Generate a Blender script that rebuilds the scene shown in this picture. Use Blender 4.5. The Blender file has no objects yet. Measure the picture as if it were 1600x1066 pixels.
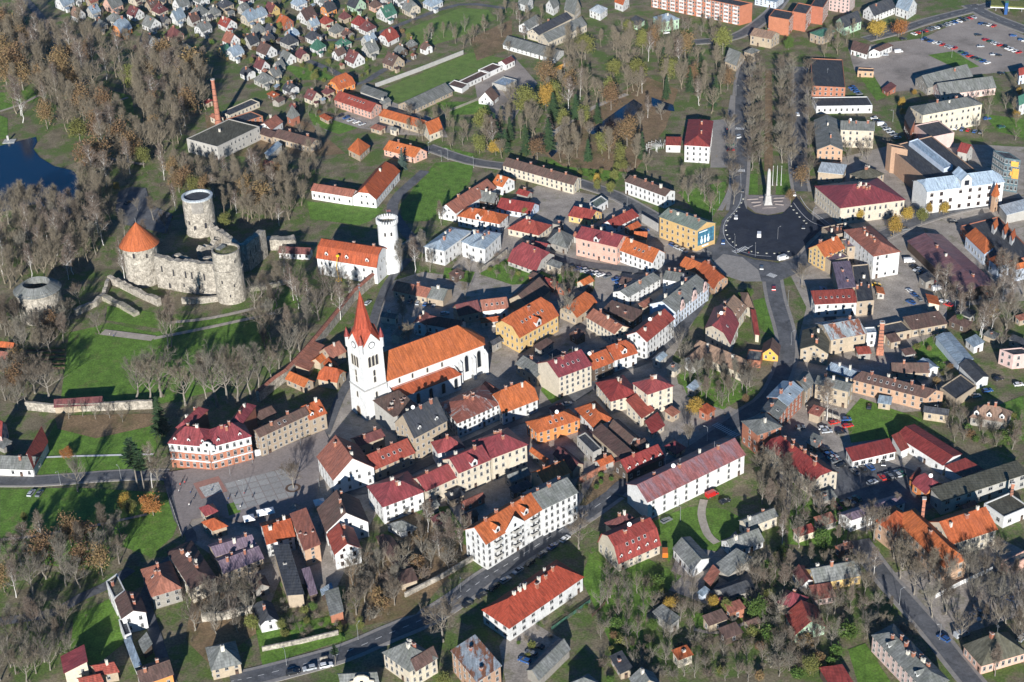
# Aerial view of an old town: camera, light, helpers, buildings, castle, church, vegetation, vehicles.
import bpy, math, random
import numpy as np
from mathutils import Vector, Matrix
from mathutils.geometry import tessellate_polygon

scene = bpy.context.scene
COL = scene.collection
R = math.radians

# ------------------------------------------------------------------ camera
IW, IH, FPX = 1600.0, 1066.0, 2500.0
PITCH, ROLL, CAMZ = R(29.5), R(-2.5), 350.0
CAM = Vector((0.0, -620.0, CAMZ))
_F = Vector((0, math.cos(PITCH), -math.sin(PITCH)))
_U0 = Vector((1, 0, 0)).cross(_F)
_A = math.cos(ROLL) * Vector((1, 0, 0)) + math.sin(ROLL) * _U0      # camera right
_B = -math.sin(ROLL) * Vector((1, 0, 0)) + math.cos(ROLL) * _U0     # camera up
cd = bpy.data.cameras.new('camera')
cd.sensor_width = 36.0
cd.lens = FPX / IW * 36.0
cd.clip_start, cd.clip_end = 1.0, 6000.0
cam = bpy.data.objects.new('camera', cd)
COL.objects.link(cam)
_m = Matrix((_A, _B, -_F)).transposed().to_4x4()
_m.translation = CAM
cam.matrix_world = _m
scene.camera = cam

# ------------------------------------------------------------------ light
SUN_EL, SHADOW_HEAD = R(17.6), R(5.0)         # low autumn sun behind the camera
sd = Vector((math.sin(SHADOW_HEAD) * math.cos(SUN_EL), math.cos(SHADOW_HEAD) * math.cos(SUN_EL), -math.sin(SUN_EL)))
sl = bpy.data.lights.new('sun', 'SUN')
sl.energy, sl.angle, sl.color = 5.0, R(0.53), (1.0, 0.97, 0.925)
sun = bpy.data.objects.new('sun', sl)
COL.objects.link(sun)
sun.rotation_euler = sd.to_track_quat('-Z', 'Y').to_euler()
sun.location = (0, -200, 500)
world = bpy.data.worlds.new('World')
scene.world = world
world.use_nodes = True
wn = world.node_tree.nodes
sky = wn.new('ShaderNodeTexSky')
sky.sky_type = 'NISHITA'
sky.sun_disc = False
sky.sun_elevation = SUN_EL
sky.sun_rotation = math.atan2(-sd.x, -sd.y)
sky.altitude = 100
sky.air_density, sky.dust_density, sky.ozone_density = 1.0, 0.0, 6.0
bg = wn['Background']
bg.inputs[1].default_value = 0.056
hsv = wn.new('ShaderNodeHueSaturation')
hsv.inputs['Saturation'].default_value = 2.6
world.node_tree.links.new(sky.outputs[0], hsv.inputs['Color'])
world.node_tree.links.new(hsv.outputs[0], bg.inputs[0])
scene.view_settings.view_transform = 'Standard'
scene.view_settings.look = 'None'
scene.view_settings.exposure = 0.66
scene.view_settings.gamma = 1.0
scene.render.engine = 'CYCLES'
scene.cycles.max_bounces = 4
scene.cycles.diffuse_bounces = 2
scene.cycles.glossy_bounces = 2
scene.cycles.transmission_bounces = 2
scene.cycles.transparent_max_bounces = 4
scene.cycles.caustics_reflective = False
scene.cycles.caustics_refractive = False

# ------------------------------------------------------------------ pixel <-> place
def G(x, y, z=0.0):
    """the place at height z that the photograph shows at pixel x, y"""
    d = _F * FPX + _A * (x - IW / 2) - _B * (y - IH / 2)
    t = (CAMZ - z) / -d.z
    p = CAM + d * t
    return Vector((p.x, p.y, z))

def prj(P):
    v = Vector(P) - CAM
    w = v.dot(_F)
    return IW / 2 + FPX * v.dot(_A) / w, IH / 2 - FPX * v.dot(_B) / w

def height_at(px, wpx):
    """height of a point seen at px whose foot is seen wpx pixels lower"""
    lo, hi = 0.0, 90.0
    for _ in range(30):
        h = (lo + hi) / 2
        P = G(px[0], px[1], h)
        if prj((P.x, P.y, 0))[1] - px[1] < wpx: lo = h
        else: hi = h
    return lo

TS = 1579 / 400
TILE = {}
for _i, _c in enumerate('ABCDEFGHIJKLMNOP'):
    TILE[_c] = ((_i % 4) * 400, (0, 266, 530, 796)[_i // 4], TS)
TILE.update(Q=(1140, 560, 7.895), R=(1040, 440, 7.895), S=(940, 400, 7.895), U=(1250, 440, 7.895), X=(380, 740, 7.895),
            Y=(1280, 740, 7.895), Z=(1440, 700, 9.87), V=(1440, 230, 9.87), W=(140, 820, 4.333), T=(540, 460, 6.058), c=(180, 280, 5.33), n=(480, 330, 8.88), px=(0, 0, 1))
def tp(t, p):
    o = TILE[t]
    return (o[0] + p[0] / o[2], o[1] + p[1] / o[2])

# ------------------------------------------------------------------ materials
MATS = {}
def _nm(name):
    m = bpy.data.materials.new(name)
    m.use_nodes = True
    nt = m.node_tree
    return m, nt, nt.nodes['Principled BSDF']

def mat(name, col, rough=0.85, var=0.18, scale=0.35, rnd=0.10, uv=False, fine=0.0, second=None, streak=None, metal=0.0, spec=0.3, thr=(0.42, 0.62), bump=0.0):
    """procedural surface: base colour with blotches, fine grain, per-object tint and, where given, a second colour in patches"""
    if name in MATS: return MATS[name]
    m, nt, b = _nm(name)
    N, L = nt.nodes, nt.links
    tc = N.new('ShaderNodeTexCoord')
    src = tc.outputs['UV' if uv else 'Object']
    if streak:
        mp = N.new('ShaderNodeMapping'); mp.inputs['Scale'].default_value = streak
        L.new(src, mp.inputs['Vector']); src2 = mp.outputs[0]
    else: src2 = src
    n1 = N.new('ShaderNodeTexNoise'); n1.inputs['Scale'].default_value = scale; n1.inputs['Detail'].default_value = 5
    n1.inputs['Roughness'].default_value = 0.65
    L.new(src2, n1.inputs['Vector'])
    c = Vector(col)
    r1 = N.new('ShaderNodeValToRGB')
    r1.color_ramp.elements[0].position, r1.color_ramp.elements[1].position = 0.3, 0.7
    r1.color_ramp.elements[0].color = (*(c * (1 - var)), 1); r1.color_ramp.elements[1].color = (*(c * (1 + var)), 1)
    L.new(n1.outputs[0], r1.inputs[0]); out = r1.outputs[0]
    if second is not None:
        n2 = N.new('ShaderNodeTexNoise'); n2.inputs['Scale'].default_value = scale * 0.8; n2.inputs['Detail'].default_value = 7
        n2.inputs['Roughness'].default_value = 0.7
        ad = N.new('ShaderNodeVectorMath'); ad.operation = 'ADD'; ad.inputs[1].default_value = (31.3, 7.7, 3.1)
        L.new(src2, ad.inputs[0]); L.new(ad.outputs[0], n2.inputs['Vector'])
        r2 = N.new('ShaderNodeValToRGB'); r2.color_ramp.elements[0].position, r2.color_ramp.elements[1].position = thr
        mx = N.new('ShaderNodeMixRGB'); mx.inputs[2].default_value = (*second, 1)
        L.new(n2.outputs[0], r2.inputs[0]); L.new(r2.outputs[0], mx.inputs[0]); L.new(out, mx.inputs[1]); out = mx.outputs[0]
    if fine:
        n3 = N.new('ShaderNodeTexNoise'); n3.inputs['Scale'].default_value = 1.3; n3.inputs['Detail'].default_value = 3
        L.new(src, n3.inputs['Vector'])
        r3 = N.new('ShaderNodeMapRange'); r3.inputs[1].default_value, r3.inputs[2].default_value = 0.3, 0.7
        r3.inputs[3].default_value, r3.inputs[4].default_value = 1 - fine, 1 + fine
        L.new(n3.outputs[0], r3.inputs[0])
        m3 = N.new('ShaderNodeVectorMath'); m3.operation = 'SCALE'
        L.new(out, m3.inputs[0]); L.new(r3.outputs[0], m3.inputs['Scale']); out = m3.outputs[0]
    if rnd:
        oi = N.new('ShaderNodeObjectInfo')
        hs = N.new('ShaderNodeHueSaturation')
        r4 = N.new('ShaderNodeMapRange'); r4.inputs[3].default_value, r4.inputs[4].default_value = 1 - rnd, 1 + rnd
        L.new(oi.outputs['Random'], r4.inputs[0]); L.new(r4.outputs[0], hs.inputs['Value'])
        r5 = N.new('ShaderNodeMapRange'); r5.inputs[3].default_value, r5.inputs[4].default_value = 0.5 - rnd * 0.05, 0.5 + rnd * 0.05
        L.new(oi.outputs['Random'], r5.inputs[0]); L.new(r5.outputs[0], hs.inputs['Hue'])
        L.new(out, hs.inputs['Color']); out = hs.outputs[0]
    L.new(out, b.inputs['Base Color'])
    b.inputs['Roughness'].default_value = rough
    b.inputs['Metallic'].default_value = metal
    b.inputs['Specular IOR Level'].default_value = spec
    if bump:
        bp = N.new('ShaderNodeBump'); bp.inputs['Strength'].default_value = bump; bp.inputs['Distance'].default_value = 0.3
        nb = N.new('ShaderNodeTexNoise'); nb.inputs['Scale'].default_value = 1.3; nb.inputs['Detail'].default_value = 6
        L.new(src, nb.inputs['Vector']); L.new(nb.outputs[0], bp.inputs['Height']); L.new(bp.outputs[0], b.inputs['Normal'])
    MATS[name] = m
    return m

def roof_mat(name, col, seams=0.0, courses=0.0, second=None, rough=0.8, var=0.22, thr=(0.5, 0.68), rnd=0.12, spec=0.3):
    """roof covering laid out along the slope (UV in metres): u along the eaves, v up the slope"""
    m = mat(name, col, rough=rough, var=var, scale=0.5, rnd=rnd, uv=True, fine=0.17, second=second, streak=(1.0, 0.35, 1), thr=thr, spec=spec)
    nt = m.node_tree; N, L = nt.nodes, nt.links; b = N['Principled BSDF']
    # rain streaks and lichen running down the slope
    tc0 = N.new('ShaderNodeTexCoord'); mp0 = N.new('ShaderNodeMapping'); mp0.inputs['Scale'].default_value = (1.6, .22, 1); n0 = N.new('ShaderNodeTexNoise'); n0.inputs['Scale'].default_value = .9; n0.inputs['Detail'].default_value = 6
    r0 = N.new('ShaderNodeMapRange'); r0.inputs[1].default_value, r0.inputs[2].default_value, r0.inputs[3].default_value, r0.inputs[4].default_value = .36, .66, .66, 1.12
    sc0 = N.new('ShaderNodeVectorMath'); sc0.operation = 'SCALE'; old = b.inputs['Base Color'].links[0].from_socket
    L.new(tc0.outputs['UV'], mp0.inputs['Vector']); L.new(mp0.outputs[0], n0.inputs['Vector']); L.new(n0.outputs[0], r0.inputs[0]); L.new(old, sc0.inputs[0]); L.new(r0.outputs[0], sc0.inputs['Scale']); L.new(sc0.outputs[0], b.inputs['Base Color'])
    tc = N.new('ShaderNodeTexCoord'); bp = N.new('ShaderNodeBump'); bp.inputs['Distance'].default_value = 0.06
    bp.inputs['Strength'].default_value = 0.7
    w = N.new('ShaderNodeTexWave'); w.wave_type = 'BANDS'; w.inputs['Distortion'].default_value = 0.4
    if seams:
        w.bands_direction = 'X'; w.inputs['Scale'].default_value = 0.314 / seams
    else:
        w.bands_direction = 'Y'; w.inputs['Scale'].default_value = 0.314 / (courses or 0.5)
    L.new(tc.outputs['UV'], w.inputs['Vector']); L.new(w.outputs['Fac'], bp.inputs['Height']); L.new(bp.outputs[0], b.inputs['Normal'])
    return m

WALLS = dict(w=(.60, .60, .585), c=(.52, .46, .36), y=(.55, .38, .16), g=(.40, .385, .35), b=(.33, .135, .085), p=(.58, .36, .28), o=(.62, .24, .08),
             t=(.365, .295, .215), d=(.09, .065, .05), gn=(.36, .50, .36), lb=(.50, .56, .64), x=(.27, .25, .22), bt=(.42, .27, .18), pk=(.55, .40, .36), gl=(.10, .15, .17), ob=(.40, .155, .09), yo=(.66, .36, .08))
for k, c in WALLS.items():
    sec = {'g': (.28, .26, .23), 't': (.36, .28, .2), 'x': (.4, .38, .34), 'w': (.47, .455, .415), 'c': (.40, .345, .27)}.get(k)
    mat('wall_' + k, c, var=0.11, scale=0.35, rnd=0.09, fine=0.09, second=sec, thr=(.54, .78), rough=0.9, spec=0.2)
roof_mat('roof_or', (.44, .115, .04), courses=.4, second=(.36, .105, .05), thr=(.5, .75))
roof_mat('roof_sp', (.36, .07, .035), courses=.5)
roof_mat('roof_rd', (.285, .058, .045), courses=.6, second=(.24, .06, .05), rough=.6)
roof_mat('roof_cr', (.265, .06, .064), seams=.7, second=(.19, .055, .06), rough=.5)
roof_mat('roof_mr', (.15, .055, .055), courses=.5, second=(.2, .07, .06))
roof_mat('roof_br', (.135, .082, .068), courses=.5, second=(.10, .075, .06))
roof_mat('roof_tn', (.27, .175, .125), courses=.4, second=(.2, .14, .11))
roof_mat('roof_gr', (.20, .205, .195), courses=1.1, second=(.13, .14, .12), thr=(.45, .7))
roof_mat('roof_dk', (.055, .06, .072), courses=1.5, second=(.09, .09, .09))
roof_mat('roof_bl', (.30, .37, .43), seams=.8, rough=.45, second=(.24, .27, .29), spec=.5)
roof_mat('roof_lt', (.46, .50, .52), seams=.9, rough=.5, spec=.5)
roof_mat('roof_fd', (.30, .115, .11), seams=.9, second=(.26, .17, .19), thr=(.48, .62), rough=.55)
roof_mat('roof_hb', (.38, .47, .55), seams=1.2, rough=.45, spec=.5)
roof_mat('roof_mk', (.19, .095, .10), seams=1.2, second=(.15, .10, .12), rough=.5)
roof_mat('roof_gm', (.075, .19, .13), seams=.7, rough=.5)
roof_mat('roof_rs', (.36, .40, .42), seams=.8, second=(.26, .11, .065), thr=(.48, .56), rough=.6)
roof_mat('roof_rr', (.26, .10, .07), seams=.8, second=(.36, .37, .37), thr=(.55, .62), rough=.6)
roof_mat('roof_pu', (.20, .15, .19), seams=.9, second=(.26, .2, .23), rough=.5)
roof_mat('roof_rb', (.30, .115, .08), courses=.5, second=(.22, .10, .08))
roof_mat('roof_ms', (.13, .125, .095), courses=1.5, second=(.09, .085, .06), thr=(.4, .6))
roof_mat('roof_gg', (.15, .185, .155), courses=1, second=(.2, .21, .19))
mat('glass', (.014, .018, .024), rough=.25, var=.3, rnd=.3, spec=.25)
mat('frame', (.46, .455, .44), var=.05, rough=.6)
mat('frame_brown', (.16, .09, .06), var=.1)
mat('brick', (.36, .15, .095), var=.2, fine=.15, scale=1.2)
mat('plaster', (.62, .57, .48), var=.1)
mat('metal', (.55, .57, .58), metal=.7, rough=.4)
mat('white_paint', (.8, .8, .78), var=.04, rough=.6)
mat('dark', (.03, .03, .035), var=.2)
mat('wood', (.11, .07, .05), var=.2)
mat('stone', (.36, .325, .27), var=.35, scale=.5, fine=.35, second=(.19, .17, .14), thr=(.46, .66), rough=.95, rnd=.03, bump=.8)
mat('stone_dark', (.30, .27, .22), var=.3, scale=.6, fine=.25, second=(.16, .17, .10), thr=(.45, .65), rough=.95, bump=.8)
mat('moss', (.11, .13, .04), var=.35, scale=.6, fine=.3, second=(.2, .17, .11))
mat('concrete', (.38, .37, .35), var=.12, fine=.08, rnd=.05)

# ------------------------------------------------------------------ mesh helpers
class MB:
    """collects faces (with materials and UVs) and links them as one mesh object"""
    def __init__(self): self.v, self.f, self.mi, self.uv = [], [], [], []
    def face(self, pts, mi=0, uvs=None):
        n = len(self.v)
        self.v += [tuple(p) for p in pts]
        self.f.append(tuple(range(n, n + len(pts)))); self.mi.append(mi)
        if uvs is None: uvs = _autouv(pts)
        self.uv += uvs
    def box(self, c, s, rz=0.0, mi=0, bottom=False):
        x, y, z = (d / 2 for d in s)
        ca, sa = math.cos(rz), math.sin(rz)
        P = [Vector((c[0] + ca * a * x - sa * b * y, c[1] + sa * a * x + ca * b * y, c[2] + d * z)) for d in (-1, 1) for a, b in ((-1, -1), (1, -1), (1, 1), (-1, 1))]
        for q in ((0, 1, 5, 4), (1, 2, 6, 5), (2, 3, 7, 6), (3, 0, 4, 7), (4, 5, 6, 7)) + (((3, 2, 1, 0),) if bottom else ()):
            self.face([P[i] for i in q], mi)
    def lathe(self, prof, n=24, c=(0, 0), mi=0, cap=True, a0=0.0):
        """prof: (radius, z) from the foot up"""
        for (r0, z0), (r1, z1) in zip(prof, prof[1:]):
            for i in range(n):
                a, b = a0 + 2 * math.pi * i / n, a0 + 2 * math.pi * (i + 1) / n
                q = [(c[0] + r0 * math.cos(a), c[1] + r0 * math.sin(a), z0), (c[0] + r0 * math.cos(b), c[1] + r0 * math.sin(b), z0)]
                if r1 > 1e-4: q += [(c[0] + r1 * math.cos(b), c[1] + r1 * math.sin(b), z1), (c[0] + r1 * math.cos(a), c[1] + r1 * math.sin(a), z1)]
                else: q += [(c[0], c[1], z1)]
                u0, u1 = a * max(r0, r1), b * max(r0, r1)
                self.face(q, mi, [(u0, z0), (u1, z0), (u1, z1), (u0, z1)][:len(q)])
        if cap and prof[-1][0] > 1e-4:
            r, z = prof[-1]
            self.face([(c[0] + r * math.cos(2 * math.pi * i / n), c[1] + r * math.sin(2 * math.pi * i / n), z) for i in range(n)], mi)
    def tube(self, p0, p1, r0, r1=None, n=5, mi=0):
        p0, p1 = Vector(p0), Vector(p1); r1 = r0 if r1 is None else r1
        d = (p1 - p0).normalized(); a = d.orthogonal().normalized(); b = d.cross(a)
        for i in range(n):
            t0, t1 = 2 * math.pi * i / n, 2 * math.pi * (i + 1) / n
            e0, e1 = a * math.cos(t0) + b * math.sin(t0), a * math.cos(t1) + b * math.sin(t1)
            self.face([p0 + e0 * r0, p0 + e1 * r0, p1 + e1 * r1, p1 + e0 * r1], mi)
    def mesh(self, name, mats, smooth=False):
        me = bpy.data.meshes.new(name)
        me.from_pydata(self.v, [], self.f)
        uvl = me.uv_layers.new(name='UVMap')
        uvl.data.foreach_set('uv', np.array(self.uv, dtype=np.float32).ravel())
        for m in mats: me.materials.append(MATS[m])
        me.polygons.foreach_set('material_index', self.mi)
        if smooth: me.polygons.foreach_set('use_smooth', [True] * len(self.f))
        me.update()
        return me
    def obj(self, name, mats, parent=None, loc=None, smooth=False):
        if isinstance(mats, str): mats = [mats]
        return link(name, self.mesh(name, mats, smooth), parent, loc)

def _autouv(pts):
    P = [Vector(p) for p in pts]
    n = (P[1] - P[0]).cross(P[2] - P[0])
    if n.length < 1e-9: return [(0, 0)] * len(P)
    n.normalize()
    if abs(n.z) > 0.98: return [(p.x, p.y) for p in P]
    h = Vector((-n.y, n.x, 0)).normalized(); v = n.cross(h)
    return [(p.dot(h), p.dot(v)) for p in P]

def link(name, me, parent=None, loc=None, rz=0.0, scale=None):
    o = bpy.data.objects.new(name, me)
    COL.objects.link(o)
    if parent is not None: o.parent = parent
    if loc is not None: o.location = loc
    if rz: o.rotation_euler = (0, 0, rz)
    if scale is not None: o.scale = scale
    return o

def thing(name, label, cat, loc=(0, 0, 0), rz=0.0, group=None):
    e = bpy.data.objects.new(name, None)
    e.empty_display_size = 2
    COL.objects.link(e)
    e.location = loc; e.rotation_euler = (0, 0, rz)
    return tag(e, label, cat, group)

def tag(o, label=None, cat=None, group=None, kind=None):
    if label: o['label'] = label
    if cat: o['category'] = cat
    if group: o['group'] = group
    if kind: o['kind'] = kind
    return o

ORD = ['leftmost', 'second from left', 'third from left', 'fourth from left', 'fifth from left', 'sixth from left', 'seventh from left', 'eighth from left',
       'ninth from left', 'tenth from left', 'eleventh from left', 'twelfth from left']
PENDING = {}                       # label stem -> things that carry it; numbered from the left at the end
def pend(o, stem): PENDING.setdefault(stem, []).append(o)
def settle_labels():
    for stem, os in PENDING.items():
        if len(os) == 1: os[0]['label'] = stem; continue
        os.sort(key=lambda o: prj(o.location)[0])
        for i, o in enumerate(os):
            n = i + 1; suf = 'th' if 10 < n % 100 < 14 else {1: 'st', 2: 'nd', 3: 'rd'}.get(n % 10, 'th')
            t = stem + ', ' + (ORD[i] if i < len(ORD) else '%d%s from left' % (n, suf))
            if len(t.split()) < 15: t += ' of %d' % len(os) if len(os) > 2 else ' of two'
            o['label'] = t
REFS = []                          # (short phrase, place) of the buildings and landmarks, for labels of what stands near them
FOOT = []                          # footprints (list of 2-D corners), so that plants keep clear of the walls
def near_ref(P):
    return min(REFS, key=lambda r: (r[1].x - P.x) ** 2 + (r[1].y - P.y) ** 2)[0]
def inside(poly, x, y):
    c = False; j = len(poly) - 1
    for i in range(len(poly)):
        xi, yi, xj, yj = poly[i][0], poly[i][1], poly[j][0], poly[j][1]
        if (yi > y) != (yj > y) and x < (xj - xi) * (y - yi) / (yj - yi) + xi: c = not c
        j = i
    return c

# ------------------------------------------------------------------ shared pieces
def _window_mesh(name, frame, curtain=0):
    m = MB()
    t = 0.055
    for c, s in (((-.5 + t / 2, 0, .5), (t, .16, 1)), ((.5 - t / 2, 0, .5), (t, .16, 1)), ((0, 0, t / 2), (1 - 2 * t, .16, t)), ((0, 0, 1 - t / 2), (1 - 2 * t, .16, t)), ((0, 0, .5), (.035, .12, 1 - 2 * t))):
        m.box(c, s, 0, 0, True)
    m.box((0, 0, .68), (1 - 2 * t, .1, .04), 0, 0, True)
    m.box((0, -.06, -.03), (1.16, .34, .05), 0, 3, True)
    m.face([(-.5 + t, -.03, t), (.5 - t, -.03, t), (.5 - t, -.03, 1 - t), (-.5 + t, -.03, 1 - t)], 1)
    if curtain == 1: m.face([(-.5 + t, -.035, .7), (.5 - t, -.035, .7), (.5 - t, -.035, 1 - t), (-.5 + t, -.035, 1 - t)], 2)
    if curtain == 2: m.face([(-.5 + t, -.035, t), (-.22, -.035, t), (-.22, -.035, 1 - t), (-.5 + t, -.035, 1 - t)], 2)
    return m.mesh(name, [frame, 'glass', 'curtain', 'concrete'])
mat('curtain', (.25, .25, .24), var=.2, rnd=.2)
WIN = {k + str(c): _window_mesh('window', f, c) for k, f in (('w', 'frame'), ('b', 'frame_brown')) for c in (0, 1, 2)}
def _door_mesh():
    m = MB()
    m.box((0, 0, .5), (1, .14, 1), 0, 0)
    m.box((0, -.05, .78), (.7, .1, .24), 0, 1)
    return m.mesh('door', ['wood', 'glass'])
DOOR = _door_mesh()
def _chimney_mesh(mt):
    m = MB()
    m.box((0, 0, .5), (1, 1, 1), 0, 0)
    m.box((0, 0, .93), (1.2, 1.2, .09), 0, 1, True)
    m.box((-.22, 0, 1.02), (.26, .4, .1), 0, 2); m.box((.22, 0, 1.02), (.26, .4, .1), 0, 2)
    return m.mesh('chimney', [mt, 'concrete', 'dark'])
CHIM = {'b': _chimney_mesh('brick'), 'w': _chimney_mesh('plaster')}
def _skylight_mesh():
    m = MB()
    m.box((0, 0, .05), (1, 1.3, .14), 0, 0); m.face([(-.4, -.52, .125), (.4, -.52, .125), (.4, .52, .125), (-.4, .52, .125)], 1)
    return m.mesh('roof_window', ['frame', 'glass'])
SKYL = _skylight_mesh()
def _dormer_mesh(rm):
    m = MB()
    w, d, h, r = .8, 3.0, 1.3, .8
    m.face([(-w, 0, 0), (w, 0, 0), (w, 0, h), (0, 0, h + r), (-w, 0, h)], 0)
    m.face([(-w, d, 0), (-w, 0, 0), (-w, 0, h), (-w, d, h)], 0); m.face([(w, 0, 0), (w, d, 0), (w, d, h), (w, 0, h)], 0)
    o = .18
    m.face([(-w - o, -o, h - .12), (0, -o, h + r + .06), (0, d, h + r + .06), (-w - o, d, h - .12)], 1)
    m.face([(0, -o, h + r + .06), (w + o, -o, h - .12), (w + o, d, h - .12), (0, d, h + r + .06)], 1)
    m.box((0, -.03, .75), (.95, .1, 1.0), 0, 2); m.face([(-.36, -.09, .36), (.36, -.09, .36), (.36, -.09, 1.14), (-.36, -.09, 1.14)], 3)
    return m.mesh('dormer', ['wall_w', rm, 'frame', 'glass'])
DORM = {}
def _dish_mesh():
    m = MB()
    m.lathe([(.05, 0), (.6, .1), (1.0, .35)], 14); m.tube((0, 0, -.3), (0, 0, .05), .06)
    return m.mesh('satellite_dish', ['white_paint'])
DISH = _dish_mesh()
def _antenna_mesh():
    m = MB()
    m.tube((0, 0, 0), (0, 0, 3), .05); m.tube((-.7, 0, 2.7), (.7, 0, 2.7), .04); m.tube((-.5, 0, 2.2), (.5, 0, 2.2), .04)
    return m.mesh('antenna', ['metal'])
ANT = _antenna_mesh()
# ------------------------------------------------------------------ building maker
def _cen(q): return Vector((sum(p.x for p in q) / 4, sum(p.y for p in q) / 4, 0))

def make_wing(root, o, tile, w, rng, B):
    pts, hs, floors, rs, wall, rm = w[:6]
    op = w[6] if len(w) > 6 else {}
    P = [tp(tile, p) for p in pts if not isinstance(p, (int, float))]
    k = TILE[tile][2]
    ref = P[1]
    h = -hs if hs < 0 else height_at(ref, hs / k)
    e = [G(p[0], p[1], h) for p in P]
    if len(e) == 2:
        d = (e[1] - e[0]).normalized(); n = Vector((-d.y, d.x, 0))
        if n.y < 0: n = -n
        e.append(e[1] + n * pts[2])
    e.append(e[0] + e[2] - e[1])
    for p in e: p.z = 0
    kind = rs[0]; ax = rs[1] if len(rs) > 1 and rs[1] in '12' else '1'
    pitch = float(rs.split(':')[1]) if ':' in rs else {'g': .75, 'h': .6, 's': .15, 'm': 1, 'p': 1, 'k': .8}.get(kind, 0)
    q = e if ax == '1' else e[1:] + e[:1]
    q = [p - o for p in q]
    c = sum(q, Vector()) / 4
    FOOT.append([(p.x + o.x, p.y + o.y) for p in q])
    ov = 0.0 if kind == 'f' else 0.4
    def inset(pp, d):
        r = []
        for i in range(4):
            a = (pp[i - 1] - pp[i]).normalized(); b = (pp[(i + 1) % 4] - pp[i]).normalized()
            sn = max(.5, abs(a.x * b.y - a.y * b.x))
            r.append(pp[i] + (a + b) * (d / sn))
        return r
    wl = inset(q, ov) if ov else q
    L0, W0 = (q[1] - q[0]).length, (q[2] - q[1]).length
    zt = lambda p, z: Vector((p.x, p.y, z))
    top = h + ov * pitch * .9 - .06 if kind in 'gmk' else h - .02
    wm, rf = MB(), MB()
    rise = 0.0
    slopes = []                                   # (corner a, corner b on the eaves, up direction point) for roof windows and dormers
    wi = 0
    if kind in 'gmkh':
        rise = pitch * W0 / 2
        hip = {'g': 0, 'm': 0, 'h': .95, 'k': .4}[kind] * W0 / 2
        hip = min(hip, L0 / 2 - .05)
        d = (q[1] - q[0]).normalized()
        r0, r1 = (q[3] + q[0]) / 2 + d * hip, (q[1] + q[2]) / 2 - d * hip
        r0, r1 = zt(r0, h + rise), zt(r1, h + rise)
        Q = [zt(p, h) for p in q]
        tops = []
        if kind == 'm':
            b = .2; zb = h + 1.9 * b * W0; zr = zb + .45 * (.5 - b) * W0
            i0, i1 = zt(q[0].lerp(q[3], b), zb), zt(q[1].lerp(q[2], b), zb)
            j0, j1 = zt(q[0].lerp(q[3], 1 - b), zb), zt(q[1].lerp(q[2], 1 - b), zb)
            r0.z = r1.z = zr; rise = zr - h
            tops = [[Q[0], Q[1], i1, i0], [i0, i1, r1, r0], [r0, r1, j1, j0], [j0, j1, Q[2], Q[3]]]
        elif kind == 'g': tops = [[Q[0], Q[1], r1, r0], [Q[2], Q[3], r0, r1]]
        elif kind == 'h': tops = [[Q[0], Q[1], r1, r0], [Q[2], Q[3], r0, r1], [Q[1], Q[2], r1], [Q[3], Q[0], r0]]
        else:
            f = .55                                # half-hip: the gable is cut off above f of its height
            g = lambda a, b: zt(a.lerp(b, f / 2), h + rise * f)
            a0, a3, b1, b2 = g(q[0], q[3]), g(q[3], q[0]), g(q[1], q[2]), g(q[2], q[1])
            tops = [[Q[0], Q[1], b1, r1, r0, a0], [Q[2], Q[3], a3, r0, r1, b2], [b1, b2, r1], [a3, a0, r0]]
        slopes = [(Q[0], Q[1], (r0 + r1) / 2), (Q[2], Q[3], (r0 + r1) / 2)]
        if kind == 'm': slopes = [(Q[0], Q[1], (i0 + i1) / 2), (Q[2], Q[3], (j0 + j1) / 2)]
        th = .22
        for t in tops:
            rf.face(t); rf.face([p - Vector((0, 0, th)) for p in reversed(t)])
        ring = [q[0], q[1], q[2], q[3]]
        for i in range(4):
            a, b = zt(ring[i], h), zt(ring[(i + 1) % 4], h)
            if kind == 'h' or i in (0, 2): rf.face([a - Vector((0, 0, th)), b - Vector((0, 0, th)), b, a])
        if kind in 'gm':
            for seq in ([t[0] for t in ()],): pass
            ends = ([Q[1], r1, Q[2]], [Q[3], r0, Q[0]]) if kind == 'g' else ([Q[1], i1, r1, j1, Q[2]], [Q[3], j0, r0, i0, Q[0]])
            for en in ends:
                for a, b in zip(en, en[1:]): rf.face([a - Vector((0, 0, th)), b - Vector((0, 0, th)), b, a])
        # ridge cap
        if kind != 'm' and (r1 - r0).length > 1:
            rr = (r1 - r0); m_ = (r0 + r1) / 2
            rf.box((m_.x, m_.y, h + rise + .06), (rr.length, .28, .14), math.atan2(rr.y, rr.x))
        for i in range(4):
            a, b = wl[i], wl[(i + 1) % 4]
            tz = top
            f = [zt(a, 0), zt(b, 0), zt(b, tz), zt(a, tz)]
            if kind == 'g' and i in (1, 3): f.insert(3, zt((a + b) / 2, h + rise - .16))
            if kind == 'm' and i in (1, 3):
                f[3:3] = [zt(b.lerp(a, b_f), z - .2) for b_f, z in ((.2, zb), (.5, zr), (.8, zb))]
            if kind == 'k' and i in (1, 3):
                f[3:3] = [zt(b.lerp(a, .3), h + rise * .5), zt(b.lerp(a, .7), h + rise * .5)]
            wm.face(f)
    elif kind == 's':
        rise = pitch * W0
        Q = [zt(q[0], h), zt(q[1], h), zt(q[2], h + rise), zt(q[3], h + rise)]
        rf.face(Q); dz = Vector((0, 0, .2)); rf.face([p - dz for p in reversed(Q)])
        for i in range(4): rf.face([Q[i] - dz, Q[(i + 1) % 4] - dz, Q[(i + 1) % 4], Q[i]])
        slopes = [(Q[0], Q[1], (Q[2] + Q[3]) / 2)]
        zz = [h - .1, h - .1, h + rise - .15, h + rise - .15]
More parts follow.
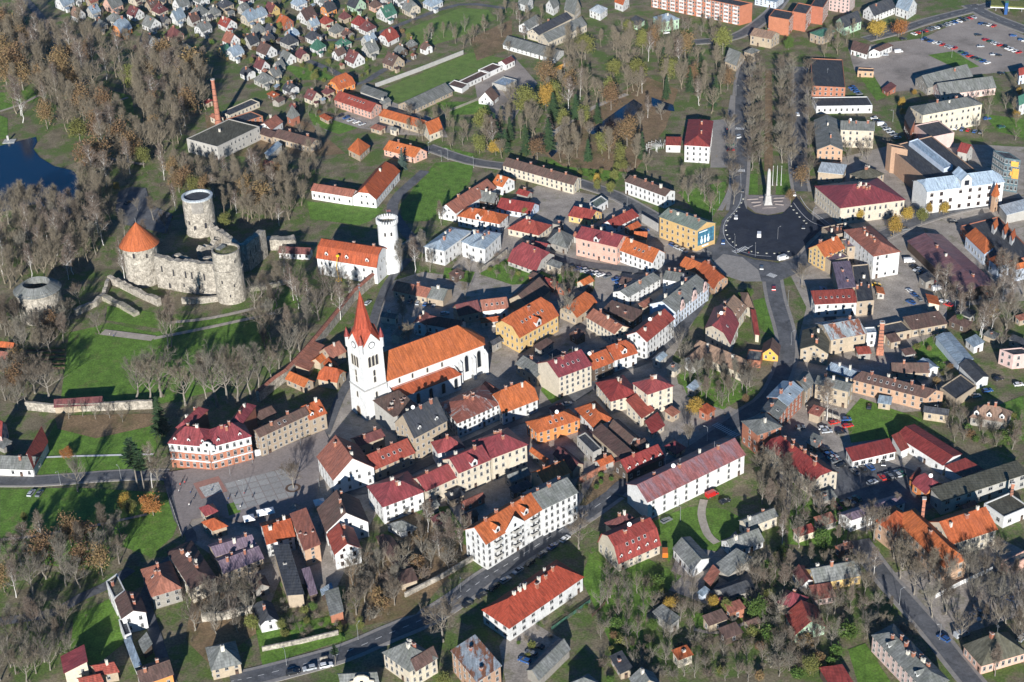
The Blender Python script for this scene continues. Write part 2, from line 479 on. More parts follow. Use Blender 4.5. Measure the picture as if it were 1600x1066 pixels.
        for i in range(4):
            j = (i + 1) % 4
            wm.face([zt(wl[i], 0), zt(wl[j], 0), zt(wl[j], zz[j]), zt(wl[i], zz[i])])
    elif kind == 'p':
        rise = pitch * W0 / 2
        ap = zt(c, h + rise)
        Q = [zt(p, h) for p in q]
        for i in range(4): rf.face([Q[i], Q[(i + 1) % 4], ap]); rf.face([Q[i] - Vector((0, 0, .25)), Q[(i + 1) % 4] - Vector((0, 0, .25)), Q[(i + 1) % 4], Q[i]])
        rf.face([p - Vector((0, 0, .2)) for p in reversed(Q)])
        for i in range(4): wm.face([zt(wl[i], 0), zt(wl[(i + 1) % 4], 0), zt(wl[(i + 1) % 4], h - .02), zt(wl[i], h - .02)])
    else:                                          # flat with parapet
        inn = inset(q, .35); zr = h - .45
        for i in range(4):
            j = (i + 1) % 4
            wm.face([zt(q[i], 0), zt(q[j], 0), zt(q[j], h), zt(q[i], h)])
            wm.face([zt(q[i], h), zt(q[j], h), zt(inn[j], h), zt(inn[i], h)])
            wm.face([zt(inn[i], h), zt(inn[j], h), zt(inn[j], zr), zt(inn[i], zr)])
        rf.face([zt(p, zr) for p in inn])
    wo = wm.obj('wall', 'wall_' + wall, root)
    ro = rf.obj('roof', 'roof_' + rm, root)
    # plinth
    # --- windows and a door on the walls that face the viewer's side
    nw = op.get('nw', '')
    ws, ww, wh = op.get('ws', B['ws']), B['ww'], B['wh']
    fh = (h - .5) / max(1, floors)
    best = None
    camloc = CAM - o
    ext = [(1, i) for i in range(4)]
    for i in range(4):
        a, b = wl[i], wl[(i + 1) % 4]
        d = b - a; L = d.length
        if L < 2.6 or floors == 0: continue
        d.normalize(); n = Vector((d.y, -d.x, 0)); mid = (a + b) / 2
        if n.dot(mid - c) < 0: n = -n
        if n.dot(camloc - zt(mid, 0)) <= 0: continue
        # which drawn edge is this? edges of e: 0 = p1p2, 1 = p2p3
        ei = i if ax == '1' else (i + 1) % 4
        if str(ei + 1) in nw: continue
        cols = max(1, int((L - .8) / ws)); step = L / cols
        rz = math.atan2(n.x, -n.y)
        dcol = rng.randrange(cols) if (B['door'] and not B.get('hasdoor') and ei in (0, 1) and (ei == 1 or cols > 2)) else None
        whh = min(wh, fh * .62); 
        for f_ in range(floors):
            z = .75 + f_ * fh + (fh - whh) * .28
            for cI in range(cols):
                pp = a + d * (step * (cI + .5))
                if f_ == 0 and cI == dcol:
                    link('door', DOOR, root, (pp.x, pp.y, 0.02), rz, (1.15, 1, 2.25)); B['hasdoor'] = True; continue
                if rng.random() < B['miss']: continue
                me = WIN[B['wf'] + rng.choice('00012')]
                link('window', me, root, (pp.x + n.x * .02, pp.y + n.y * .02, z), rz, (ww, 1, whh))
        if kind in 'gkm' and i in (1, 3) and rise > 2.4:
            na = 1 if W0 < 10 else 2
            for t in range(na):
                pp = mid + d * ((t - (na - 1) / 2) * 2.6)
                link('window', WIN[B['wf'] + '0'], root, (pp.x + n.x * .02, pp.y + n.y * .02, h + .35), rz, (ww * .85, 1, min(1.15, rise * .32)))
    # --- chimneys
    nc = op.get('ch', 0)
    if nc:
        if kind in 'gmkh':
            A_, B_ = r0, r1; side = (q[3] - q[0]).normalized()
        else:
            A_, B_ = zt((q[0] + q[3]) / 2, h - .3), zt((q[1] + q[2]) / 2, h - .3); side = (q[3] - q[0]).normalized()
        for t in range(nc):
            fr = (t + .5 + rng.uniform(-.22, .22)) / nc
            off = rng.uniform(-.16, .16) * W0
            p = A_.lerp(B_, .06 + .88 * fr) + side * off
            zb = p.z - abs(off) * (pitch if kind in 'gmkh' else 0) - .8
            hh = rng.uniform(2.2, 3.0)
            s = rng.uniform(.65, .95)
            link('chimney', CHIM[B['chm'] if rng.random() < .75 else 'w'], root, (p.x, p.y, zb), math.atan2(side.y, side.x), (s, s * rng.choice((1, 1.3)), hh))
    # --- roof windows and dormers on the slope that faces the viewer
    if slopes:
        sl_ = max(slopes, key=lambda s: (camloc - s[0]).normalized().dot((s[1] - s[0]).cross(s[2] - s[0]).normalized() * (1 if (s[1] - s[0]).cross(s[2] - s[0]).z > 0 else -1)))
        a, b, r = sl_
        u = (b - a).normalized(); mid = (a + b) / 2
        up = (r - mid); up -= u * up.dot(u); v = up.normalized(); nn = u.cross(v)
        if nn.z < 0: u, nn = -u, -nn
        Ls = (b - a).length
        for t in range(op.get('sk', 0)):
            n_ = op['sk']
            p = a.lerp(b, .5 + (t - (n_ - 1) / 2) * min(.8 / n_, 2.6 / Ls)) + up * (op.get('skh', .5)) + nn * .02
            ob = link('roof_window', SKYL, root)
            M = Matrix((u, v, nn)).transposed().to_4x4(); M.translation = p
            ob.matrix_local = M
        if op.get('dm', 0):
            if rm not in DORM: DORM[rm] = _dormer_mesh('roof_' + rm)
            n_ = op['dm']
            hn = Vector((-v.x, -v.y, 0)).normalized()
            for t in range(n_):
                p = a.lerp(b, (t + .5) / n_) + up * op.get('dmh', .22)
                link('dormer', DORM[rm], root, (p.x, p.y, p.z - .35), math.atan2(hn.x, -hn.y), (op.get('dms', 1),) * 3)
    for t in range(op.get('dish', 0)):
        p = (r0.lerp(r1, rng.uniform(.2, .8)) if kind in 'gmkh' else zt(c, h))
        ob = link('satellite_dish', DISH, root, (p.x, p.y, p.z + .8)); ob.rotation_euler = (1.0, 0, rng.uniform(-.6, .6)); ob.scale = (.8,) * 3
    for t in range(op.get('ant', 0)):
        p = (r0.lerp(r1, rng.uniform(.15, .85)) if kind in 'gmkh' else zt(c, h - .4))
        link('antenna', ANT, root, (p.x, p.y, p.z - .1), rng.uniform(0, 3))
    B.setdefault('info', []).append(dict(q=q, e=[p - o for p in e], h=h, rise=rise, c=c, wall=wo, roof=ro))
    return h

def bld(tile, name, label, wings, cat='building', ws=2.9, ww=1.15, wh=1.75, wf='w', miss=.06, door=True, chm='b', group=None, ref=None):
    rng = random.Random(label)
    w0 = wings[0]
    P = [tp(tile, p) for p in w0[0] if not isinstance(p, (int, float))]
    h0 = -w0[1] if w0[1] < 0 else height_at(P[1], w0[1] / TILE[tile][2])
    e = [G(p[0], p[1], h0) for p in P]
    if len(e) == 2: o = (e[0] + e[1]) / 2 + Vector((0, w0[0][2] / 2, 0))
    else: o = (e[0] + e[2]) / 2
    o.z = 0
    root = thing(name, label, cat, o, group=group)
    B = dict(ws=ws, ww=ww, wh=wh, wf=wf, miss=miss, door=door, chm=chm)
    for w in wings: make_wing(root, o, tile, w, rng, B)
    REFS.append((ref or label, o.copy()))
    root['_h'] = B['info'][0]['h']
    del root['_h']
    return root, B['info'], o

WADJ = dict(w='white', c='cream', y='yellow', g='grey', b='brick', p='pink', o='orange', t='tan', d='dark', gn='mint green', lb='pale blue', x='weathered')
RADJ = {'or': 'orange tiled', 'rd': 'red', 'cr': 'crimson', 'mr': 'maroon', 'br': 'brown', 'gr': 'grey', 'dk': 'dark slate', 'bl': 'blue-grey metal', 'gm': 'green', 'rb': 'red-brown', 'lt': 'pale metal', 'tn': 'tan'}
def villa(tile, x, y, rm, wall, s=1.0, ax='1', hh=30):
    """a detached house of the far suburb; x, y: foot of its nearest corner"""
    rng = random.Random(x * 31 + y * 7 + ord(tile))
    j = lambda: rng.uniform(.9, 1.1)
    if rm in ('rd', 'mr', 'or', 'rb') and rng.random() < .3: rm = rng.choice(('gr', 'dk', 'br', 'tn'))
    s *= 1.0
    p = [(x - 48 * s * j(), y - hh - 22 * s * j()), (x, y - hh), (x + 60 * s * j(), y - hh - 27 * s * j())]
    rs = rng.choice(('g', 'g', 'k', 'h')) + ax + ':' + rng.choice(('.8', '.9', '1.0')) if hh > 20 else 'g' + ax + ':.4'
    stem = '%s house with %s roof in the hillside suburb' % (WADJ[wall], RADJ[rm])
    root, info, o = bld(tile, 'suburban_house', stem, [(p, hh, 2 if hh > 34 else 1, rs, wall, rm, dict(ch=rng.choice((1, 1, 2)), sk=rng.choice((0, 0, 2))))] + ([([(x + 8 * s, y - 12 - 4 * s), (x + 22 * s, y - 10 - 2 * s), (x + 40 * s, y - 12 - 10 * s)], -2.8, 1, 's2:.2', wall, rm)] if rng.random() < .6 else []), 'house', ws=3.0, group='houses of the hillside suburb', ref='the suburb houses')
    pend(root, stem)
    # its garden shed
    if rng.random() < .5:
        q = (x + rng.choice((-1, 1)) * rng.uniform(62, 85), y - rng.uniform(-8, 22)); u = rng.uniform(.32, .5)
        lab = 'small %s garden shed among the suburb houses'; rk = rng.choice(('gr', 'br', 'dk', 'bl', 'rb', 'mr'))
        r2, i2, o2 = bld(tile, 'garden_shed', lab % RADJ[rk] + str(q), [([(q[0] - 48 * u, q[1] - 12 - 22 * u), (q[0], q[1] - 12), (q[0] + 60 * u, q[1] - 12 - 27 * u)], -2.6, 1, rng.choice(('s1:.2', 'g2:.5', 'g1:.5')), rng.choice('gxdt'), rk)], 'shed', group='sheds of the hillside suburb', ref='the suburb houses')
        pend(r2, lab % (RADJ[rk].split()[0] + '-roofed'))
# ------------------------------------------------------------------ the buildings of the town (corners read on the eaves, then set out on the ground)
b = bld
# -- west side of the square and round the church
b('J', 'terrace_house', 'tan three-storey terrace with brown roof on square', [([(-25, 560), (20, 608), (330, 462)], 128, 3, 'g2:.5', 't', 'br', dict(sk=2, ch=2)), ([(330, 500), (440, 455), 11], 100, 2, 'g1:.7', 't', 'or', dict(ch=2, dm=2))], ws=2.4)
b('J', 'back_house', 'dark brown-roofed rear house behind tan terrace', [([(20, 500), (130, 455), 8], -6, 1, 'g1:.4', 't', 'br')])
b('J', 'corner_house', 'white gabled house with red-brown roof at square', [([(372, 725), (475, 872), (735, 795)], 100, 2, 'g1:.85', 'w', 'rb', dict(ch=3, ws=3.4))], 'house')
b('J', 'row_house', 'low house with red roof beside white corner house', [([(735, 805), (985, 700), 11], 75, 2, 'g1:.7', 't', 'rd', dict(ch=2, sk=4))], 'house')
b('J', 'courtyard_house', 'small red-roofed courtyard house below church tower', [([(630, 662), (800, 600), 7], -6, 1, 'g1:.5', 't', 'mr', dict(ch=2))], 'house')
b('J', 'town_house', 'tan town house with steep dark grey roof', [([(850, 515), (975, 612), (1185, 500)], 150, 3, 'g2:1.0', 't', 'dk', dict(ch=3, dm=2, dish=1))], ws=2.7)
b('J', 'tenement', 'grey blank-walled tenement with many brick chimneys', [([(720, 395), (848, 480), (1010, 415)], 115, 3, 's2:.1', 'g', 'br', dict(nw='1', ch=7))])
b('J', 'corner_tenement', 'white corner tenement with rusty patched metal roof', [([(1135, 395), (1240, 520), (1512, 398)], 98, 3, 'h2:.35', 'w', 'rr', dict(ch=6, ws=2.3))])
b('J', 'house', 'white house with orange tiled roof behind church', [([(1518, 460), (1744, 372), (1660, 268)], 78, 2, 'k1:.8', 'w', 'or', dict(ch=3))], 'house')
b('J', 'tenement', 'white tenement with red roof facing garden', [([(680, 905), (780, 1037), (1040, 940)], 110, 3, 'h2:.5', 'w', 'cr', dict(ch=3))], ws=3.2)
b('J', 'tenement', 'pale red-roofed tenement in middle of row', [([(1045, 940), (1248, 848), 11], 95, 2, 'g1:.6', 'c', 'cr', dict(ch=2))])
b('J', 'tenement', 'pale green tenement with small front gable', [([(1250, 828), (1452, 742), 12], 135, 3, 'g1:.6', 'c', 'cr', dict(ch=2, dm=1, dms=1.7, dmh=.05))], ws=2.6)
b('J', 'tenement', 'cream tenement with maroon hipped roof', [([(1455, 735), (1679, 650), 15], 140, 3, 'h1:.55', 'c', 'cr', dict(ch=4))])
b('J', 'rear_house', 'small red hipped rear house between tenements', [([(1120, 705), (1290, 665), 9], -8, 1, 'h1:.7', 'w', 'cr', dict(ch=1))], 'house')
b('J', 'cottage', 'lone orange-roofed cottage against town wall', [([(178, 245), (297, 297), 6], -3.2, 1, 'g1:.8', 't', 'or')], 'cottage')
b('J', 'cottage', 'red-brown cottage beside church tower', [([(465, 122), (560, 75), 9], -5, 1, 'g1:.8', 't', 'rb', dict(ch=1))], 'cottage')
b('J', 'cottage', 'orange L-shaped cottage on lane below wall', [([(375, 245), (500, 268), 9], -4, 1, 'k1:.9', 't', 'or', dict(ch=1)), ([(450, 200), (525, 180), 8], -4, 1, 'g2:.8', 't', 'or')], 'cottage')
b('J', 'shed', 'small orange-roofed shed beside town wall', [([(398, 150), (457, 100), 5], -3.5, 0, 'g1:.7', 't', 'or')], 'shed')
b('J', 'lean_to', 'long red-brown lean-to roof along town wall', [([(240, 183), (330, 195), (430, 40)], -3, 0, 's2:.3', 't', 'rb')], 'shed')
# -- centre
b('K', 'apartment_house', 'four-storey apartment house with crimson roof', [([(152, 148), (287, 237), (497, 160)], 135, 4, 'g2:.55', 'c', 'cr', dict(nw='1', ch=4, sk=4, ant=2))], ws=2.4)
b('K', 'house', 'orange-roofed house with two roof windows', [([(500, 190), (630, 140), 11], 80, 2, 'g1:.7', 'd', 'or', dict(sk=2, ch=1, dish=1))], 'house')
b('K', 'house', 'orange-roofed house with white front gable', [([(632, 132), (778, 85), 12], 78, 2, 'k1:.7', 'w', 'or', dict(ch=2, dm=1, dms=1.5))], 'house')
b('K', 'house', 'orange-walled house with orange hipped roof', [([(82, 510), (155, 580), (425, 495)], 75, 2, 'h2:.55', 'o', 'or', dict(sk=3, ch=1, dish=1))], 'house', ws=2.7)
b('K', 'house', 'broad orange-roofed house with solar panels', [([(385, 428), (500, 545), (628, 492)], 55, 1, 'h1:.6', 'w', 'or', dict(sk=2, ch=1))], 'house')
b('K', 'tenement', 'cream apartment house under bright red roof', [([(513, 268), (608, 385), (785, 335)], 80, 3, 'h1:.5', 'c', 'rd', dict(ch=5)), ([(740, 270), (835, 342), (1000, 287)], 140, 4, 'h1:.45', 'c', 'cr', dict(ch=5))])
b('K', 'annex', 'red-roofed stepped annex below cream apartment house', [([(700, 412), (800, 490), (882, 437)], 55, 2, 's2:.25', 'c', 'rd'), ([(818, 527), (865, 590), (945, 530)], 35, 1, 's2:.2', 'c', 'rd')])
b('K', 'workshop', 'brown-roofed workshop in inner courtyard', [([(590, 548), (720, 662), (785, 605)], -5, 1, 'g1:.5', 'g', 'br'), ([(725, 650), (790, 690), (850, 645)], -4.5, 1, 'g2:.4', 'd', 'br', dict(ch=1))])
b('K', 'workshop', 'long tan workshop with brown lean-to roof', [([(490, 575), (700, 765), (760, 720)], 75, 1, 's1:.2', 't', 'br')])
b('K', 'row_house', 'red-roofed row house with five dormers', [([(710, 828), (945, 728), 9], 60, 1, 'g1:.8', 'd', 'rd', dict(dm=5, dms=.8, ch=2))], 'house')
b('K', 'pavilion', 'small red pyramid-roofed pavilion near crossing', [([(937, 660), (1012, 712), (1075, 668)], 30, 1, 'p:.8', 't', 'cr')], 'house')
b('K', 'slab_building', 'long white slab building with red roof', [([(703, 892), (836, 1008), (1443, 712)], 118, 3, 'g2:.5', 'w', 'fd', dict(ch=4, dish=1, ant=2, nw='1', ws=5.2))], miss=.12)
BALC = b('N', 'tenement', 'four-storey cream tenement with orange roof', [([(1282, 125), (1418, 218), (1769, 0)], 166, 4, 'g2:.7', 'w', 'or', dict(ch=4, dm=2, dms=1.5)), ([(1769, 0), (1990, -105), 13], 172, 4, 'g1:.5', 'w', 'gr', dict(ch=3))], ws=2.5)
b('K', 'shed', 'narrow orange-roofed shed in dark courtyard', [([(105, 690), (205, 765), (235, 745)], -4, 1, 'g1:.8', 't', 'or')], 'shed')
b('K', 'outbuilding', 'orange-roofed outbuilding beside grey-roofed tenement', [([(195, 890), (365, 820), 9], -5, 1, 'g1:.7', 't', 'or', dict(ch=2))])
b('K', 'outbuilding', 'dark red outbuilding in central courtyard', [([(250, 710), (375, 815), (447, 772)], -4, 0, 'g1:.7', 't', 'mr')])
b('K', 'terrace_block', 'flat-roofed grey terrace block in courtyard', [([(400, 600), (500, 700), (552, 672)], -5, 1, 'f', 'g', 'dk')])
b('K', 'house', 'grey-roofed tan house left of crimson roof', [([(18, 150), (152, 235), 9], -5, 1, 'g1:.5', 't', 'gr', dict(ch=2))], 'house')
b('K', 'school_house', 'cream house with long tan roof among trees', [([(1115, 85), (1425, 215), (1458, 135)], 55, 1, 'k1:.7', 'c', 'tn', dict(ch=2)), ([(1060, 120), (1120, 160), (1190, 100)], -5, 1, 'g2:.8', 'w', 'tn')], 'house')
b('R', 'house', 'cream house with steep tan roof and dormers', [([(540, 455), (885, 480), (1010, 310)], -6, 2, 'g2:.9', 'c', 'tn', dict(dm=3, dms=.7, ch=1)), ([(960, 280), (1105, 365), (1060, 215)], -5, 1, 'h1:.8', 'c', 'tn')], 'house')
b('R', 'garden_building', 'narrow red-roofed garden building with pale wall', [([(1042, 405), (1097, 650), (1163, 660)], -4, 0, 's2:.15', 'c', 'rd')], 'shed')
b('R', 'house', 'cream house with maroon roof and two chimneys', [([(480, 575), (800, 780), (910, 515)], -6.5, 2, 'k2:.75', 'c', 'cr', dict(ch=3, sk=1, dish=1))], 'house')
b('R', 'house', 'small yellow-orange gabled house', [([(1175, 895), (1397, 925), (1425, 790)], 75, 1, 'g2:.9', 'yo', 'br')], 'house')
b('R', 'annex', 'grey flat-roofed brick annex beside yellow-orange house', [([(985, 960), (1172, 980), 9], -3.5, 0, 'f', 'b', 'gr')])
# -- street to the roundabout
b('S', 'courtyard_building', 'white L-shaped courtyard building with grey roof', [([(125, 445), (328, 510), (740, 280)], 125, 3, 'g2:.42', 'w', 'gr', dict(ch=3)), ([(745, 285), (960, 320), 10], -8, 2, 'g1:.4', 'w', 'gr', dict(ch=3))], ws=3.0)
BLUE = b('S', 'street_building', 'pale blue street building with pink gables', [([(580, 595), (912, 692), (1335, 355)], 195, 3, 'g2:.5', 'lb', 'gr', dict(ch=4, nw='1'))], ws=2.3)
b('S', 'street_building', 'white street building with red roof', [([(300, 975), (560, 1062), (908, 772)], 235, 3, 'g2:.6', 'w', 'rd', dict(ch=3, dish=1)), ([(-200, 750), (160, 965), 9], -6, 2, 'g1:.6', 'c', 'rb', dict(ch=3))], ws=2.3)
b('S', 'storehouse', 'low storehouse with broad brown roof', [([(0, 665), (390, 800), (515, 705)], -4.5, 1, 's1:.15', 'd', 'br', dict(ch=2))])
b('S', 'house', 'orange-roofed L-shaped house near roundabout', [([(1150, 195), (1385, 412), (1570, 280)], 95, 2, 'k1:.7', 'bt', 'or', dict(ch=2)), ([(950, 118), (1155, 205), 9], -4.5, 1, 'g1:.7', 'bt', 'or', dict(ch=1))], 'house')
b('G', 'brick_building', 'two-storey pink brick building with red roof', [([(388, 415), (648, 475), 13], 112, 2, 'g1:.5', 'p', 'cr', dict(ch=3, dm=1, dms=1.6, dmh=.03))], ws=2.6)
b('G', 'house', 'white house with orange roof and roof windows', [([(652, 490), (868, 572), (948, 510)], 75, 2, 'g1:.7', 'w', 'or', dict(sk=3, ch=2)), ([(545, 335), (632, 358), (785, 282)], 40, 2, 'g2:.7', 'w', 'rd', dict(ch=2))], 'house')
b('G', 'shed', 'small orange shed behind white house', [([(750, 425), (832, 428), 6], -3, 0, 'g1:.9', 't', 'or')], 'shed')
BILL = b('G', 'apartment_house', 'yellow apartment house with large blue billboard', [([(903, 285), (1140, 372), (1262, 325)], 132, 3, 'g1:.4', 'y', 'gg', dict(nw='2', ch=5))], ws=2.9)
b('G', 'shop_building', 'white shop with brown roof and orange awnings', [([(692, 68), (945, 162), (1012, 128)], 78, 2, 'g1:.45', 'w', 'br', dict(ch=4))])
b('G', 'long_house', 'long cream house with brown roof', [([(-60, -30), (380, 92), (432, 48)], 60, 2, 'g1:.5', 'c', 'br', dict(ch=5))])
b('G', 'house', 'yellow house with red roof and chimney', [([(343, 280), (482, 308), (560, 262)], 38, 1, 'g1:.6', 'y', 'rd', dict(ch=2))], 'house')
b('G', 'house', 'bright red roofed house with pale blue gable', [([(-99, 235), (112, 270), (172, 215)], 34, 1, 'g1:.6', 'lb', 'rd', dict(ch=1))], 'house')
b('G', 'house', 'cream house with wide red hipped roof', [([(-30, 360), (165, 402), (248, 338)], 42, 1, 'h1:.6', 'c', 'rd', dict(ch=3))], 'house')
b('G', 'house', 'old house with dark grey hipped roof', [([(212, 440), (340, 482), (382, 405)], 42, 1, 'h1:.7', 'x', 'gr', dict(ch=1))], 'house')
b('G', 'house', 'grey house with large pinkish red roof', [([(-30, 560), (150, 625), (268, 522)], 32, 1, 'k1:.7', 'g', 'cr', dict(ch=3)), ([(105, 468), (205, 490), 6], -4, 0, 'g1:.6', 'g', 'cr')], 'house')
b('G', 'mansion', 'yellow mansion with large orange roof', [([(-109, 950), (45, 1035), (292, 895)], 100, 2, 'k2:.85', 'y', 'or', dict(sk=6, dm=1, dms=2.0, dmh=.04, ch=1))], ws=2.6)
b('G', 'barn', 'barn with dark brown roof behind yellow mansion', [([(-30, 800), (110, 850), (242, 738)], -4, 0, 'g2:.7', 't', 'br')], 'barn')
b('G', 'house', 'half-hidden orange-roofed house behind bare tree', [([(288, 860), (400, 910), (527, 815)], -4.5, 1, 'k2:.8', 't', 'or')], 'house')
b('G', 'kiosk', 'flat-roofed kiosk with red sign', [([(478, 200), (520, 232), (592, 187)], -4, 1, 'f', 'w', 'gg')])
# -- manor and its neighbours
MANOR = b('n', 'manor_house', 'white manor house with orange mansard roof', [([(120, 650), (965, 785), 14], 235, 2, 'm1', 'w', 'or', dict(dm=3, dms=1.1, dmh=.35, ch=3, ws=4.2))], ws=4.0)
b('F', 'villa', 'white villa with blue-grey metal roof', [([(1033, 470), (1162, 498), (1330, 375)], 95, 2, 'h2:.4', 'w', 'bl', dict(ch=3)), ([(1310, 462), (1412, 487), (1515, 390)], 95, 2, 'h2:.4', 'w', 'bl', dict(ch=3)), ([(1262, 440), (1330, 462), 14], -8.2, 2, 'h1:.4', 'w', 'bl', dict(ch=2))], ws=3.2)
b('F', 'long_house', 'long house with red roof and white gable', [([(1118, 245), (1232, 268), (1485, 108)], -5, 1, 'g2:.75', 'w', 'rb', dict(ch=2))], 'house')
b('F', 'house', 'dark wooden house with grey roof', [([(1330, 178), (1470, 205), (1502, 152)], 42, 1, 'g1:.6', 'd', 'gr', dict(ch=3))], 'house')
b('F', 'house', 'white house with orange roof and pediment', [([(1238, 282), (1502, 332), (1560, 275)], 66, 2, 'h1:.55', 'w', 'or', dict(ch=3, dm=1, dms=1.8, dmh=.03))], 'house')
b('F', 'house', 'small orange house beside lawn corner', [([(1450, 85), (1520, 105), (1600, 65)], -5, 1, 'g1:.7', 'w', 'or', dict(ch=1, sk=2))], 'house')
b('F', 'stable', 'long white stable with orange roof', [([(590, 165), (742, 182), (890, 5)], 56, 1, 'k2:.85', 'w', 'or', dict(ch=1)), ([(335, 125), (592, 166), 8], 56, 1, 'g1:.6', 'w', 'rb', dict(ch=1))])
b('F', 'outbuilding', 'red-brown and grey-roofed outbuilding near manor', [([(838, 740), (1052, 786), 9], 45, 1, 'g1:.6', 't', 'rb', dict(ch=1)), ([(1052, 786), (1155, 805), (1215, 735)], 45, 0, 'g1:.5', 't', 'gr', dict(ch=1))])
b('F', 'house', 'white house with dark red roof behind church', [([(965, 945), (1045, 955), 9], -6, 2, 'g2:.5', 'w', 'mr', dict(ch=2)), ([(1045, 950), (1255, 985), 8], -5, 1, 'g1:.6', 'w', 'mr')], 'house')
b('F', 'house', 'orange-red house with roof windows behind church', [([(1395, 870), (1560, 850), 9], -5, 1, 'g1:.75', 'w', 'rb', dict(sk=4)), ([(1250, 900), (1390, 870), 9], -5, 1, 'g1:.8', 't', 'mr')], 'house')
# -- north: factory, schools and the long houses
b('A', 'factory_building', 'cream factory building with dark flat roof', [([(1365, 690), (1415, 712), (1600, 630)], 32, 1, 'f', 'c', 'dk')])
b('A', 'factory_building', 'brick factory building with flat roof', [([(1392, 735), (1465, 765), (1620, 715)], 48, 2, 'f', 'b', 'dk')])
b('A', 'factory_ruin', 'dirty white derelict factory building', [([(1150, 855), (1340, 905), (1600, 780)], 85, 2, 'f', 'g', 'ms', dict(ch=1))], miss=.2)
b('B', 'brick_tower', 'brick drying tower with grey pyramid roof', [([(185, 715), (220, 735), (272, 710)], 48, 1, 'p:1.8', 'b', 'gr', dict())], 'tower')
b('B', 'house', 'house with red-brown roof beside brick tower', [([(12, 775), (95, 802), (168, 750)], -5, 1, 'g2:.5', 'w', 'rb', dict(ch=1))], 'house')
b('B', 'long_house', 'long tan house with brown roof', [([(98, 842), (330, 905), 11], 42, 1, 'g1:.5', 't', 'br', dict(ch=2)), ([(5, 820), (95, 850), 9], -4, 1, 'g1:.4', 't', 'br')], 'house')
b('B', 'shed', 'blue-roofed shed below long tan house', [([(50, 945), (80, 965), (165, 915)], -3, 0, 's1:.2', 'g', 'bl')], 'shed')
b('B', 'house', 'orange-roofed house half hidden by bare trees', [([(565, 920), (640, 960), (705, 900)], -4, 1, 'h1:.8', 't', 'or')], 'house')
b('B', 'house', 'red-roofed house among trees below factory', [([(20, 1040), (110, 1062), 9], -4, 1, 'g1:.8', 't', 'rb')], 'house')
b('B', 'pink_building', 'pink building with bright red roof', [([(478, 615), (708, 693), (778, 652)], 46, 2, 'g1:.6', 'p', 'rd', dict(sk=6, skh=.65))])
b('B', 'long_house', 'long house with orange-red roof beside pink building', [([(755, 712), (1015, 787), 9], 42, 1, 'g1:.6', 't', 'or'), ([(1025, 790), (1070, 832), (1155, 797)], -4.5, 1, 'g2:.9', 'c', 'or')])
b('B', 'house', 'orange-roofed pink house behind blue spruce', [([(783, 922), (978, 972), (1060, 937)], 38, 2, 'g1:.75', 'p', 'or', dict(sk=3, ch=2))], 'house')
b('B', 'house', 'broad orange-roofed house above pink building', [([(440, 520), (510, 555), (615, 515)], -3.5, 1, 'k2:.9', 'o', 'or', dict(sk=2))], 'house')
b('B', 'barrack', 'long grey-roofed barrack beside sports field', [([(872, 645), (965, 682), (1217, 563)], 28, 1, 'g2:.5', 't', 'gr')])
b('B', 'ruin', 'roofless white ruin row beside sports field', [([(1180, 522), (1270, 548), (1312, 518)], -3, 0, 'f', 'w', 'br'), ([(1250, 500), (1300, 517), (1447, 447)], -3, 1, 'f', 'w', 'br'), ([(1370, 430), (1432, 450), (1522, 408)], -3.2, 1, 'f', 'w', 'br'), ([(1490, 385), (1540, 400), (1600, 370)], -4, 1, 'g2:.5', 'w', 'mr')], 'ruin')
b('B', 'shed', 'long low grey shed behind pink building', [([(640, 565), (795, 622), (815, 590)], -2.6, 0, 's1:.2', 'g', 'gr')], 'shed')
b('B', 'house', 'small white gabled house in yard', [([(1368, 617), (1462, 627), 10], -2.8, 1, 'g2:1.1', 'w', 'br')], 'house')
b('B', 'shed', 'flat blue-grey roofed shed in yard', [([(1455, 510), (1540, 532), (1610, 492)], -3.5, 0, 'f', 'g', 'bl')], 'shed')
b('C', 'barrack', 'grey-roofed barrack with white wall', [([(-60, 275), (265, 367), (325, 312)], 28, 2, 'g1:.35', 'w', 'gr')], ws=3.5)
b('C', 'barrack', 'twin grey-roofed barrack behind white-walled one', [([(155, 225), (225, 262), (465, 152)], -5, 1, 'g2:.5', 'c', 'gr'), ([(90, 195), (165, 217), (372, 112)], -5, 1, 'g2:.5', 'c', 'dk', dict(ch=1))])
b('C', 'shed', 'pale grey shed left of twin barrack', [([(38, 160), (105, 182), (185, 130)], -4, 1, 'g2:.6', 'w', 'gr')], 'shed')
b('C', 'house', 'cream gabled house with grey roof near barracks', [([(320, 58), (385, 92), (427, 45)], -5, 1, 'g1:1', 'c', 'gr')], 'house')
b('C', 'house', 'white hipped house near barracks', [([(475, 62), (545, 87), (592, 52)], -5, 2, 'h1:.5', 'w', 'lt')], 'house')
b('C', 'house', 'white house with red roof at top edge', [([(630, 12), (685, 32), (727, 2)], -5, 1, 'g1:.9', 'w', 'or')], 'house')
b('C', 'house', 'pale gabled house at top edge', [([(205, 32), (255, 57), (294, 27)], -5, 1, 'g2:.9', 'w', 'gr')], 'house')
b('C', 'house', 'small white house in top edge corner', [([(35, 15), (90, 37), (134, 6)], -5, 1, 'g1:.7', 'w', 'gr')], 'house')
b('C', 'house', 'mint green house with pale blue roof', [([(868, 105), (925, 137), (1035, 117)], -7, 2, 'h2:.5', 'gn', 'bl', dict(ch=1))], 'house')
b('C', 'house', 'low green house under dark roof', [([(705, 137), (775, 157), (822, 122)], -3.5, 1, 'h1:.6', 'gn', 'dk')], 'house')
b('C', 'apartment_house', 'tan house with brown-grey roof above avenue', [([(1465, 217), (1600, 242), 12], 60, 2, 'g1:.5', 't', 'tn', dict(ch=1))])
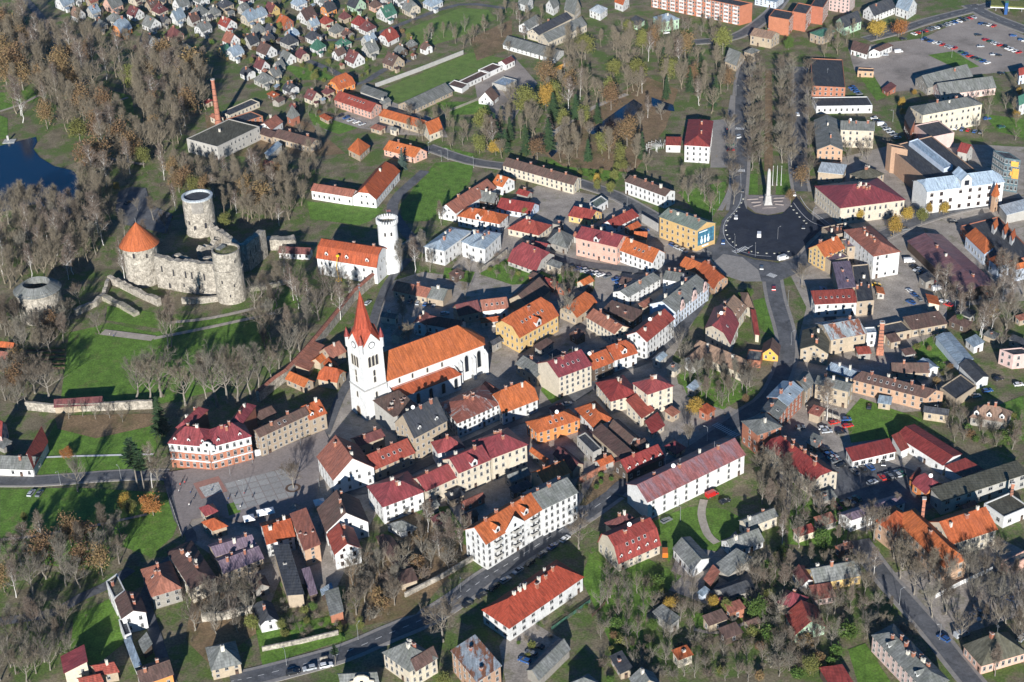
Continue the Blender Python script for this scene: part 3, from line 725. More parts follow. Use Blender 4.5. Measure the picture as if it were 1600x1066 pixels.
b('C', 'house', 'grey-roofed house with square tan tower', [([(1310, 377), (1385, 407), (1437, 347)], -4, 1, 'g1:.6', 't', 'gr'), ([(1428, 317), (1480, 332), (1532, 310)], -6.5, 1, 'h1:.5', 't', 'gr')], 'house')
CONC = b('C', 'theatre', 'white theatre with red hipped roof', [([(1060, 895), (1222, 905), (1243, 745)], 106, 3, 'h2:.45', 'w', 'rd', dict(ch=2)), ([(945, 895), (1042, 897), 9], 46, 1, 's1:.15', 'w', 'rd')], ws=3.0)
# -- apartment blocks and the north-east
LONGB = b('C', 'apartment_block', 'long five-storey block with brick end wall', [([(860, -72), (1408, 38), (1483, 18)], 120, 5, 'f', 'ob', 'dk', dict(nw='2', ws=2.2))], ww=1.4)
b('D', 'apartment_block', 'stepped five-storey red brick apartment block', [([(5, 100), (130, 122), (165, 75)], 102, 5, 'f', 'ob', 'dk', dict(nw='1')), ([(150, 70), (235, 86), (270, 32)], 112, 5, 'f', 'ob', 'dk', dict(nw='1')), ([(262, 35), (340, 47), (375, -10)], 108, 5, 'f', 'ob', 'dk', dict(nw='1'))])
b('D', 'apartment_block', 'pale pink apartment block at top edge', [([(378, -20), (505, 2), (540, -40)], 85, 4, 'f', 'pk', 'lt')])
b('D', 'apartment_block', 'pale blue apartment block between brick blocks', [([(-80, -12), (50, 15), (100, -25)], 42, 3, 'f', 'lb', 'bl')])
b('D', 'house', 'white gabled house with dark roof beyond avenue', [([(583, 67), (655, 100), (790, 45)], 42, 2, 'g2:.8', 'w', 'dk', dict(ch=2))], 'house')
b('D', 'house', 'white house with blue-grey roof at top', [([(785, 42), (865, 70), (922, 30)], -6, 2, 'g1:.8', 'w', 'bl')], 'house')
b('D', 'house', 'pale blue-green house with dark roof', [([(415, 132), (470, 172), (580, 130)], 52, 2, 'g2:.7', 'gn', 'dk')], 'house')
b('D', 'house', 'tan house with low dark green roof', [([(255, 202), (330, 227), (415, 192)], -6, 2, 'h1:.3', 't', 'gm')], 'house')
b('D', 'shop', 'white shop with brown-grey roofs on gravel', [([(508, 305), (612, 337), (640, 285)], 32, 1, 'g1:.4', 'w', 'br'), ([(612, 325), (690, 318), (775, 280)], -4, 1, 'g2:.5', 'w', 'br')])
OFFICE = b('D', 'office_building', 'brick office building with dark flat roof', [([(262, 358), (272, 530), (478, 540)], 92, 3, 'f', 'b', 'dk', dict(ant=1)), ([(272, 600), (300, 655), (645, 650)], 48, 1, 'f', 'w', 'dk')])
b('D', 'office_building', 'cream building with long grey roof', [([(300, 925), (465, 927), (440, 742)], 72, 2, 'g2:.45', 'bt', 'gr', dict(ch=2)), ([(445, 800), (658, 808), 14], 110, 3, 'g1:.35', 'c', 'gr', dict(ch=3, dish=1))])
b('D', 'annex', 'low pale metal-roofed annex by avenue', [([(305, 1060), (465, 1077), 11], -7, 1, 's1:.1', 't', 'lt')])
b('H', 'hip_house', 'tan building with brown hipped roof', [([(500, 22), (600, 67), (722, 22)], -9, 3, 'h2:.5', 't', 'ms', dict(ch=5))])
b('D', 'garage', 'small brick garage with red roof', [([(700, 547), (735, 572), (792, 547)], 25, 1, 's1:.2', 'b', 'mr')], 'garage')
b('D', 'shed', 'flat-roofed shed beside gravel yard', [([(553, 437), (652, 442), 6], -4, 1, 'f', 'bt', 'dk')], 'shed')
b('D', 'barn', 'grey-roofed barn with small front gable', [([(905, 487), (985, 542), (1265, 470)], -5, 1, 'g2:.6', 'x', 'gr', dict(ch=1))], 'barn')
b('D', 'barn', 'pink-walled barn with long grey roof', [([(1010, 532), (1065, 587), (1410, 542)], -4.5, 1, 'g2:.6', 'pk', 'gr')], 'barn')
b('D', 'school', 'three-storey cream school with grey roof', [([(873, 657), (955, 710), (1327, 642)], 132, 3, 'h2:.4', 'c', 'gr', dict(ch=3))], ws=3.2, ww=1.3)
b('D', 'house', 'small red-roofed house behind concert hall', [([(1165, 932), (1228, 947), 8], -6, 1, 'g1:.9', 'g', 'rd')], 'house')
b('D', 'house', 'red-roofed house at right edge', [([(1535, 440), (1548, 467), (1640, 445)], -6, 2, 'g2:.8', 'lb', 'rd')], 'house')
b('D', 'house', 'white house with green roof at right edge', [([(1530, 612), (1548, 652), (1650, 605)], -7, 2, 'g2:.7', 'w', 'gm')], 'house')
b('D', 'concert_hall', 'large brown concert hall with dark roof', [([(740, 905), (1010, 1130), (1290, 1055)], -12, 0, 'f', 'bt', 'dk'), ([(870, 872), (1085, 1040), (1140, 1020)], -14, 0, 'f', 'lb', 'hb'), ([(735, 882), (762, 905), (862, 925)], -15, 0, 'f', 'bt', 'dk')])
b('D', 'studio_building', 'grey box building with tan front wall', [([(905, 772), (1000, 847), (1150, 817)], 88, 1, 'f', 'pk', 'dk', dict(nw='2')), ([(840, 725), (880, 802), (908, 762)], -9, 1, 's1:.3', 'b', 'dk')])
HALL = b('V', 'town_hall', 'large white hall with blue-grey roof', [([(-143, 518), (85, 690), (1290, 537)], 352, 3, 'k2:.5', 'w', 'hb', dict(dm=1, dms=3.4, dmh=.02, nw='1', ws=4.6))], ww=1.7, wh=2.0, wf='b')
GBLK = b('V', 'glass_block', 'glazed office block with yellow panels', [([(1110, 45), (1290, 165), (1530, 200)], 505, 5, 'f', 'gl', 'dk', dict(ws=1.6))], ww=1.3, wh=2.2, miss=0)
b('H', 'museum', 'cream corner palace with red roof and cornice', [([(285, 97), (445, 234), (850, 182)], 105, 2, 'h2:.35', 'c', 'cr', dict(ch=9))], ws=2.6, ww=1.1, wh=2.2)
b('H', 'apartment_house', 'whitewashed four-storey house with dark red roof', [([(650, 532), (820, 502), (630, 340)], 142, 4, 'h2:.45', 'w', 'rb', dict(ch=6))], ws=3.4, miss=.25)
b('H', 'apartment_house', 'tan annex with small white dome', [([(490, 475), (612, 462), 9], 100, 3, 'f', 't', 'pu', dict(ch=3))])
b('H', 'house', 'yellow gabled house facing roundabout', [([(247, 482), (350, 537), (478, 480)], 90, 3, 'g2:.7', 'y', 'or', dict(ch=2))], 'house', ws=2.5)
b('H', 'house', 'purple-roofed rear house beside yellow gabled house', [([(385, 562), (500, 532), 8], -7, 1, 'f', 't', 'pu', dict(ch=2)), ([(395, 402), (545, 372), 10], -8, 1, 'f', 't', 'br', dict(ch=4))])
b('H', 'long_building', 'long building with dark flat roof', [([(548, 812), (655, 802), (620, 577)], 88, 2, 'f', 't', 'dk', dict(ch=4)), ([(432, 742), (545, 720), (505, 557)], -8, 1, 's2:.1', 't', 'pu', dict(ch=2))])
b('U', 'modern_building', 'white modern building with red roof', [([(128, 162), (180, 282), (716, 258)], 165, 2, 's2:.22', 'w', 'rd', dict(sk=6, skh=.45))], ws=3.4)
b('U', 'tenement', 'tan building with rusty striped metal roof', [([(380, 722), (825, 642), 16], 192, 2, 'g1:.4', 't', 'rs', dict(ch=2)), ([(-5, 832), (352, 892), (378, 655)], 150, 2, 'g2:.5', 't', 'ms', dict(ch=3)), ([(826, 634), (956, 626), 5], 172, 2, 'f', 'w', 'bl')], ws=3.0)
b('H', 'garage_row', 'low tan garage row with brown roof', [([(718, 1020), (888, 985), 9], -4, 1, 'f', 't', 'dk'), ([(888, 985), (1112, 945), 9], -4, 1, 's1:.2', 't', 'br', dict(ch=2))], 'garage', ww=1.6)
b('H', 'market_hall', 'long market hall with purple-brown roof', [([(857, 435), (1200, 760), (1425, 715)], 58, 0, 'g1:.25', 'd', 'mk', dict(ch=3))])
b('H', 'shopping_centre', 'brick shopping centre with orange gabled roofs', [([(1190, 342), (1412, 582), (1650, 520)], 62, 1, 'f', 'b', 'dk'), ([(1215, 402), (1335, 517), (1397, 472)], -6.5, 1, 'h1:.9', 'lb', 'or'), ([(1360, 547), (1416, 592), (1499, 572)], -6.5, 1, 'h2:1', 'lb', 'or'), ([(1500, 592), (1532, 612), (1625, 592)], -6.5, 1, 'h2:1', 'lb', 'or'),
  ([(1375, 345), (1398, 368), (1422, 335)], -8, 0, 'g2:1.2', 'w', 'or'), ([(1440, 375), (1462, 400), (1486, 365)], -8, 0, 'g2:1.2', 'w', 'or'), ([(1485, 412), (1508, 436), (1530, 402)], -8, 0, 'g2:1.2', 'w', 'or')])
b('H', 'warehouse', 'low warehouse with pale ribbed metal roof', [([(1425, 217), (1472, 277), (1650, 240)], -5, 0, 's1:.05', 'g', 'lt')])
b('H', 'brick_turret', 'orange brick turret with pointed roof', [([(1375, 152), (1400, 167), (1430, 152)], 98, 2, 'p:3.4', 'bt', 'or')], 'tower', ws=1.6, ww=.7)
# -- east side
b('Q', 'brick_terrace', 'brick corner terrace with grey hipped roof', [([(140, 772), (345, 948), (655, 838)], 262, 3, 'h2:.4', 'b', 'gr', dict(ch=1)), ([(370, 652), (592, 760), (717, 593)], 212, 3, 'g2:.35', 'b', 'gr', dict(nw='1', ch=1, sk=1)), ([(455, 475), (717, 589), (914, 384)], 218, 3, 'g2:.35', 'b', 'bl', dict(nw='1', ch=2, sk=1))], ws=2.8)
b('Q', 'tenement', 'tan L-shaped tenement with grey roof', [([(1045, 308), (1470, 414), (1542, 292)], 215, 2, 'g1:.35', 't', 'gr', dict(ch=3)), ([(800, 264), (926, 417), (1047, 304)], 185, 3, 'g2:.4', 't', 'gr', dict(nw='1', ch=1))], ws=3.2)
b('L', 'tenement', 'cream tenement with long red roof', [([(-25, 655), (280, 882), (436, 823)], 102, 3, 'k1:.6', 'c', 'rd', dict(ch=8))], ws=2.7)
b('L', 'shop', 'white shop with red roof and car park', [([(475, 687), (520, 754), (794, 691)], 52, 1, 's2:.15', 'w', 'rd'), ([(760, 612), (820, 692), (872, 667)], -4, 0, 's2:.15', 'w', 'rd')], ww=2.0, ws=2.6)
b('L', 'hall', 'white hall with broad red roof', [([(785, 592), (1080, 780), (1198, 707)], 62, 1, 'g1:.25', 'w', 'rd'), ([(1085, 792), (1200, 852), (1332, 802)], -4, 0, 's2:.1', 'w', 'rd')], ws=6)
b('L', 'house', 'small brick-red house in car park', [([(885, 887), (975, 957), (1085, 897)], -3.8, 1, 'k1:.7', 'o', 'cr', dict(dish=1, ch=1)), ([(868, 852), (890, 875), (948, 812)], -3.4, 0, 'g2:.6', 'o', 'rd')], 'house')
b('Z', 'long_block', 'long building with mossy dark flat roof', [([(130, 627), (315, 827), (1660, 388)], -6.5, 2, 's2:.03', 'g', 'ms', dict(ws=4.4))], ww=2.0)
b('Z', 'shed', 'red-roofed shed below mossy long building', [([(270, 862), (330, 907), (612, 832)], -3, 0, 's2:.2', 'b', 'rd'), ([(560, 905), (640, 950), (860, 860)], -3, 0, 'g2:.6', 'b', 'mr')], 'shed')
b('Z', 'derelict_building', 'derelict white building with overgrown flat roof', [([(965, 852), (1270, 1066), (1660, 900)], -5, 1, 'f', 'w', 'ms')], ww=1.8, ws=4)
b('L', 'street_row', 'long tan row with brown and blue roof', [([(515, 247), (975, 364), (1094, 326)], 82, 2, 'g1:.5', 'bt', 'br', dict(ch=5, sk=8)), ([(355, 187), (520, 247), 8], -5, 1, 'g1:.4', 't', 'bl', dict(ch=2))], ws=3.0)
b('L', 'annex', 'dark flat-roofed annex with tan wall', [([(1062, 297), (1160, 372), (1287, 287)], -4, 0, 'f', 't', 'dk')])
b('L', 'long_shed', 'long shed with blue metal roof', [([(1030, -17), (1172, 150), (1270, 122)], -4, 0, 'g1:.2', 'lb', 'bl'), ([(1175, 157), (1285, 267), (1367, 232)], -4, 0, 'g1:.4', 'w', 'dk')], 'shed')
b('L', 'shed', 'small white shed with pale blue roof', [([(1215, 2), (1270, 50), (1337, 30)], -3.5, 1, 's1:.2', 'w', 'bl')], 'shed')
b('L', 'house', 'low brown-roofed house in yard', [([(765, 207), (1000, 207), 8], -3.6, 1, 'g1:.6', 't', 'br', dict(ch=1)), ([(985, 192), (1057, 174), 8], -4.2, 1, 'g2:.4', 'w', 'bl')], 'house')
b('L', 'house', 'old pink-roofed wooden house', [([(1243, 480), (1478, 514), (1510, 447)], 52, 1, 'h1:.9', 'x', 'tn', dict(dm=3, dms=1.2, ch=2))], 'house', ws=2.4)
b('L', 'house', 'pinkish building at right edge', [([(1430, 62), (1515, 97), (1650, 85)], -7, 2, 'f', 'pk', 'dk')])
# -- south-west: round the lower end of the square
b('M', 'pavilion', 'small orange hipped pavilion at square corner', [([(1240, 77), (1310, 132), (1407, 102)], -4, 1, 'h2:.7', 't', 'or'), ([(1225, -10), (1265, 42), (1352, 12)], -4, 1, 'h2:.7', 't', 'cr')], 'house')
b('W', 'tenement', 'cream tenement with brown roof and dish', [([(520, 182), (683, 437), (858, 352)], 108, 3, 'h1:.35', 'c', 'br', dict(ch=5, dish=1, ant=1))])
b('W', 'wooden_house', 'weathered wooden house with orange-red roof', [([(343, 302), (418, 489), (626, 427)], 92, 2, 'h1:.7', 'x', 'rb', dict(ch=3, sk=1))], 'house')
b('W', 'narrow_building', 'narrow white building with patchwork roofs', [([(110, 382), (165, 497), (240, 442)], -8, 2, 'f', 'w', 'ms', dict(ch=1)), ([(165, 502), (215, 637), (389, 593)], 112, 2, 'g1:.5', 'w', 'br', dict(ch=2)), ([(195, 642), (235, 752), (282, 732)], -5, 1, 'f', 'w', 'dk'), ([(235, 802), (305, 972), (352, 947)], -3.5, 0, 's2:.1', 'w', 'bl')])
b('W', 'shed', 'slatted dark shed roof beside narrow building', [([(325, 790), (365, 870), (430, 820)], -3, 0, 's1:.25', 'd', 'gr')], 'shed')
b('W', 'house', 'brown-roofed orange house at bottom edge', [([(305, 972), (345, 1092), (571, 1012)], -5, 1, 'g2:.5', 'o', 'br', dict(ch=2))], 'house')
b('W', 'house', 'beige house with grey hipped roof', [([(782, 830), (822, 987), (1031, 940)], 72, 2, 'h2:.7', 't', 'gr', dict(ch=1))], 'house', ws=2.4)
b('M', 'house', 'red-roofed house in bottom left corner', [([(372, 907), (392, 1012), (549, 972)], -5.5, 2, 's1:.3', 'c', 'cr'), ([(548, 962), (600, 1025), (737, 1002)], -4, 1, 'g2:.6', 't', 'rd', dict(ch=1)), ([(470, 1040), (500, 1090), (640, 1060)], -4, 1, 'g2:.6', 't', 'rd')], 'house')
b('W', 'house', 'lilac-roofed house near tents', [([(845, 227), (905, 332), (1182, 227)], 72, 2, 'g2:.4', 't', 'pu', dict(ch=4)), ([(795, 137), (850, 217), (1132, 132)], -5.5, 0, 'g2:.4', 't', 'pu', dict(ch=3))], 'house')
b('X', 'tenement', 'orange and red roofed tenement below square', [([(200, 612), (285, 877), (645, 772)], 170, 3, 'g2:.45', 'w', 'or', dict(ch=3)), ([(582, 577), (748, 952), (959, 870)], 215, 4, 's2:.15', 'bt', 'rb', dict(ch=4))])
BAROQ = b('X', 'baroque_house', 'white house with curved gable and brown roof', [([(905, 434), (1018, 724), (1555, 602)], -6.5, 2, 'g1:.8', 'w', 'br', dict(ch=3, ws=4))], 'house')
b('X', 'house', 'white house with red half-hipped roof', [([(1025, 747), (1122, 1005), (1463, 924)], 192, 2, 'g1:.7', 'w', 'rd', dict(ch=2))], 'house', ws=3.6, wf='b')
b('N', 'long_building', 'long narrow tan building with grey roof', [([(105, 257), (190, 530), (299, 522)], 82, 1, 's2:.1', 't', 'dk', dict(ch=4, nw='12'))])
b('N', 'shed', 'lilac-roofed garden sheds beside long narrow building', [([(285, 402), (330, 532), (381, 517)], -3, 0, 's2:.2', 'd', 'pu'), ([(395, 502), (405, 532), (476, 487)], -3, 0, 's2:.2', 'd', 'bl')], 'shed')
b('N', 'outbuilding', 'small brick outbuilding with grey roof', [([(425, 537), (455, 657), (543, 627)], -4, 0, 's2:.2', 'b', 'gr')])
b('N', 'cottage', 'white cottage with dark grey roof', [([(-25, 602), (25, 717), (153, 690)], 52, 1, 'k1:.8', 'w', 'dk', dict(ch=1))], 'cottage')
b('N', 'stable', 'stable with mossy red-brown roof', [([(735, 167), (858, 354), (961, 347)], 42, 1, 'g1:.3', 't', 'br', dict(nw='1')), ([(858, 402), (893, 467), (1001, 434)], -3, 0, 's2:.15', 't', 'br')])
b('N', 'outbuilding', 'low outbuilding with twin grey hips', [([(800, 92), (895, 142), (999, 112)], -3, 1, 'h2:.6', 'w', 'gr')])
b('N', 'house', 'grey-roofed mansion at bottom edge', [([(775, 882), (945, 1002), (1123, 917)], -6.5, 2, 'h1:.8', 'c', 'gr', dict(ch=4)), ([(930, 935), (985, 1000), (1125, 915)], -6.4, 2, 'g2:.9', 'c', 'br')], 'house', ws=2.4)
CURV = b('N', 'house', 'dark-roofed house with curved pediment', [([(500, 1012), (520, 1084), (762, 1072)], -4.5, 1, 'g2:.7', 't', 'gr')], 'house')
b('N', 'block_house', 'brick block with patched blue and rusty roof', [([(1198, 870), (1362, 1068), (1518, 970)], 132, 3, 's1:.04', 'bt', 'rs', dict(ch=2))])
# -- south-east gardens
b('O', 'gambrel_house', 'cream house with red gambrel roof', [([(525, 202), (657, 337), (921, 220)], 56, 2, 'm2', 'c', 'rd', dict(dm=5, dms=.8, dmh=.3, sk=4, skh=.85, ch=2, dish=1)), ([(640, 140), (790, 75), 7], -8, 0, 'h1:.8', 'c', 'mr', dict(ch=2))], 'house')
b('O', 'apartment_house', 'white apartment house with red hipped roof', [([(-189, 619), (-17, 736), (446, 416)], 86, 2, 'h2:.7', 'w', 'sp', dict(ch=9, ant=1))], ws=4.0, ww=1.7, wh=1.4)
b('O', 'house', 'grey house with blue solar roof', [([(988, 240), (1110, 377), (1223, 300)], -4, 1, 'g1:.45', 'w', 'gr')], 'house')
b('O', 'house', 'white-gabled house with grey ridge roof', [([(1283, 194), (1360, 270), (1559, 194)], 42, 1, 'g2:.7', 'w', 'gr', dict(ch=2))], 'house')
b('O', 'house', 'grey-roofed house behind white-gabled one', [([(1395, 67), (1450, 117), (1645, 40)], -4.5, 1, 'g2:.6', 'c', 'gr', dict(ch=2))], 'house')
b('O', 'shed', 'collapsing grey shed in gardens', [([(1235, 352), (1335, 412), (1482, 342)], -3, 0, 's1:.3', 'x', 'gr')], 'shed')
b('O', 'shed', 'small brown-roofed garden shed', [([(1180, 427), (1225, 472), (1284, 407)], -3, 0, 's1:.25', 'd', 'rb')], 'shed')
b('O', 'shed', 'broad dark shed in gardens', [([(1230, 492), (1330, 552), (1497, 492)], -3, 0, 'g2:.5', 'x', 'dk')], 'shed')
b('O', 'shed', 'tiny blue-roofed garden hut', [([(1140, 512), (1175, 537), (1224, 507)], -2.6, 0, 's1:.2', 'lb', 'bl')], 'shed')
b('O', 'shed', 'tiny red garden hut', [([(1258, 560), (1290, 582), (1328, 560)], -2.5, 0, 's1:.2', 'b', 'cr')], 'shed')
b('O', 'barn', 'long low barn with worn grey roof', [([(85, 992), (165, 1057), (363, 862)], -3.5, 0, 'g2:.7', 'x', 'gr')], 'barn')
b('O', 'house', 'grey hipped house at bottom edge', [([(330, 1082), (420, 1152), (560, 1082)], -5, 1, 'h1:.7', 't', 'gr')], 'house')
b('O', 'house', 'grey gabled cottage at bottom edge', [([(720, 1042), (770, 1122), (922, 1082)], -5, 1, 'g1:.8', 't', 'gr', dict(ch=1))], 'cottage')
b('P', 'house', 'yellow and white house with grey roof', [([(290, 462), (582, 407), 9], -4, 1, 'g1:.7', 'y', 'gr', dict(ch=3)), ([(145, 380), (207, 472), (293, 440)], -3.5, 1, 'g1:.6', 'w', 'mr')], 'house')
b('P', 'shed', 'small pink shed with red-brown roof', [([(285, 557), (422, 537), 6], -3, 1, 's1:.25', 'pk', 'rb')], 'shed')
b('P', 'house', 'red-roofed house with green front gable', [([(105, 645), (165, 777), (359, 722)], 52, 1, 'g1:.7', 'gn', 'rd'), ([(50, 572), (190, 622), 8], -4.5, 0, 'h1:.8', 't', 'cr', dict(ch=1))], 'house')
b('P', 'school', 'brick and cream school with large orange roof', [([(760, 40), (1085, 360), (1235, 306)], 112, 2, 'h1:.75', 'bt', 'or', dict(ch=1)), ([(660, 66), (770, 150), (890, 55)], -8, 2, 'h2:.6', 'bt', 'or'), ([(1130, 217), (1419, 122), 15], 102, 2, 'g1:.65', 'c', 'or', dict(ch=3))], ws=3.2, ww=1.3, wh=1.9)
b('Y', 'house', 'white house with lilac metal roof', [([(225, 492), (398, 577), (1082, 352)], 152, 2, 'g2:.3', 'w', 'pu')], 'house')
b('P', 'apartment_house', 'pale pink house with grey roof and chimneys', [([(636, 775), (980, 1132), (1122, 1054)], 102, 3, 'h1:.5', 'pk', 'gr', dict(ch=9, dm=2))], ws=2.6)
b('P', 'garage', 'red-roofed garage at bottom edge', [([(312, 987), (385, 1092), (532, 1072)], -3, 0, 's2:.1', 'd', 'rd')], 'garage')
b('P', 'house', 'mossy-roofed house with pink wall', [([(1200, 837), (1315, 967), (1600, 882)], -4, 1, 'h1:.8', 'p', 'ms', dict(ch=1, ant=1))], 'house', ws=2.2)
b('P', 'garage', 'orange brick garage at right edge', [([(1440, 317), (1480, 352), (1650, 275)], -4, 0, 'f', 'p', 'gr')], 'garage')
# -- west edge
b('I', 'house', 'grey and red roofed white house on road', [([(-60, 797), (205, 807), 9], 48, 1, 'g1:.7', 'w', 'gr', dict(ch=1)), ([(150, 722), (205, 800), (298, 632)], -4.5, 0, 'g2:.8', 'w', 'rd')], 'house')
b('I', 'house', 'pink house with red roof at left edge', [([(-60, 562), (10, 602), (46, 522)], -6, 2, 'g1:.8', 'pk', 'rd')], 'house')
b('I', 'shed', 'grey shed at left edge', [([(-30, 652), (20, 677), (79, 642)], -2.6, 0, 's1:.2', 'x', 'gr')], 'shed')
b('I', 'lean_to', 'long dark red lean-to behind garden wall', [([(330, 422), (630, 402), 6], -3.2, 0, 'g1:.7', 't', 'mr')], 'shed')
b('I', 'cottage', 'orange-roofed cottage at left edge', [([(-10, 62), (75, 72), (113, 32)], -3.5, 1, 'g1:.8', 't', 'or'), ([(-60, 120), (40, 130), 6], -3.5, 0, 'g1:.8', 't', 'rb')], 'cottage')
RATH = b('I', 'red_palace', 'red and white palace with crimson roof', [([(1030, 642), (1287, 664), 12], 152, 3, 'h1:.75', 'b', 'cr', dict(ch=3, dm=3, dms=.8)), ([(1287, 668), (1553, 598), 12], 150, 3, 'h1:.75', 'b', 'cr', dict(ch=3, dm=2, dms=.8)), ([(1082, 545), (1150, 560), 16], -12.5, 0, 'h2:.9', 'b', 'cr', dict(ch=2)), ([(1405, 520), (1490, 530), 15], -12.5, 0, 'h2:.9', 'b', 'cr', dict(ch=2))], ws=2.55, ww=1.25, wh=2.1, miss=0)
# -- the hillside suburb
for t, x, y, rm, wl_, s, ax in [
 ('B', 95, 112, 'mr', 'y', 1, '1'), ('B', 255, 70, 'bl', 'w', 1, '1'), ('B', 395, 38, 'rd', 'w', 1, '2'), ('B', 440, 110, 'dk', 'o', 1, '2'), ('B', 610, 84, 'dk', 'gn', 1.1, '1'), ('B', 760, 48, 'dk', 'w', 1.1, '1'), ('B', 880, 47, 'gr', 'w', .9, '2'),
 ('B', 945, 108, 'gr', 'c', 1.1, '1'), ('B', 1080, 74, 'bl', 'w', 1.2, '1'), ('B', 800, 142, 'gm', 'w', 1.25, '2'), ('B', 170, 192, 'or', 'b', 1, '1'), ('B', 310, 160, 'br', 'w', 1.2, '2'), ('B', 425, 182, 'rd', 'c', .9, '1'), ('B', 490, 240, 'gr', 'c', 1.1, '2'),
 ('B', 635, 192, 'rd', 'w', 1, '1'), ('B', 685, 228, 'mr', 'w', 1.1, '2'), ('B', 815, 292, 'rd', 'w', 1.3, '2'), ('B', 690, 302, 'bl', 'g', 1, '2'), ('B', 345, 280, 'dk', 'w', 1.1, '1'), ('B', 375, 344, 'gm', 'w', 1.05, '1'), ('B', 530, 320, 'gm', 'g', 1, '2'),
 ('B', 200, 310, 'dk', 'g', 1.1, '2'), ('B', 60, 372, 'br', 'w', 1.2, '1'), ('B', 185, 412, 'gr', 'w', 1.1, '1'), ('B', 140, 457, 'gr', 'g', .8, '2'), ('B', 30, 462, 'mr', 'w', 1, '1'), ('B', 40, 548, 'gr', 'g', 1.2, '1'), ('B', 205, 602, 'rd', 'w', 1.05, '1'),
 ('B', 345, 652, 'mr', 'c', 1.1, '1'), ('B', 435, 614, 'mr', 't', .8, '2'), ('B', 505, 380, 'br', 'w', .9, '2'), ('B', 600, 424, 'mr', 'w', 1.15, '1'), ('B', 840, 442, 'br', 't', 1.25, '1'), ('B', 700, 362, 'gr', 'g', 1.1, '2'), ('B', 1045, 342, 'br', 'w', .75, '1'), ('B', 730, 82, 'br', 'p', .9, '2'),
 ('B', 15, 242, 'mr', 'c', 1, '2'), ('B', 215, 262, 'bl', 'g', .9, '2'),
 ('A', 390, 72, 'bl', 'w', 1.1, '2'), ('A', 475, 142, 'rb', 'w', 1, '1'), ('A', 570, 120, 'bl', 'g', .9, '2'), ('A', 690, 87, 'gr', 'p', 1.2, '2'), ('A', 830, 137, 'mr', 'w', 1, '1'), ('A', 745, 237, 'bl', 'o', 1.3, '2'), ('A', 610, 208, 'gr', 't', 1, '1'), ('A', 840, 42, 'br', 'c', 1.1, '2'),
 ('A', 980, 117, 'mr', 'c', 1.05, '2'), ('A', 1110, 82, 'rd', 'w', 1.1, '2'), ('A', 1230, 50, 'gr', 'w', 1, '1'), ('A', 1225, 132, 'gr', 'w', 1.1, '1'), ('A', 1375, 82, 'rd', 't', 1.1, '1'), ('A', 1510, 47, 'mr', 'w', 1, '2'), ('A', 1395, 202, 'rd', 'w', 1.1, '1'), ('A', 1530, 167, 'bl', 'c', 1.1, '2'),
 ('A', 1415, 302, 'rb', 'w', 1.1, '1'), ('A', 1245, 230, 'gr', 'w', 1.1, '2'), ('A', 1090, 162, 'bl', 'w', 1.05, '2'), ('A', 925, 202, 'gr', 'w', 1.15, '1'), ('A', 1070, 272, 'mr', 'p', 1.2, '1'), ('A', 910, 310, 'dk', 'w', 1.15, '1'), ('A', 1440, 382, 'bl', 'w', 1.1, '2'), ('A', 1520, 502, 'dk', 'w', .9, '1'), ('A', 1545, 312, 'dk', 'g', 1, '2'), ('B', 540, 152, 'mr', 't', .8, '2'), ('B', 345, 197, 'bl', 'g', .8, '2'), ('B', 90, 237, 'dk', 'g', .8, '1'), ('B', 65, 290, 'dk', 'x', .8, '2'), ('B', 885, 367, 'gr', 'd', .9, '1'), ('B', 955, 322, 'gr', 'd', .8, '2'), ('A', 1010, 47, 'mr', 't', .9, '1'), ('A', 930, 82, 'rb', 't', .8, '2'), ('A', 1320, 122, 'gr', 'g', .8, '2'), ('A', 1130, 342, 'gr', 'w', .9, '1'), ('A', 1380, 364, 'gm', 'y', .8, '2'), ('A', 1495, 100, 'gr', 'g', .8, '2'), ('A', 700, 167, 'gr', 'g', 1, '1'), ('A', 560, 52, 'rb', 't', .8, '2'), ('A', 470, 37, 'gr', 'w', .8, '1'), ('A', 1185, 172, 'br', 'g', .8, '2'), ('A', 1010, 172, 'dk', 'x', .8, '1'), ('B', 560, 260, 'br', 'x', .8, '1'), ('B', 430, 60, 'gr', 'w', .9, '1'), ('B', 20, 140, 'bl', 'w', .9, '2'), ('B', 275, 395, 'mr', 'c', .9, '1'), ('B', 110, 510, 'rd', 'c', .9, '2')]:
    villa(t, x, y, rm, wl_, s, ax)
# ------------------------------------------------------------------ the ground
mat('ground', (.185, .155, .10), var=.4, scale=.11, rnd=0, fine=.35, second=(.10, .15, .035), thr=(.45, .57))
mat('lawn', (.11, .205, .03), var=.36, scale=.22, rnd=.03, fine=.32, second=(.18, .155, .07), thr=(.55, .85))
mat('pitch', (.135, .21, .045), var=.25, scale=.2, rnd=0, fine=.22, second=(.16, .18, .06), thr=(.5, .8))
mat('leaf_litter', (.22, .15, .085), var=.3, scale=.1, rnd=.03, fine=.3, second=(.09, .10, .03), thr=(.5, .7))
mat('asphalt', (.125, .127, .135), var=.28, scale=.2, rnd=.05, fine=.16, second=(.085, .087, .093), thr=(.5, .62))
mat('asphalt_new_shaded', (.022, .028, .044), var=.3, scale=.12, rnd=0, fine=.15, second=(.034, .039, .054), thr=(.5, .6))  # fresh asphalt, its colour darkened to navy to include the shade lying there
mat('pavement', (.28, .26, .24), var=.12, scale=.3, rnd=.04, fine=.12)
mat('yard', (.33, .29, .25), var=.3, scale=.16, rnd=.03, fine=.2, second=(.15, .15, .07), thr=(.56, .72))
mat('gravel', (.33, .285, .25), var=.2, scale=.05, rnd=.03, fine=.18, second=(.16, .14, .12), thr=(.5, .7))
mat('path', (.40, .35, .29), var=.15, scale=.2, rnd=.03, fine=.15)
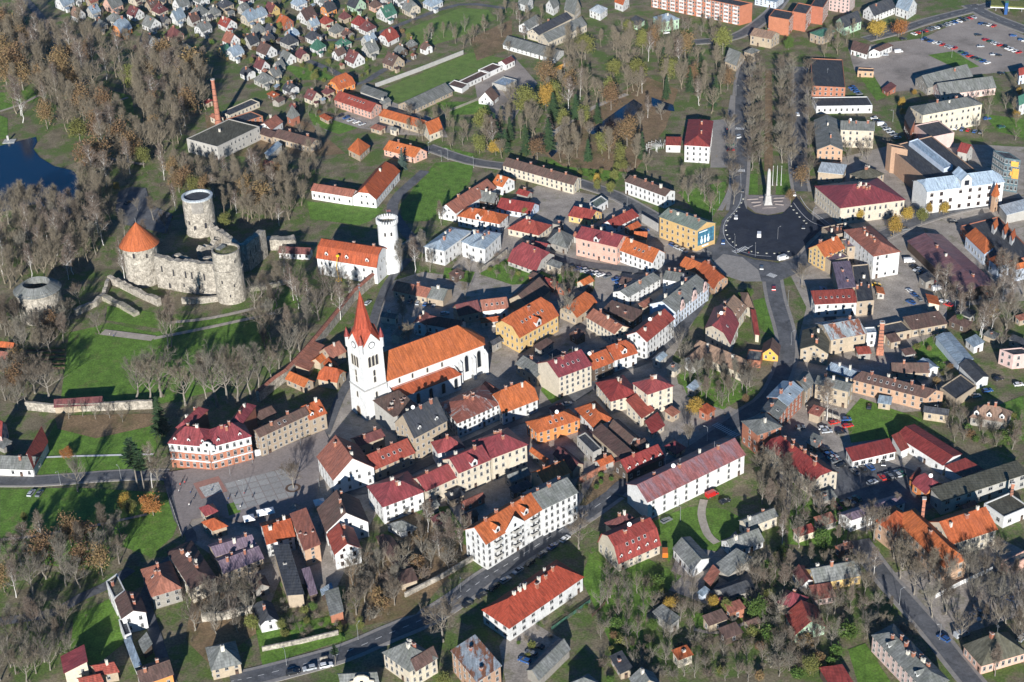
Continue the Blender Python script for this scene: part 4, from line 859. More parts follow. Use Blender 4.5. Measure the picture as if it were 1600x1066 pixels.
mat('setts', (.26, .225, .21), var=.1, scale=.2, rnd=.02, fine=.15)
mat('panel', (.325, .32, .305), var=.12, scale=.3, rnd=.12, fine=.12)
mat('panel_red', (.34, .18, .145), var=.12, scale=.3, rnd=.05, fine=.12)
mat('panel_light', (.42, .42, .40), var=.3, scale=1.6, rnd=.03, fine=.3)
mat('line', (.7, .7, .68), var=.1, rough=.7)
_z = [0.02]
def sheet(name, pxs, m, z=None, tile='px', kind='structure', parent=None):
    """a flat polygon on the ground, corners given where the photograph shows them"""
    if z is None: _z[0] += .004; z = _z[0]
    P = [G(*tp(tile, p), z) for p in pxs]
    c = sum(P, Vector()) / len(P); c.z = 0
    mb = MB(); Q = [p - c for p in P]
    for t in tessellate_polygon([Q]): mb.face([Q[i] for i in t])
    o = mb.obj(name, m, None, c)
    tag(o, kind=kind)
    return o
def smooth(P, n=3):
    """Catmull-Rom through the points"""
    if len(P) < 3: return P
    out = []
    for i in range(len(P) - 1):
        a, b_, c, d = P[max(0, i - 1)], P[i], P[i + 1], P[min(len(P) - 1, i + 2)]
        for k in range(n):
            t = k / n
            out.append(.5 * ((2 * b_) + (c - a) * t + (2 * a - 5 * b_ + 4 * c - d) * t * t + (3 * b_ - a - 3 * c + d) * t ** 3))
    return out + [P[-1]]
ROADS = []
def strip(mb, P, o1, o2, z, kerb=False):
    n = len(P)
    nr = []
    for i in range(n):
        d = (P[min(n - 1, i + 1)] - P[max(0, i - 1)]).normalized(); nr.append(Vector((-d.y, d.x, 0)))
    for i in range(n - 1):
        a, b_, c, d = P[i] + nr[i] * o1, P[i] + nr[i] * o2, P[i + 1] + nr[i + 1] * o2, P[i + 1] + nr[i + 1] * o1
        up = Vector((0, 0, z))
        mb.face([a + up, b_ + up, c + up, d + up])
        if kerb: mb.face([a, a + up, d + up, d]); mb.face([b_ + up, b_, c, c + up])
def road(name, pxs, w, pave=0.0, m='asphalt', tile='px', line=False, keep=True):
    P = smooth([G(*tp(tile, p)) for p in pxs])
    _z[0] += .004
    c = sum(P, Vector()) / len(P); Q = [p - c for p in P]
    mb = MB(); strip(mb, Q, -w / 2, w / 2, _z[0])
    tag(mb.obj(name, m, None, c), kind='structure')
    if keep: ROADS.append((P, w / 2 + pave))
    if pave:
        for s in (-1, 1):
            mb = MB(); strip(mb, Q, s * w / 2, s * (w / 2 + pave), .13 + _z[0] * .3, True)
            tag(mb.obj('pavement', 'pavement', None, c), kind='structure')
    if line:
        mb = MB(); 
        for i in range(0, len(Q) - 1):
            a, b_ = Q[i], Q[i + 1]; L = (b_ - a).length; k = max(1, int(L / 6))
            for j in range(k):
                p0, p1 = a.lerp(b_, (j + .15) / k), a.lerp(b_, (j + .6) / k)
                strip(mb, [p0, p1], -.09, .09, _z[0] + .02)
        tag(mb.obj('lane_marking', 'line', None, c), kind='structure')
g0 = MB()
g0.face([(-1600, -800, 0), (1600, -800, 0), (1600, 2800, 0), (-1600, 2800, 0)])
tag(g0.obj('ground', 'ground'), kind='structure')
sheet('yard', [(470, 730), (520, 650), (560, 540), (610, 440), (660, 425), (700, 430), (760, 330), (840, 290), (960, 310), (1110, 390), (1120, 440), (1050, 560), (1060, 600), (1150, 640), (1170, 680), (1040, 720), (900, 810), (760, 890), (700, 840), (640, 850), (590, 800), (560, 850), (520, 930), (440, 900), (420, 950), (380, 900), (290, 840), (270, 740)], 'yard')
sheet('yard', [(1160, 640), (1240, 560), (1260, 480), (1220, 400), (1270, 330), (1300, 250), (1420, 220), (1600, 230), (1600, 470), (1480, 480), (1470, 640), (1330, 650), (1500, 760), (1440, 800), (1310, 810), (1230, 740)], 'yard')
sheet('gravel_yard', [(1325, 75), (1440, 60), (1525, 22), (1600, 55), (1600, 110), (1545, 115), (1470, 120), (1440, 140), (1380, 145), (1335, 110)], 'gravel')
sheet('yard', [(500, 195), (590, 150), (690, 190), (700, 215), (620, 210), (560, 200), (510, 205)], 'yard')
sheet('yard', [(740, 120), (800, 85), (840, 130), (800, 190), (750, 180)], 'gravel')
sheet('yard', [(320, 180), (480, 190), (540, 240), (440, 250), (330, 240)], 'leaf_litter')
sheet('yard', [(1370, 900), (1480, 880), (1560, 840), (1600, 860), (1600, 960), (1480, 1000)], 'yard')
sheet('yard', [(1210, 740), (1330, 700), (1440, 740), (1470, 790), (1350, 830), (1230, 800)], 'asphalt')
sheet('forecourt', [(1112, 188), (1140, 186), (1150, 230), (1145, 262), (1110, 262)], 'pavement')
sheet('yard', [(810, 960), (880, 1000), (850, 1066), (790, 1066), (780, 1010)], 'yard')
sheet('yard', [(1060, 860), (1150, 830), (1180, 920), (1120, 950), (1040, 920)], 'yard')
for m_, pl in [
 ('lawn', [(108, 520), (170, 505), (240, 520), (300, 500), (420, 490), (425, 560), (330, 612), (230, 636), (95, 625)]),
 ('lawn', [(66, 700), (90, 655), (240, 650), (248, 735), (60, 742)]),
 ('lawn', [(0, 765), (120, 762), (262, 770), (285, 800), (270, 838), (235, 870), (180, 850), (120, 890), (0, 870)]),
 ('lawn', [(115, 965), (178, 932), (200, 1000), (150, 1040), (108, 1040)]),
 ('lawn', [(630, 345), (625, 320), (680, 254), (742, 252), (734, 285), (700, 318), (668, 346)]),
 ('lawn', [(480, 315), (600, 325), (580, 345), (560, 352), (485, 342)]),
 ('pitch', [(592, 142), (735, 82), (792, 92), (630, 162)]),
 ('pitch', [(630, 48), (720, 12), (762, 15), (775, 30), (720, 58), (650, 78)]),
 ('lawn', [(1020, 815), (1075, 792), (1130, 795), (1165, 812), (1120, 862), (1060, 850), (1045, 880)]),
 ('lawn', [(908, 905), (925, 855), (960, 890), (1010, 872), (1065, 900), (1010, 960), (1000, 1030), (960, 1020), (925, 940)]),
 ('lawn', [(1080, 962), (1150, 940), (1165, 985), (1095, 1000)]),
 ('lawn', [(1163, 272), (1184, 272), (1184, 304), (1166, 304)]), ('lawn', [(1214, 272), (1236, 272), (1235, 304), (1212, 304)]),
 ('lawn', [(1176, 470), (1198, 464), (1214, 526), (1192, 518)]),
 ('lawn', [(1060, 300), (1135, 283), (1132, 312), (1106, 348), (1085, 330)]),
 ('lawn', [(1320, 650), (1345, 622), (1440, 655), (1425, 680), (1330, 692)]), ('lawn', [(1418, 545), (1462, 522), (1502, 560), (1440, 572)]),
 ('lawn', [(1535, 178), (1600, 186), (1600, 216), (1560, 206)]), ('lawn', [(1450, 86), (1490, 80), (1530, 104), (1500, 110)]), ('lawn', [(1345, 122), (1365, 118), (1385, 150), (1370, 158)]),
 ('lawn', [(168, 478), (250, 490), (345, 506), (420, 482), (440, 440), (475, 470), (300, 522), (165, 500)]),
 ('lawn', [(1540, 640), (1600, 618), (1600, 690), (1560, 660)]), ('lawn', [(1325, 1015), (1352, 1005), (1392, 1066), (1340, 1066)]),
 ('lawn', [(930, 600), (870, 640), (845, 610), (850, 600)]), ('lawn', [(400, 985), (530, 960), (540, 1000), (410, 1040)]), ('lawn', [(480, 175), (560, 200), (530, 210), (490, 195)]),
 ('lawn', [(440, 100), (500, 110), (530, 125), (470, 125)]), ('lawn', [(855, 255), (880, 240), (980, 270), (960, 285), (900, 272)]), ('lawn', [(170, 140), (205, 150), (215, 205), (175, 200)]), ('lawn', [(0, 145), (50, 140), (60, 155), (0, 175)]),
 ('lawn', [(0, 180), (12, 185), (12, 215), (0, 218)]), ('lawn', [(680, 160), (760, 158), (770, 178), (700, 180)]), ('lawn', [(690, 228), (740, 240), (738, 250), (690, 246)]), ('lawn', [(1235, 165), (1245, 165), (1250, 250), (1240, 250)]),
 ('lawn', [(748, 428), (800, 400), (850, 425), (880, 440), (800, 445)]), ('lawn', [(868, 420), (930, 430), (928, 452), (870, 442)]), ('lawn', [(695, 418), (742, 425), (735, 442), (692, 434)]), ('lawn', [(890, 545), (935, 560), (960, 560), (905, 575), (880, 560)]), ('lawn', [(1060, 585), (1110, 570), (1180, 610), (1130, 640), (1075, 620)]), ('lawn', [(640, 800), (700, 790), (740, 850), (690, 880), (650, 850)]), ('lawn', [(1240, 740), (1330, 790), (1320, 860), (1230, 850)]), ('leaf_litter', [(930, 745), (975, 730), (990, 745), (940, 790), (905, 790)]), ('leaf_litter', [(600, 810), (650, 800), (740, 860), (740, 875), (650, 900)]),
 ('leaf_litter', [(85, 650), (240, 646), (240, 665), (150, 685), (90, 670)]), ('leaf_litter', [(735, 60), (800, 30), (800, 75), (745, 95)]), ('leaf_litter', [(540, 870), (640, 850), (720, 880), (650, 960), (560, 980), (540, 930)]), ('leaf_litter', [(300, 930), (400, 920), (400, 990), (330, 1040), (290, 1000)]),
 ('leaf_litter', [(820, 220), (930, 170), (1010, 120), (1060, 140), (1040, 200), (990, 270), (880, 260)])]:
    sheet('lawn' if m_ != 'leaf_litter' else 'leaf_covered_ground', pl, m_)
# water
def water_mat():
    m, nt, b_ = _nm('water'); N, L = nt.nodes, nt.links
    b_.inputs['Base Color'].default_value = (.004, .016, .042, 1); b_.inputs['Roughness'].default_value = .12; b_.inputs['Specular IOR Level'].default_value = .6
    tc = N.new('ShaderNodeTexCoord'); n1 = N.new('ShaderNodeTexNoise'); n1.inputs['Scale'].default_value = .8; n1.inputs['Detail'].default_value = 4
    bp = N.new('ShaderNodeBump'); bp.inputs['Strength'].default_value = .15; bp.inputs['Distance'].default_value = .2
    L.new(tc.outputs['Object'], n1.inputs['Vector']); L.new(n1.outputs[0], bp.inputs['Height']); L.new(bp.outputs[0], b_.inputs['Normal'])
    MATS['water'] = m
water_mat()
LAKE = [(-40, 232), (0, 228), (22, 222), (56, 214), (58, 222), (52, 233), (62, 246), (85, 260), (112, 266), (122, 275), (126, 300), (118, 328), (100, 342), (60, 318), (0, 332), (-60, 340)]
PONDS = [[(916, 204), (932, 196), (990, 155), (1004, 164), (986, 186), (945, 206), (925, 210)], [(1018, 152), (1052, 164), (1054, 174), (1036, 172), (1018, 165)], [(857, 240), (873, 218), (876, 232), (862, 246)]]
sheet('lake', LAKE, 'water')
for p in PONDS: sheet('pond', p, 'water')
# roads
road('road', [(360, 1066), (400, 1058), (470, 1040), (539, 1020), (605, 992), (666, 966), (712, 938), (755, 906), (800, 878), (850, 846), (906, 810), (960, 772)], 6.5, 1.6, line=True)
road('road', [(960, 772), (985, 752), (1053, 725), (1079, 708), (1099, 695), (1129, 674), (1165, 648), (1200, 624), (1222, 585), (1230, 550), (1226, 515), (1213, 470), (1206, 430)], 6.8, 1.6)
road('road', [(1340, 845), (1382, 902), (1420, 945), (1453, 983), (1490, 1030), (1530, 1080)], 6, 1.5)
road('road', [(-20, 752), (60, 752), (157, 745), (215, 742), (262, 742)], 5.5, 1.2)
road('road', [(-20, 975), (30, 968), (84, 958), (127, 934), (167, 916), (205, 890)], 4.5)
road('lane', [(262, 742), (280, 810), (300, 845), (260, 880), (228, 930), (240, 985), (268, 1070)], 4)
road('avenue', [(1150, 330), (1155, 290), (1158, 240), (1158, 180), (1160, 130), (1172, 85)], 7, 1.8)
road('avenue', [(1252, 300), (1246, 250), (1248, 200), (1250, 150), (1250, 105)], 7, 1.8)
road('road', [(1085, 66), (1130, 62), (1165, 50), (1205, 20), (1225, -5)], 7, 1.8)
road('road', [(1285, 335), (1320, 372), (1352, 380), (1392, 362), (1450, 340), (1520, 322), (1620, 312)], 6.5, 1.6)
road('road', [(668, 230), (734, 252), (800, 262), (870, 275), (916, 290), (962, 306), (1020, 338), (1085, 375), (1125, 395)], 6.5, 1.5)
road('street', [(860, 400), (905, 412), (965, 420), (1028, 424), (1075, 402), (1110, 400)], 6)
road('street', [(500, 720), (540, 765), (587, 760), (650, 731), (704, 707), (760, 682), (800, 662), (850, 643), (884, 628), (957, 583), (1020, 556), (1068, 510), (1100, 462), (1122, 418)], 5.5)
road('lane', [(664, 268), (645, 285), (623, 306), (613, 330), (640, 370), (670, 395)], 6)
road('lane', [(640, 405), (608, 440), (590, 480), (578, 520), (548, 590), (530, 625), (508, 680)], 4)
road('road', [(1352, 62), (1400, 50), (1450, 33), (1517, 16), (1560, 5)], 7, 1.8, line=True)
road('road', [(1515, 8), (1545, 25), (1610, 50)], 9, 1.8, line=True)
road('lane', [(395, 48), (440, 38), (530, 14)], 5); road('lane', [(400, 58), (470, 62), (560, 62), (628, 38), (717, 8), (790, 14)], 5)
road('lane', [(400, 75), (470, 92), (520, 112), (560, 132), (600, 110), (640, 95)], 5); road('road', [(32, -8), (62, 25), (80, 50), (92, 70)], 6)
road('path', [(265, 505), (330, 498), (420, 478)], 2.6, m='path', keep=False); road('path', [(240, 530), (330, 512), (430, 490)], 2.6, m='path', keep=False); road('path', [(160, 180), (170, 165), (200, 153)], 2.4, m='path', keep=False); road('path', [(0, 175), (30, 165), (60, 150)], 2.6, m='path', keep=False)
road('path', [(66, 716), (120, 714), (240, 711)], 1.2, m='line', keep=False); road('path', [(830, 240), (870, 205), (925, 170), (980, 148)], 4, m='path', keep=False); road('path', [(1125, 330), (1140, 300), (1143, 270), (1140, 190), (1145, 150)], 2.6, m='pavement', keep=False)
road('track', [(1100, 782), (1096, 805), (1105, 835), (1120, 850)], 3, m='path', keep=False); road('path', [(0, 845), (60, 838), (150, 822), (230, 805)], 1.5, m='path', keep=False); road('path', [(1085, 985), (1120, 990), (1165, 975)], 1.4, m='path', keep=False)
road('path', [(160, 520), (200, 525), (240, 530)], 5, m='path', keep=False); road('path', [(150, 245), (178, 250), (225, 258)], 2.5, m='path', keep=False)
sheet('car_park', [(185, 300), (205, 292), (228, 294), (235, 320), (270, 335), (260, 365), (190, 350), (180, 330)], 'asphalt')
# roundabout
sheet('roundabout', [(1130, 372), (1132, 350), (1150, 328), (1160, 310), (1166, 326), (1180, 334), (1200, 337), (1222, 334), (1235, 322), (1243, 305), (1262, 330), (1290, 352), (1262, 378), (1245, 398), (1215, 408), (1180, 404), (1150, 395)], 'asphalt_new_shaded')
sheet('roundabout_lane', [(1110, 400), (1122, 372), (1128, 345), (1146, 322), (1158, 300), (1163, 312), (1150, 330), (1134, 352), (1132, 372), (1152, 397), (1180, 406), (1216, 411), (1248, 402), (1268, 380), (1300, 350), (1310, 365), (1290, 400), (1250, 425), (1215, 440), (1170, 440), (1130, 430)], 'asphalt')
sheet('crossing_plaza', [(1112, 412), (1130, 397), (1160, 402), (1185, 422), (1190, 440), (1160, 440), (1130, 430)], 'pavement')
sheet('monument_plaza', [(1165, 305), (1236, 305), (1236, 320), (1225, 331), (1200, 336), (1180, 332), (1168, 322)], 'setts')
sheet('avenue_walk', [(1194, 268), (1208, 268), (1206, 110), (1196, 110)], 'leaf_litter')
def crossing(pxs, n=6, w=.55):
    a, b_ = G(*pxs[0]), G(*pxs[1]); d = (b_ - a); c = (a + b_) / 2; c.z = 0
    _z[0] += .004
    mb = MB(); nrm = Vector((-d.y, d.x, 0)).normalized()
    for i in range(n):
        p = a.lerp(b_, (i + .5) / n) - c
        strip(mb, [p - nrm * 1.7, p + nrm * 1.7], -w / 2, w / 2, _z[0] + .12)
    tag(mb.obj('crossing_marking', 'line', None, c), kind='structure')
crossing(((1150, 268), (1164, 268))); crossing(((1149, 202), (1163, 203))); crossing(((1238, 272), (1254, 272))); crossing(((1146, 396), (1168, 388)), 8); crossing(((1200, 430), (1212, 434)), 6); crossing(((1116, 664), (1152, 684)), 12, .5)
# the market square with its paving panels
sq = sheet('market_square', [(262, 738), (395, 716), (507, 672), (522, 705), (500, 742), (492, 792), (430, 832), (340, 806), (300, 812), (285, 838), (270, 770)], 'setts')
sqz = _z[0]
def panel_grid(corners, nu, nv, m, gap=.35):
    A, B_, C = [G(*tp('px', p)) for p in corners]        # origin, end of u, end of v
    u, v = (B_ - A) / nu, (C - A) / nv
    mb = MB(); lu, lv = u.length - gap, v.length - gap
    U, Vv = u.normalized() * lu, v.normalized() * lv
    mb.face([(0, 0, 0), U, U + Vv, Vv])
    me = mb.mesh('paving_panel', [m])
    for i in range(nu):
        for j in range(nv):
            p = A + u * i + v * j
            link('paving_panel', me, sq, (p.x - sq.location.x, p.y - sq.location.y, sqz + .02))
panel_grid(((352, 757), (446, 733), (372, 800)), 6, 5, 'panel')
panel_grid(((302, 757), (343, 745), (316, 782)), 1, 1, 'panel_red')
mc = MB(); P_ = [G(*p, sqz + .05) - sq.location for p in ((311, 762), (341, 753), (348, 768), (321, 777))]
mc.face(P_); mc.obj('mosaic', 'panel_light', sq)
sheet('lawn', [(354, 788), (372, 783), (376, 800), (358, 806)], 'lawn')
# ------------------------------------------------------------------ landmarks
def px_m(px, z=0):
    """pixels per metre, across, at a place"""
    P = G(*px, z); return FPX / (P - CAM).dot(_F)
# --- the church
tz = height_at((562.6, 549), 107)
E_ = [G(541, 535, tz), G(562.6, 549, tz), G(598, 536, tz)]
E_.append(E_[0] + E_[2] - E_[1])
oc = sum(E_, Vector()) / 4; oc.z = 0
church = thing('church', 'white church with orange roof and red spire', 'church', oc)
REFS.append(('white church with red spire', oc))
# square up the tower
cxy = [Vector((p.x - oc.x, p.y - oc.y, 0)) for p in E_]
ux = ((cxy[1] - cxy[0]) + (cxy[2] - cxy[3])).normalized(); side = ((cxy[1] - cxy[0]).length + (cxy[2] - cxy[1]).length) / 2
uy = Vector((-ux.y, ux.x, 0))
if uy.dot(cxy[2] - cxy[1]) < 0: uy = -uy
hs_ = side / 2
def sqr(s, z): return [-ux * s - uy * s + Vector((0, 0, z)), ux * s - uy * s + Vector((0, 0, z)), ux * s + uy * s + Vector((0, 0, z)), -ux * s + uy * s + Vector((0, 0, z))]
zl = tz * .42
m = MB()
for (s0, z0), (s1, z1) in (((hs_ * 1.1, 0), (hs_ * 1.06, zl)), ((hs_ * 1.03, zl), (hs_, tz))):
    a, b_ = sqr(s0, z0), sqr(s1, z1)
    for i in range(4): m.face([a[i], a[(i + 1) % 4], b_[(i + 1) % 4], b_[i]])
gh = side * .62                                     # the four gables
top4 = sqr(hs_, tz)
for i in range(4):
    a, b_ = top4[i], top4[(i + 1) % 4]
    m.face([a, b_, (a + b_) / 2 + Vector((0, 0, gh))])
m.obj('tower', 'wall_w', church)
m = MB()
a, b_ = sqr(hs_ * 1.1, zl), sqr(hs_ * 1.1, zl + .5)
for i in range(4): m.face([a[i], a[(i + 1) % 4], b_[(i + 1) % 4], b_[i]])
m.face(b_)
m.obj('string_course', 'concrete', church)
# spire: from the gable tops to the tip
lo, hi = 20.0, 90.0
for _ in range(30):
    zt_ = (lo + hi) / 2
    if prj((oc.x, oc.y, zt_))[1] > 453: lo = zt_
    else: hi = zt_
tip = Vector((0, 0, zt_))
m = MB()
ov = 1.06
c4 = sqr(hs_ * ov, tz - .2)
mid = [(c4[i] + c4[(i + 1) % 4]) / 2 + Vector((0, 0, gh + .4)) for i in range(4)]
oct_z = tz + gh * 1.25
ring = []
for i in range(8):
    ang = math.atan2(ux.y, ux.x) + math.pi * (i / 4 + .25) + math.pi
    r_ = side * (.36 if i % 2 == 0 else .36)
    ring.append(Vector((math.cos(ang) * r_, math.sin(ang) * r_, oct_z)))
for i in range(4):
    k = [min(ring, key=lambda r_: (r_.xy - v.xy).length) for v in (c4[i], mid[i], c4[(i + 1) % 4])]
    m.face([c4[i], mid[i], k[1], k[0]]); m.face([mid[i], c4[(i + 1) % 4], k[2], k[1]])
for i in range(8): m.face([ring[i], ring[(i + 1) % 8], tip])
m.obj('spire', 'roof_sp' if 'roof_sp' in MATS else 'roof_rd', church)
m = MB(); m.tube(tip - Vector((0, 0, .5)), tip + Vector((0, 0, 3)), .1); m.lathe([(.1, tip.z + .6), (.5, tip.z + 1), (.1, tip.z + 1.4)], 8); m.box((0, 0, tip.z + 2.4), (1.2, .12, .12))
m.obj('finial', 'metal', church)
for i in range(4):                                  # pinnacles on the corners
    c_ = top4[i] * .97; c_.z = tz - 1.5
    m = MB(); m.lathe([(.85, 0), (.85, 4.4), (1.1, 4.5)], 6); o_ = m.obj('pinnacle', 'wall_w', church, c_)
    m = MB(); m.lathe([(1.15, 4.5), (0, 8.9)], 6); m.obj('pinnacle_roof', 'roof_rd', o_)
def arch_mesh(w, h, name='belfry_opening', depth=.1, mats=('dark', 'wall_c')):
    m = MB()
    pts = [(-w / 2, 0), (w / 2, 0)] + [(w / 2 * math.cos(t), h - w / 2 + w / 2 * 1.2 * math.sin(t)) for t in [math.pi * k / 6 for k in range(7)]]
    m.face([(x, -depth, z) for x, z in pts], 0)
    o_ = [(x * 1.3, z * 1.06 - .15) for x, z in pts]
    for i in range(len(pts)):
        j = (i + 1) % len(pts)
        m.face([(o_[i][0], -depth - .12, o_[i][1]), (o_[j][0], -depth - .12, o_[j][1]), (pts[j][0], -depth - .12, pts[j][1]), (pts[i][0], -depth - .12, pts[i][1])], 1)
        m.face([(pts[i][0], -depth - .12, pts[i][1]), (pts[j][0], -depth - .12, pts[j][1]), (pts[j][0], -depth, pts[j][1]), (pts[i][0], -depth, pts[i][1])], 1)
    return m.mesh(name, list(mats))
BEL = arch_mesh(1.2, 4.6); LOOP = arch_mesh(1.0, 2.6, 'lancet_window'); DOORA = arch_mesh(2.4, 4.4, 'portal', mats=('wood', 'wall_c'))
clock = MB(); clock.lathe([(1.5, 0), (1.5, .12)], 24, mi=0); clock.lathe([(1.15, .12), (1.15, .16)], 24, mi=1); clock.box((0, .4, .2), (.12, .9, .05), mi=0); clock.box((.3, 0, .2), (.7, .12, .05), mi=0)
CLK = clock.mesh('clock_face', ['dark', 'white_paint'])
for n_ in (-uy, ux, uy, -ux):
    t_ = Vector((-n_.y, n_.x, 0)); rz = math.atan2(n_.x, -n_.y)
    for k in (-1, 0, 1):
        p = n_ * hs_ * 1.005 + t_ * k * side * .17; link('belfry_opening', BEL, church, (p.x, p.y, tz - 8.6), rz)
    for z in (tz - 13.2, zl + 2.6): link('lancet_window', LOOP, church, (n_.x * hs_ * 1.012, n_.y * hs_ * 1.012, z), rz)
    link('lancet_window', LOOP, church, (n_.x * hs_ * 1.065, n_.y * hs_ * 1.065, zl - 4.5), rz)
    ck = link('clock_face', CLK, church); M_ = Matrix((t_, Vector((0, 0, 1)), n_)).transposed().to_4x4(); M_.translation = n_ * hs_ * 1.005 + Vector((0, 0, tz + 1.0)); ck.matrix_local = M_
link('portal', DOORA, church, (-ux.x * hs_ * 1.1, -ux.y * hs_ * 1.1, 0.1), math.atan2(-ux.x, ux.y))
link('portal', DOORA, church, (-uy.x * hs_ * 1.1, -uy.y * hs_ * 1.1, 0.1), math.atan2(-uy.x, uy.y))
# nave and aisle
class _Root: pass
Bn = dict(ws=6.5, ww=1.3, wh=4.2, wf='w', miss=0, door=False, chm='b')
def nave(pts, hs, rs, d):
    P2 = [tp('T', p) for p in pts[:2]]
    hz = -hs
    a, b_ = G(*P2[0], hz) - oc, G(*P2[1], hz) - oc; a.z = b_.z = 0
    return a, b_
a, b_ = nave([(395, 822), (1322, 474)], -14, '', 0)
dv = (b_ - a).normalized(); nv = Vector((-dv.y, dv.x, 0))
if nv.y < 0: nv = -nv
def nave_body(a, b_, d, h, pitch, hip_end, wallname, roofname, lean=False):
    q = [a, b_, b_ + nv * d, a + nv * d]; Z = lambda p, z: Vector((p.x, p.y, z))
    FOOT.append([(p.x + oc.x, p.y + oc.y) for p in q])
    wi = [q[0] + nv * .5 + dv * .3, q[1] + nv * .5 - dv * .5, q[2] - nv * .5 - dv * .5, q[3] - nv * .5 + dv * .3]
    w = MB(); r = MB(); rise = pitch * d * (1 if lean else .5)
    if lean:
        r0, r1 = Z(q[3], h + rise), Z(q[2] - dv * hip_end, h + rise)
        tops = [[Z(q[0], h), Z(q[1], h), r1, r0], [Z(q[1], h), Z(q[2], h), r1]]
    else:
        r0, r1 = Z(a + nv * d / 2, h + rise), Z(b_ + nv * d / 2 - dv * hip_end, h + rise)
        e1, e2 = Z(b_ + nv * d * .22, h), Z(b_ + nv * d * .78, h)
        x1 = Z(b_ + dv * 3 + nv * d * .25, h); x2 = Z(b_ + dv * 3 + nv * d * .75, h)
        tops = [[Z(q[0], h), Z(q[1], h), r1, r0], [Z(q[2], h), Z(q[3], h), r0, r1], [Z(q[1], h), x1, r1], [x1, x2, r1], [x2, Z(q[2], h), r1]]
        y1, y2 = Z(b_ + dv * 2.4 + nv * d * .27, 0), Z(b_ + dv * 2.4 + nv * d * .73, 0)
        for p0, p1 in ((wi[1], y1), (y1, y2), (y2, wi[2])): w.face([Z(p0, 0), Z(p1, 0), Z(p1, h), Z(p0, h)])
    for t in tops:
        r.face(t)
        r.face([p - Vector((0, 0, .25)) for p in reversed(t)])
        for k in range(len(t)):
            if abs(t[k].z - h) < .01 and abs(t[(k + 1) % len(t)].z - h) < .01:
                p0, p1 = t[k], t[(k + 1) % len(t)]; r.face([p0 - Vector((0, 0, .25)), p1 - Vector((0, 0, .25)), p1, p0])
    for i in range(4):
        p0, p1 = wi[i], wi[(i + 1) % 4]
        if i == 1 and not lean: continue
        f = [Z(p0, 0), Z(p1, 0), Z(p1, h - .1), Z(p0, h - .1)]
        if lean: f = [Z(p0, 0), Z(p1, 0), Z(p1, h - .1 + (rise if i in (1, 2) else 0)), Z(p0, h - .1 + (rise if i in (2, 3) else 0))]
        elif i == 3: f.insert(3, Z((p0 + p1) / 2, h + rise - .3))
        w.face(f)
    w.obj(wallname, 'wall_w', church); r.obj(roofname, 'roof_or', church)
    return q
NW_ = arch_mesh(1.7, 5.5, 'gothic_window', mats=('glass', 'frame'))
q = nave_body(a, b_, 20, 14, .75, 7, 'nave_wall', 'nave_roof')
a2, b2 = nave([(505, 985), (1112, 763)], -7.5, '', 0)
# aisle: lean-to against the nave's near wall
dd = (a - a2).dot(nv)
b2 = a2 + dv * (b2 - a2).dot(dv)
nave_body(a2, b2, max(4.0, dd + .5), 7.5, .42, 3, 'aisle_wall', 'aisle_roof', True)
L_ = (b2 - a2).length; rz = math.atan2(-nv.x, nv.y)
for k in range(5):
    p = a2 + dv * L_ * (k + .5) / 5 + nv * .4; link('gothic_window', NW_, church, (p.x, p.y, 1.5), rz, (1, 1, .85))
Ln = (b_ - a).length
for k, f in enumerate((.80, .93)):
    p = a + dv * Ln * f + nv * .4; link('gothic_window', NW_, church, (p.x, p.y, 4), rz, (1.1, 1, 1.4))
for f in (.12, .25, .40, .55): 
    p = a + dv * Ln * f + nv * .45; link('clerestory_window', LOOP, church, (p.x, p.y, 10.9), rz, (.8, 1, .8))
for f in (.0, .99, .86, .72):
    p = a + dv * Ln * f - nv * .4; m = MB(); m.box((0, 0, 5), (1.3, 2.2, 10)); m.face([(-.65, -1.1, 10), (.65, -1.1, 10), (.65, 1.1, 11.5), (-.65, 1.1, 11.5)])
    ob = m.obj('buttress', 'wall_w', church, (p.x, p.y, 0)); ob.rotation_euler = (0, 0, math.atan2(dv.y, dv.x))
    if f == 0: ob.hide_render = False

# --- castle
def round_tower(name, label, foot, r, h, m='stone', parts=None, segs=40, taper=.96, rough=.15, cat='tower'):
    P = G(*foot)
    root = thing(name, label, cat, P)
    REFS.append((label, P)); FOOT.append([(P.x + r * math.cos(t), P.y + r * math.sin(t)) for t in [k * math.pi / 4 for k in range(8)]])
    rng = random.Random(label); mb = MB()
    nz = max(4, int(h / 1.5)); grid = []
    for j in range(nz + 1):
        z = h * j / nz; rr = r * (1 + (taper - 1) * j / nz)
        row = []
        for i in range(segs):
            t = 2 * math.pi * i / segs; d = rr + rng.uniform(-rough, rough)
            row.append(Vector((d * math.cos(t), d * math.sin(t), z + (rng.uniform(-rough, rough) if 0 < j < nz else 0))))
        grid.append(row)
    for j in range(nz):
        for i in range(segs):
            k = (i + 1) % segs
            mb.face([grid[j][i], grid[j][k], grid[j + 1][k], grid[j + 1][i]])
    mb.obj('wall', m, root)
    return root, P, h, r * taper
def loopholes(root, r, spec, mesh, name='loophole'):
    """spec: (angle towards the camera in degrees, height, width scale, height scale)"""
    for ang, z, sw, sh in spec:
        t = R(-90 + ang); n_ = Vector((math.cos(t), math.sin(t), 0))
        link(name, mesh, root, (n_.x * r, n_.y * r, z), math.atan2(n_.x, -n_.y), (sw, 1, sh))
SLIT = arch_mesh(.9, 2.2, 'loophole', depth=.12, mats=('dark', 'stone'))
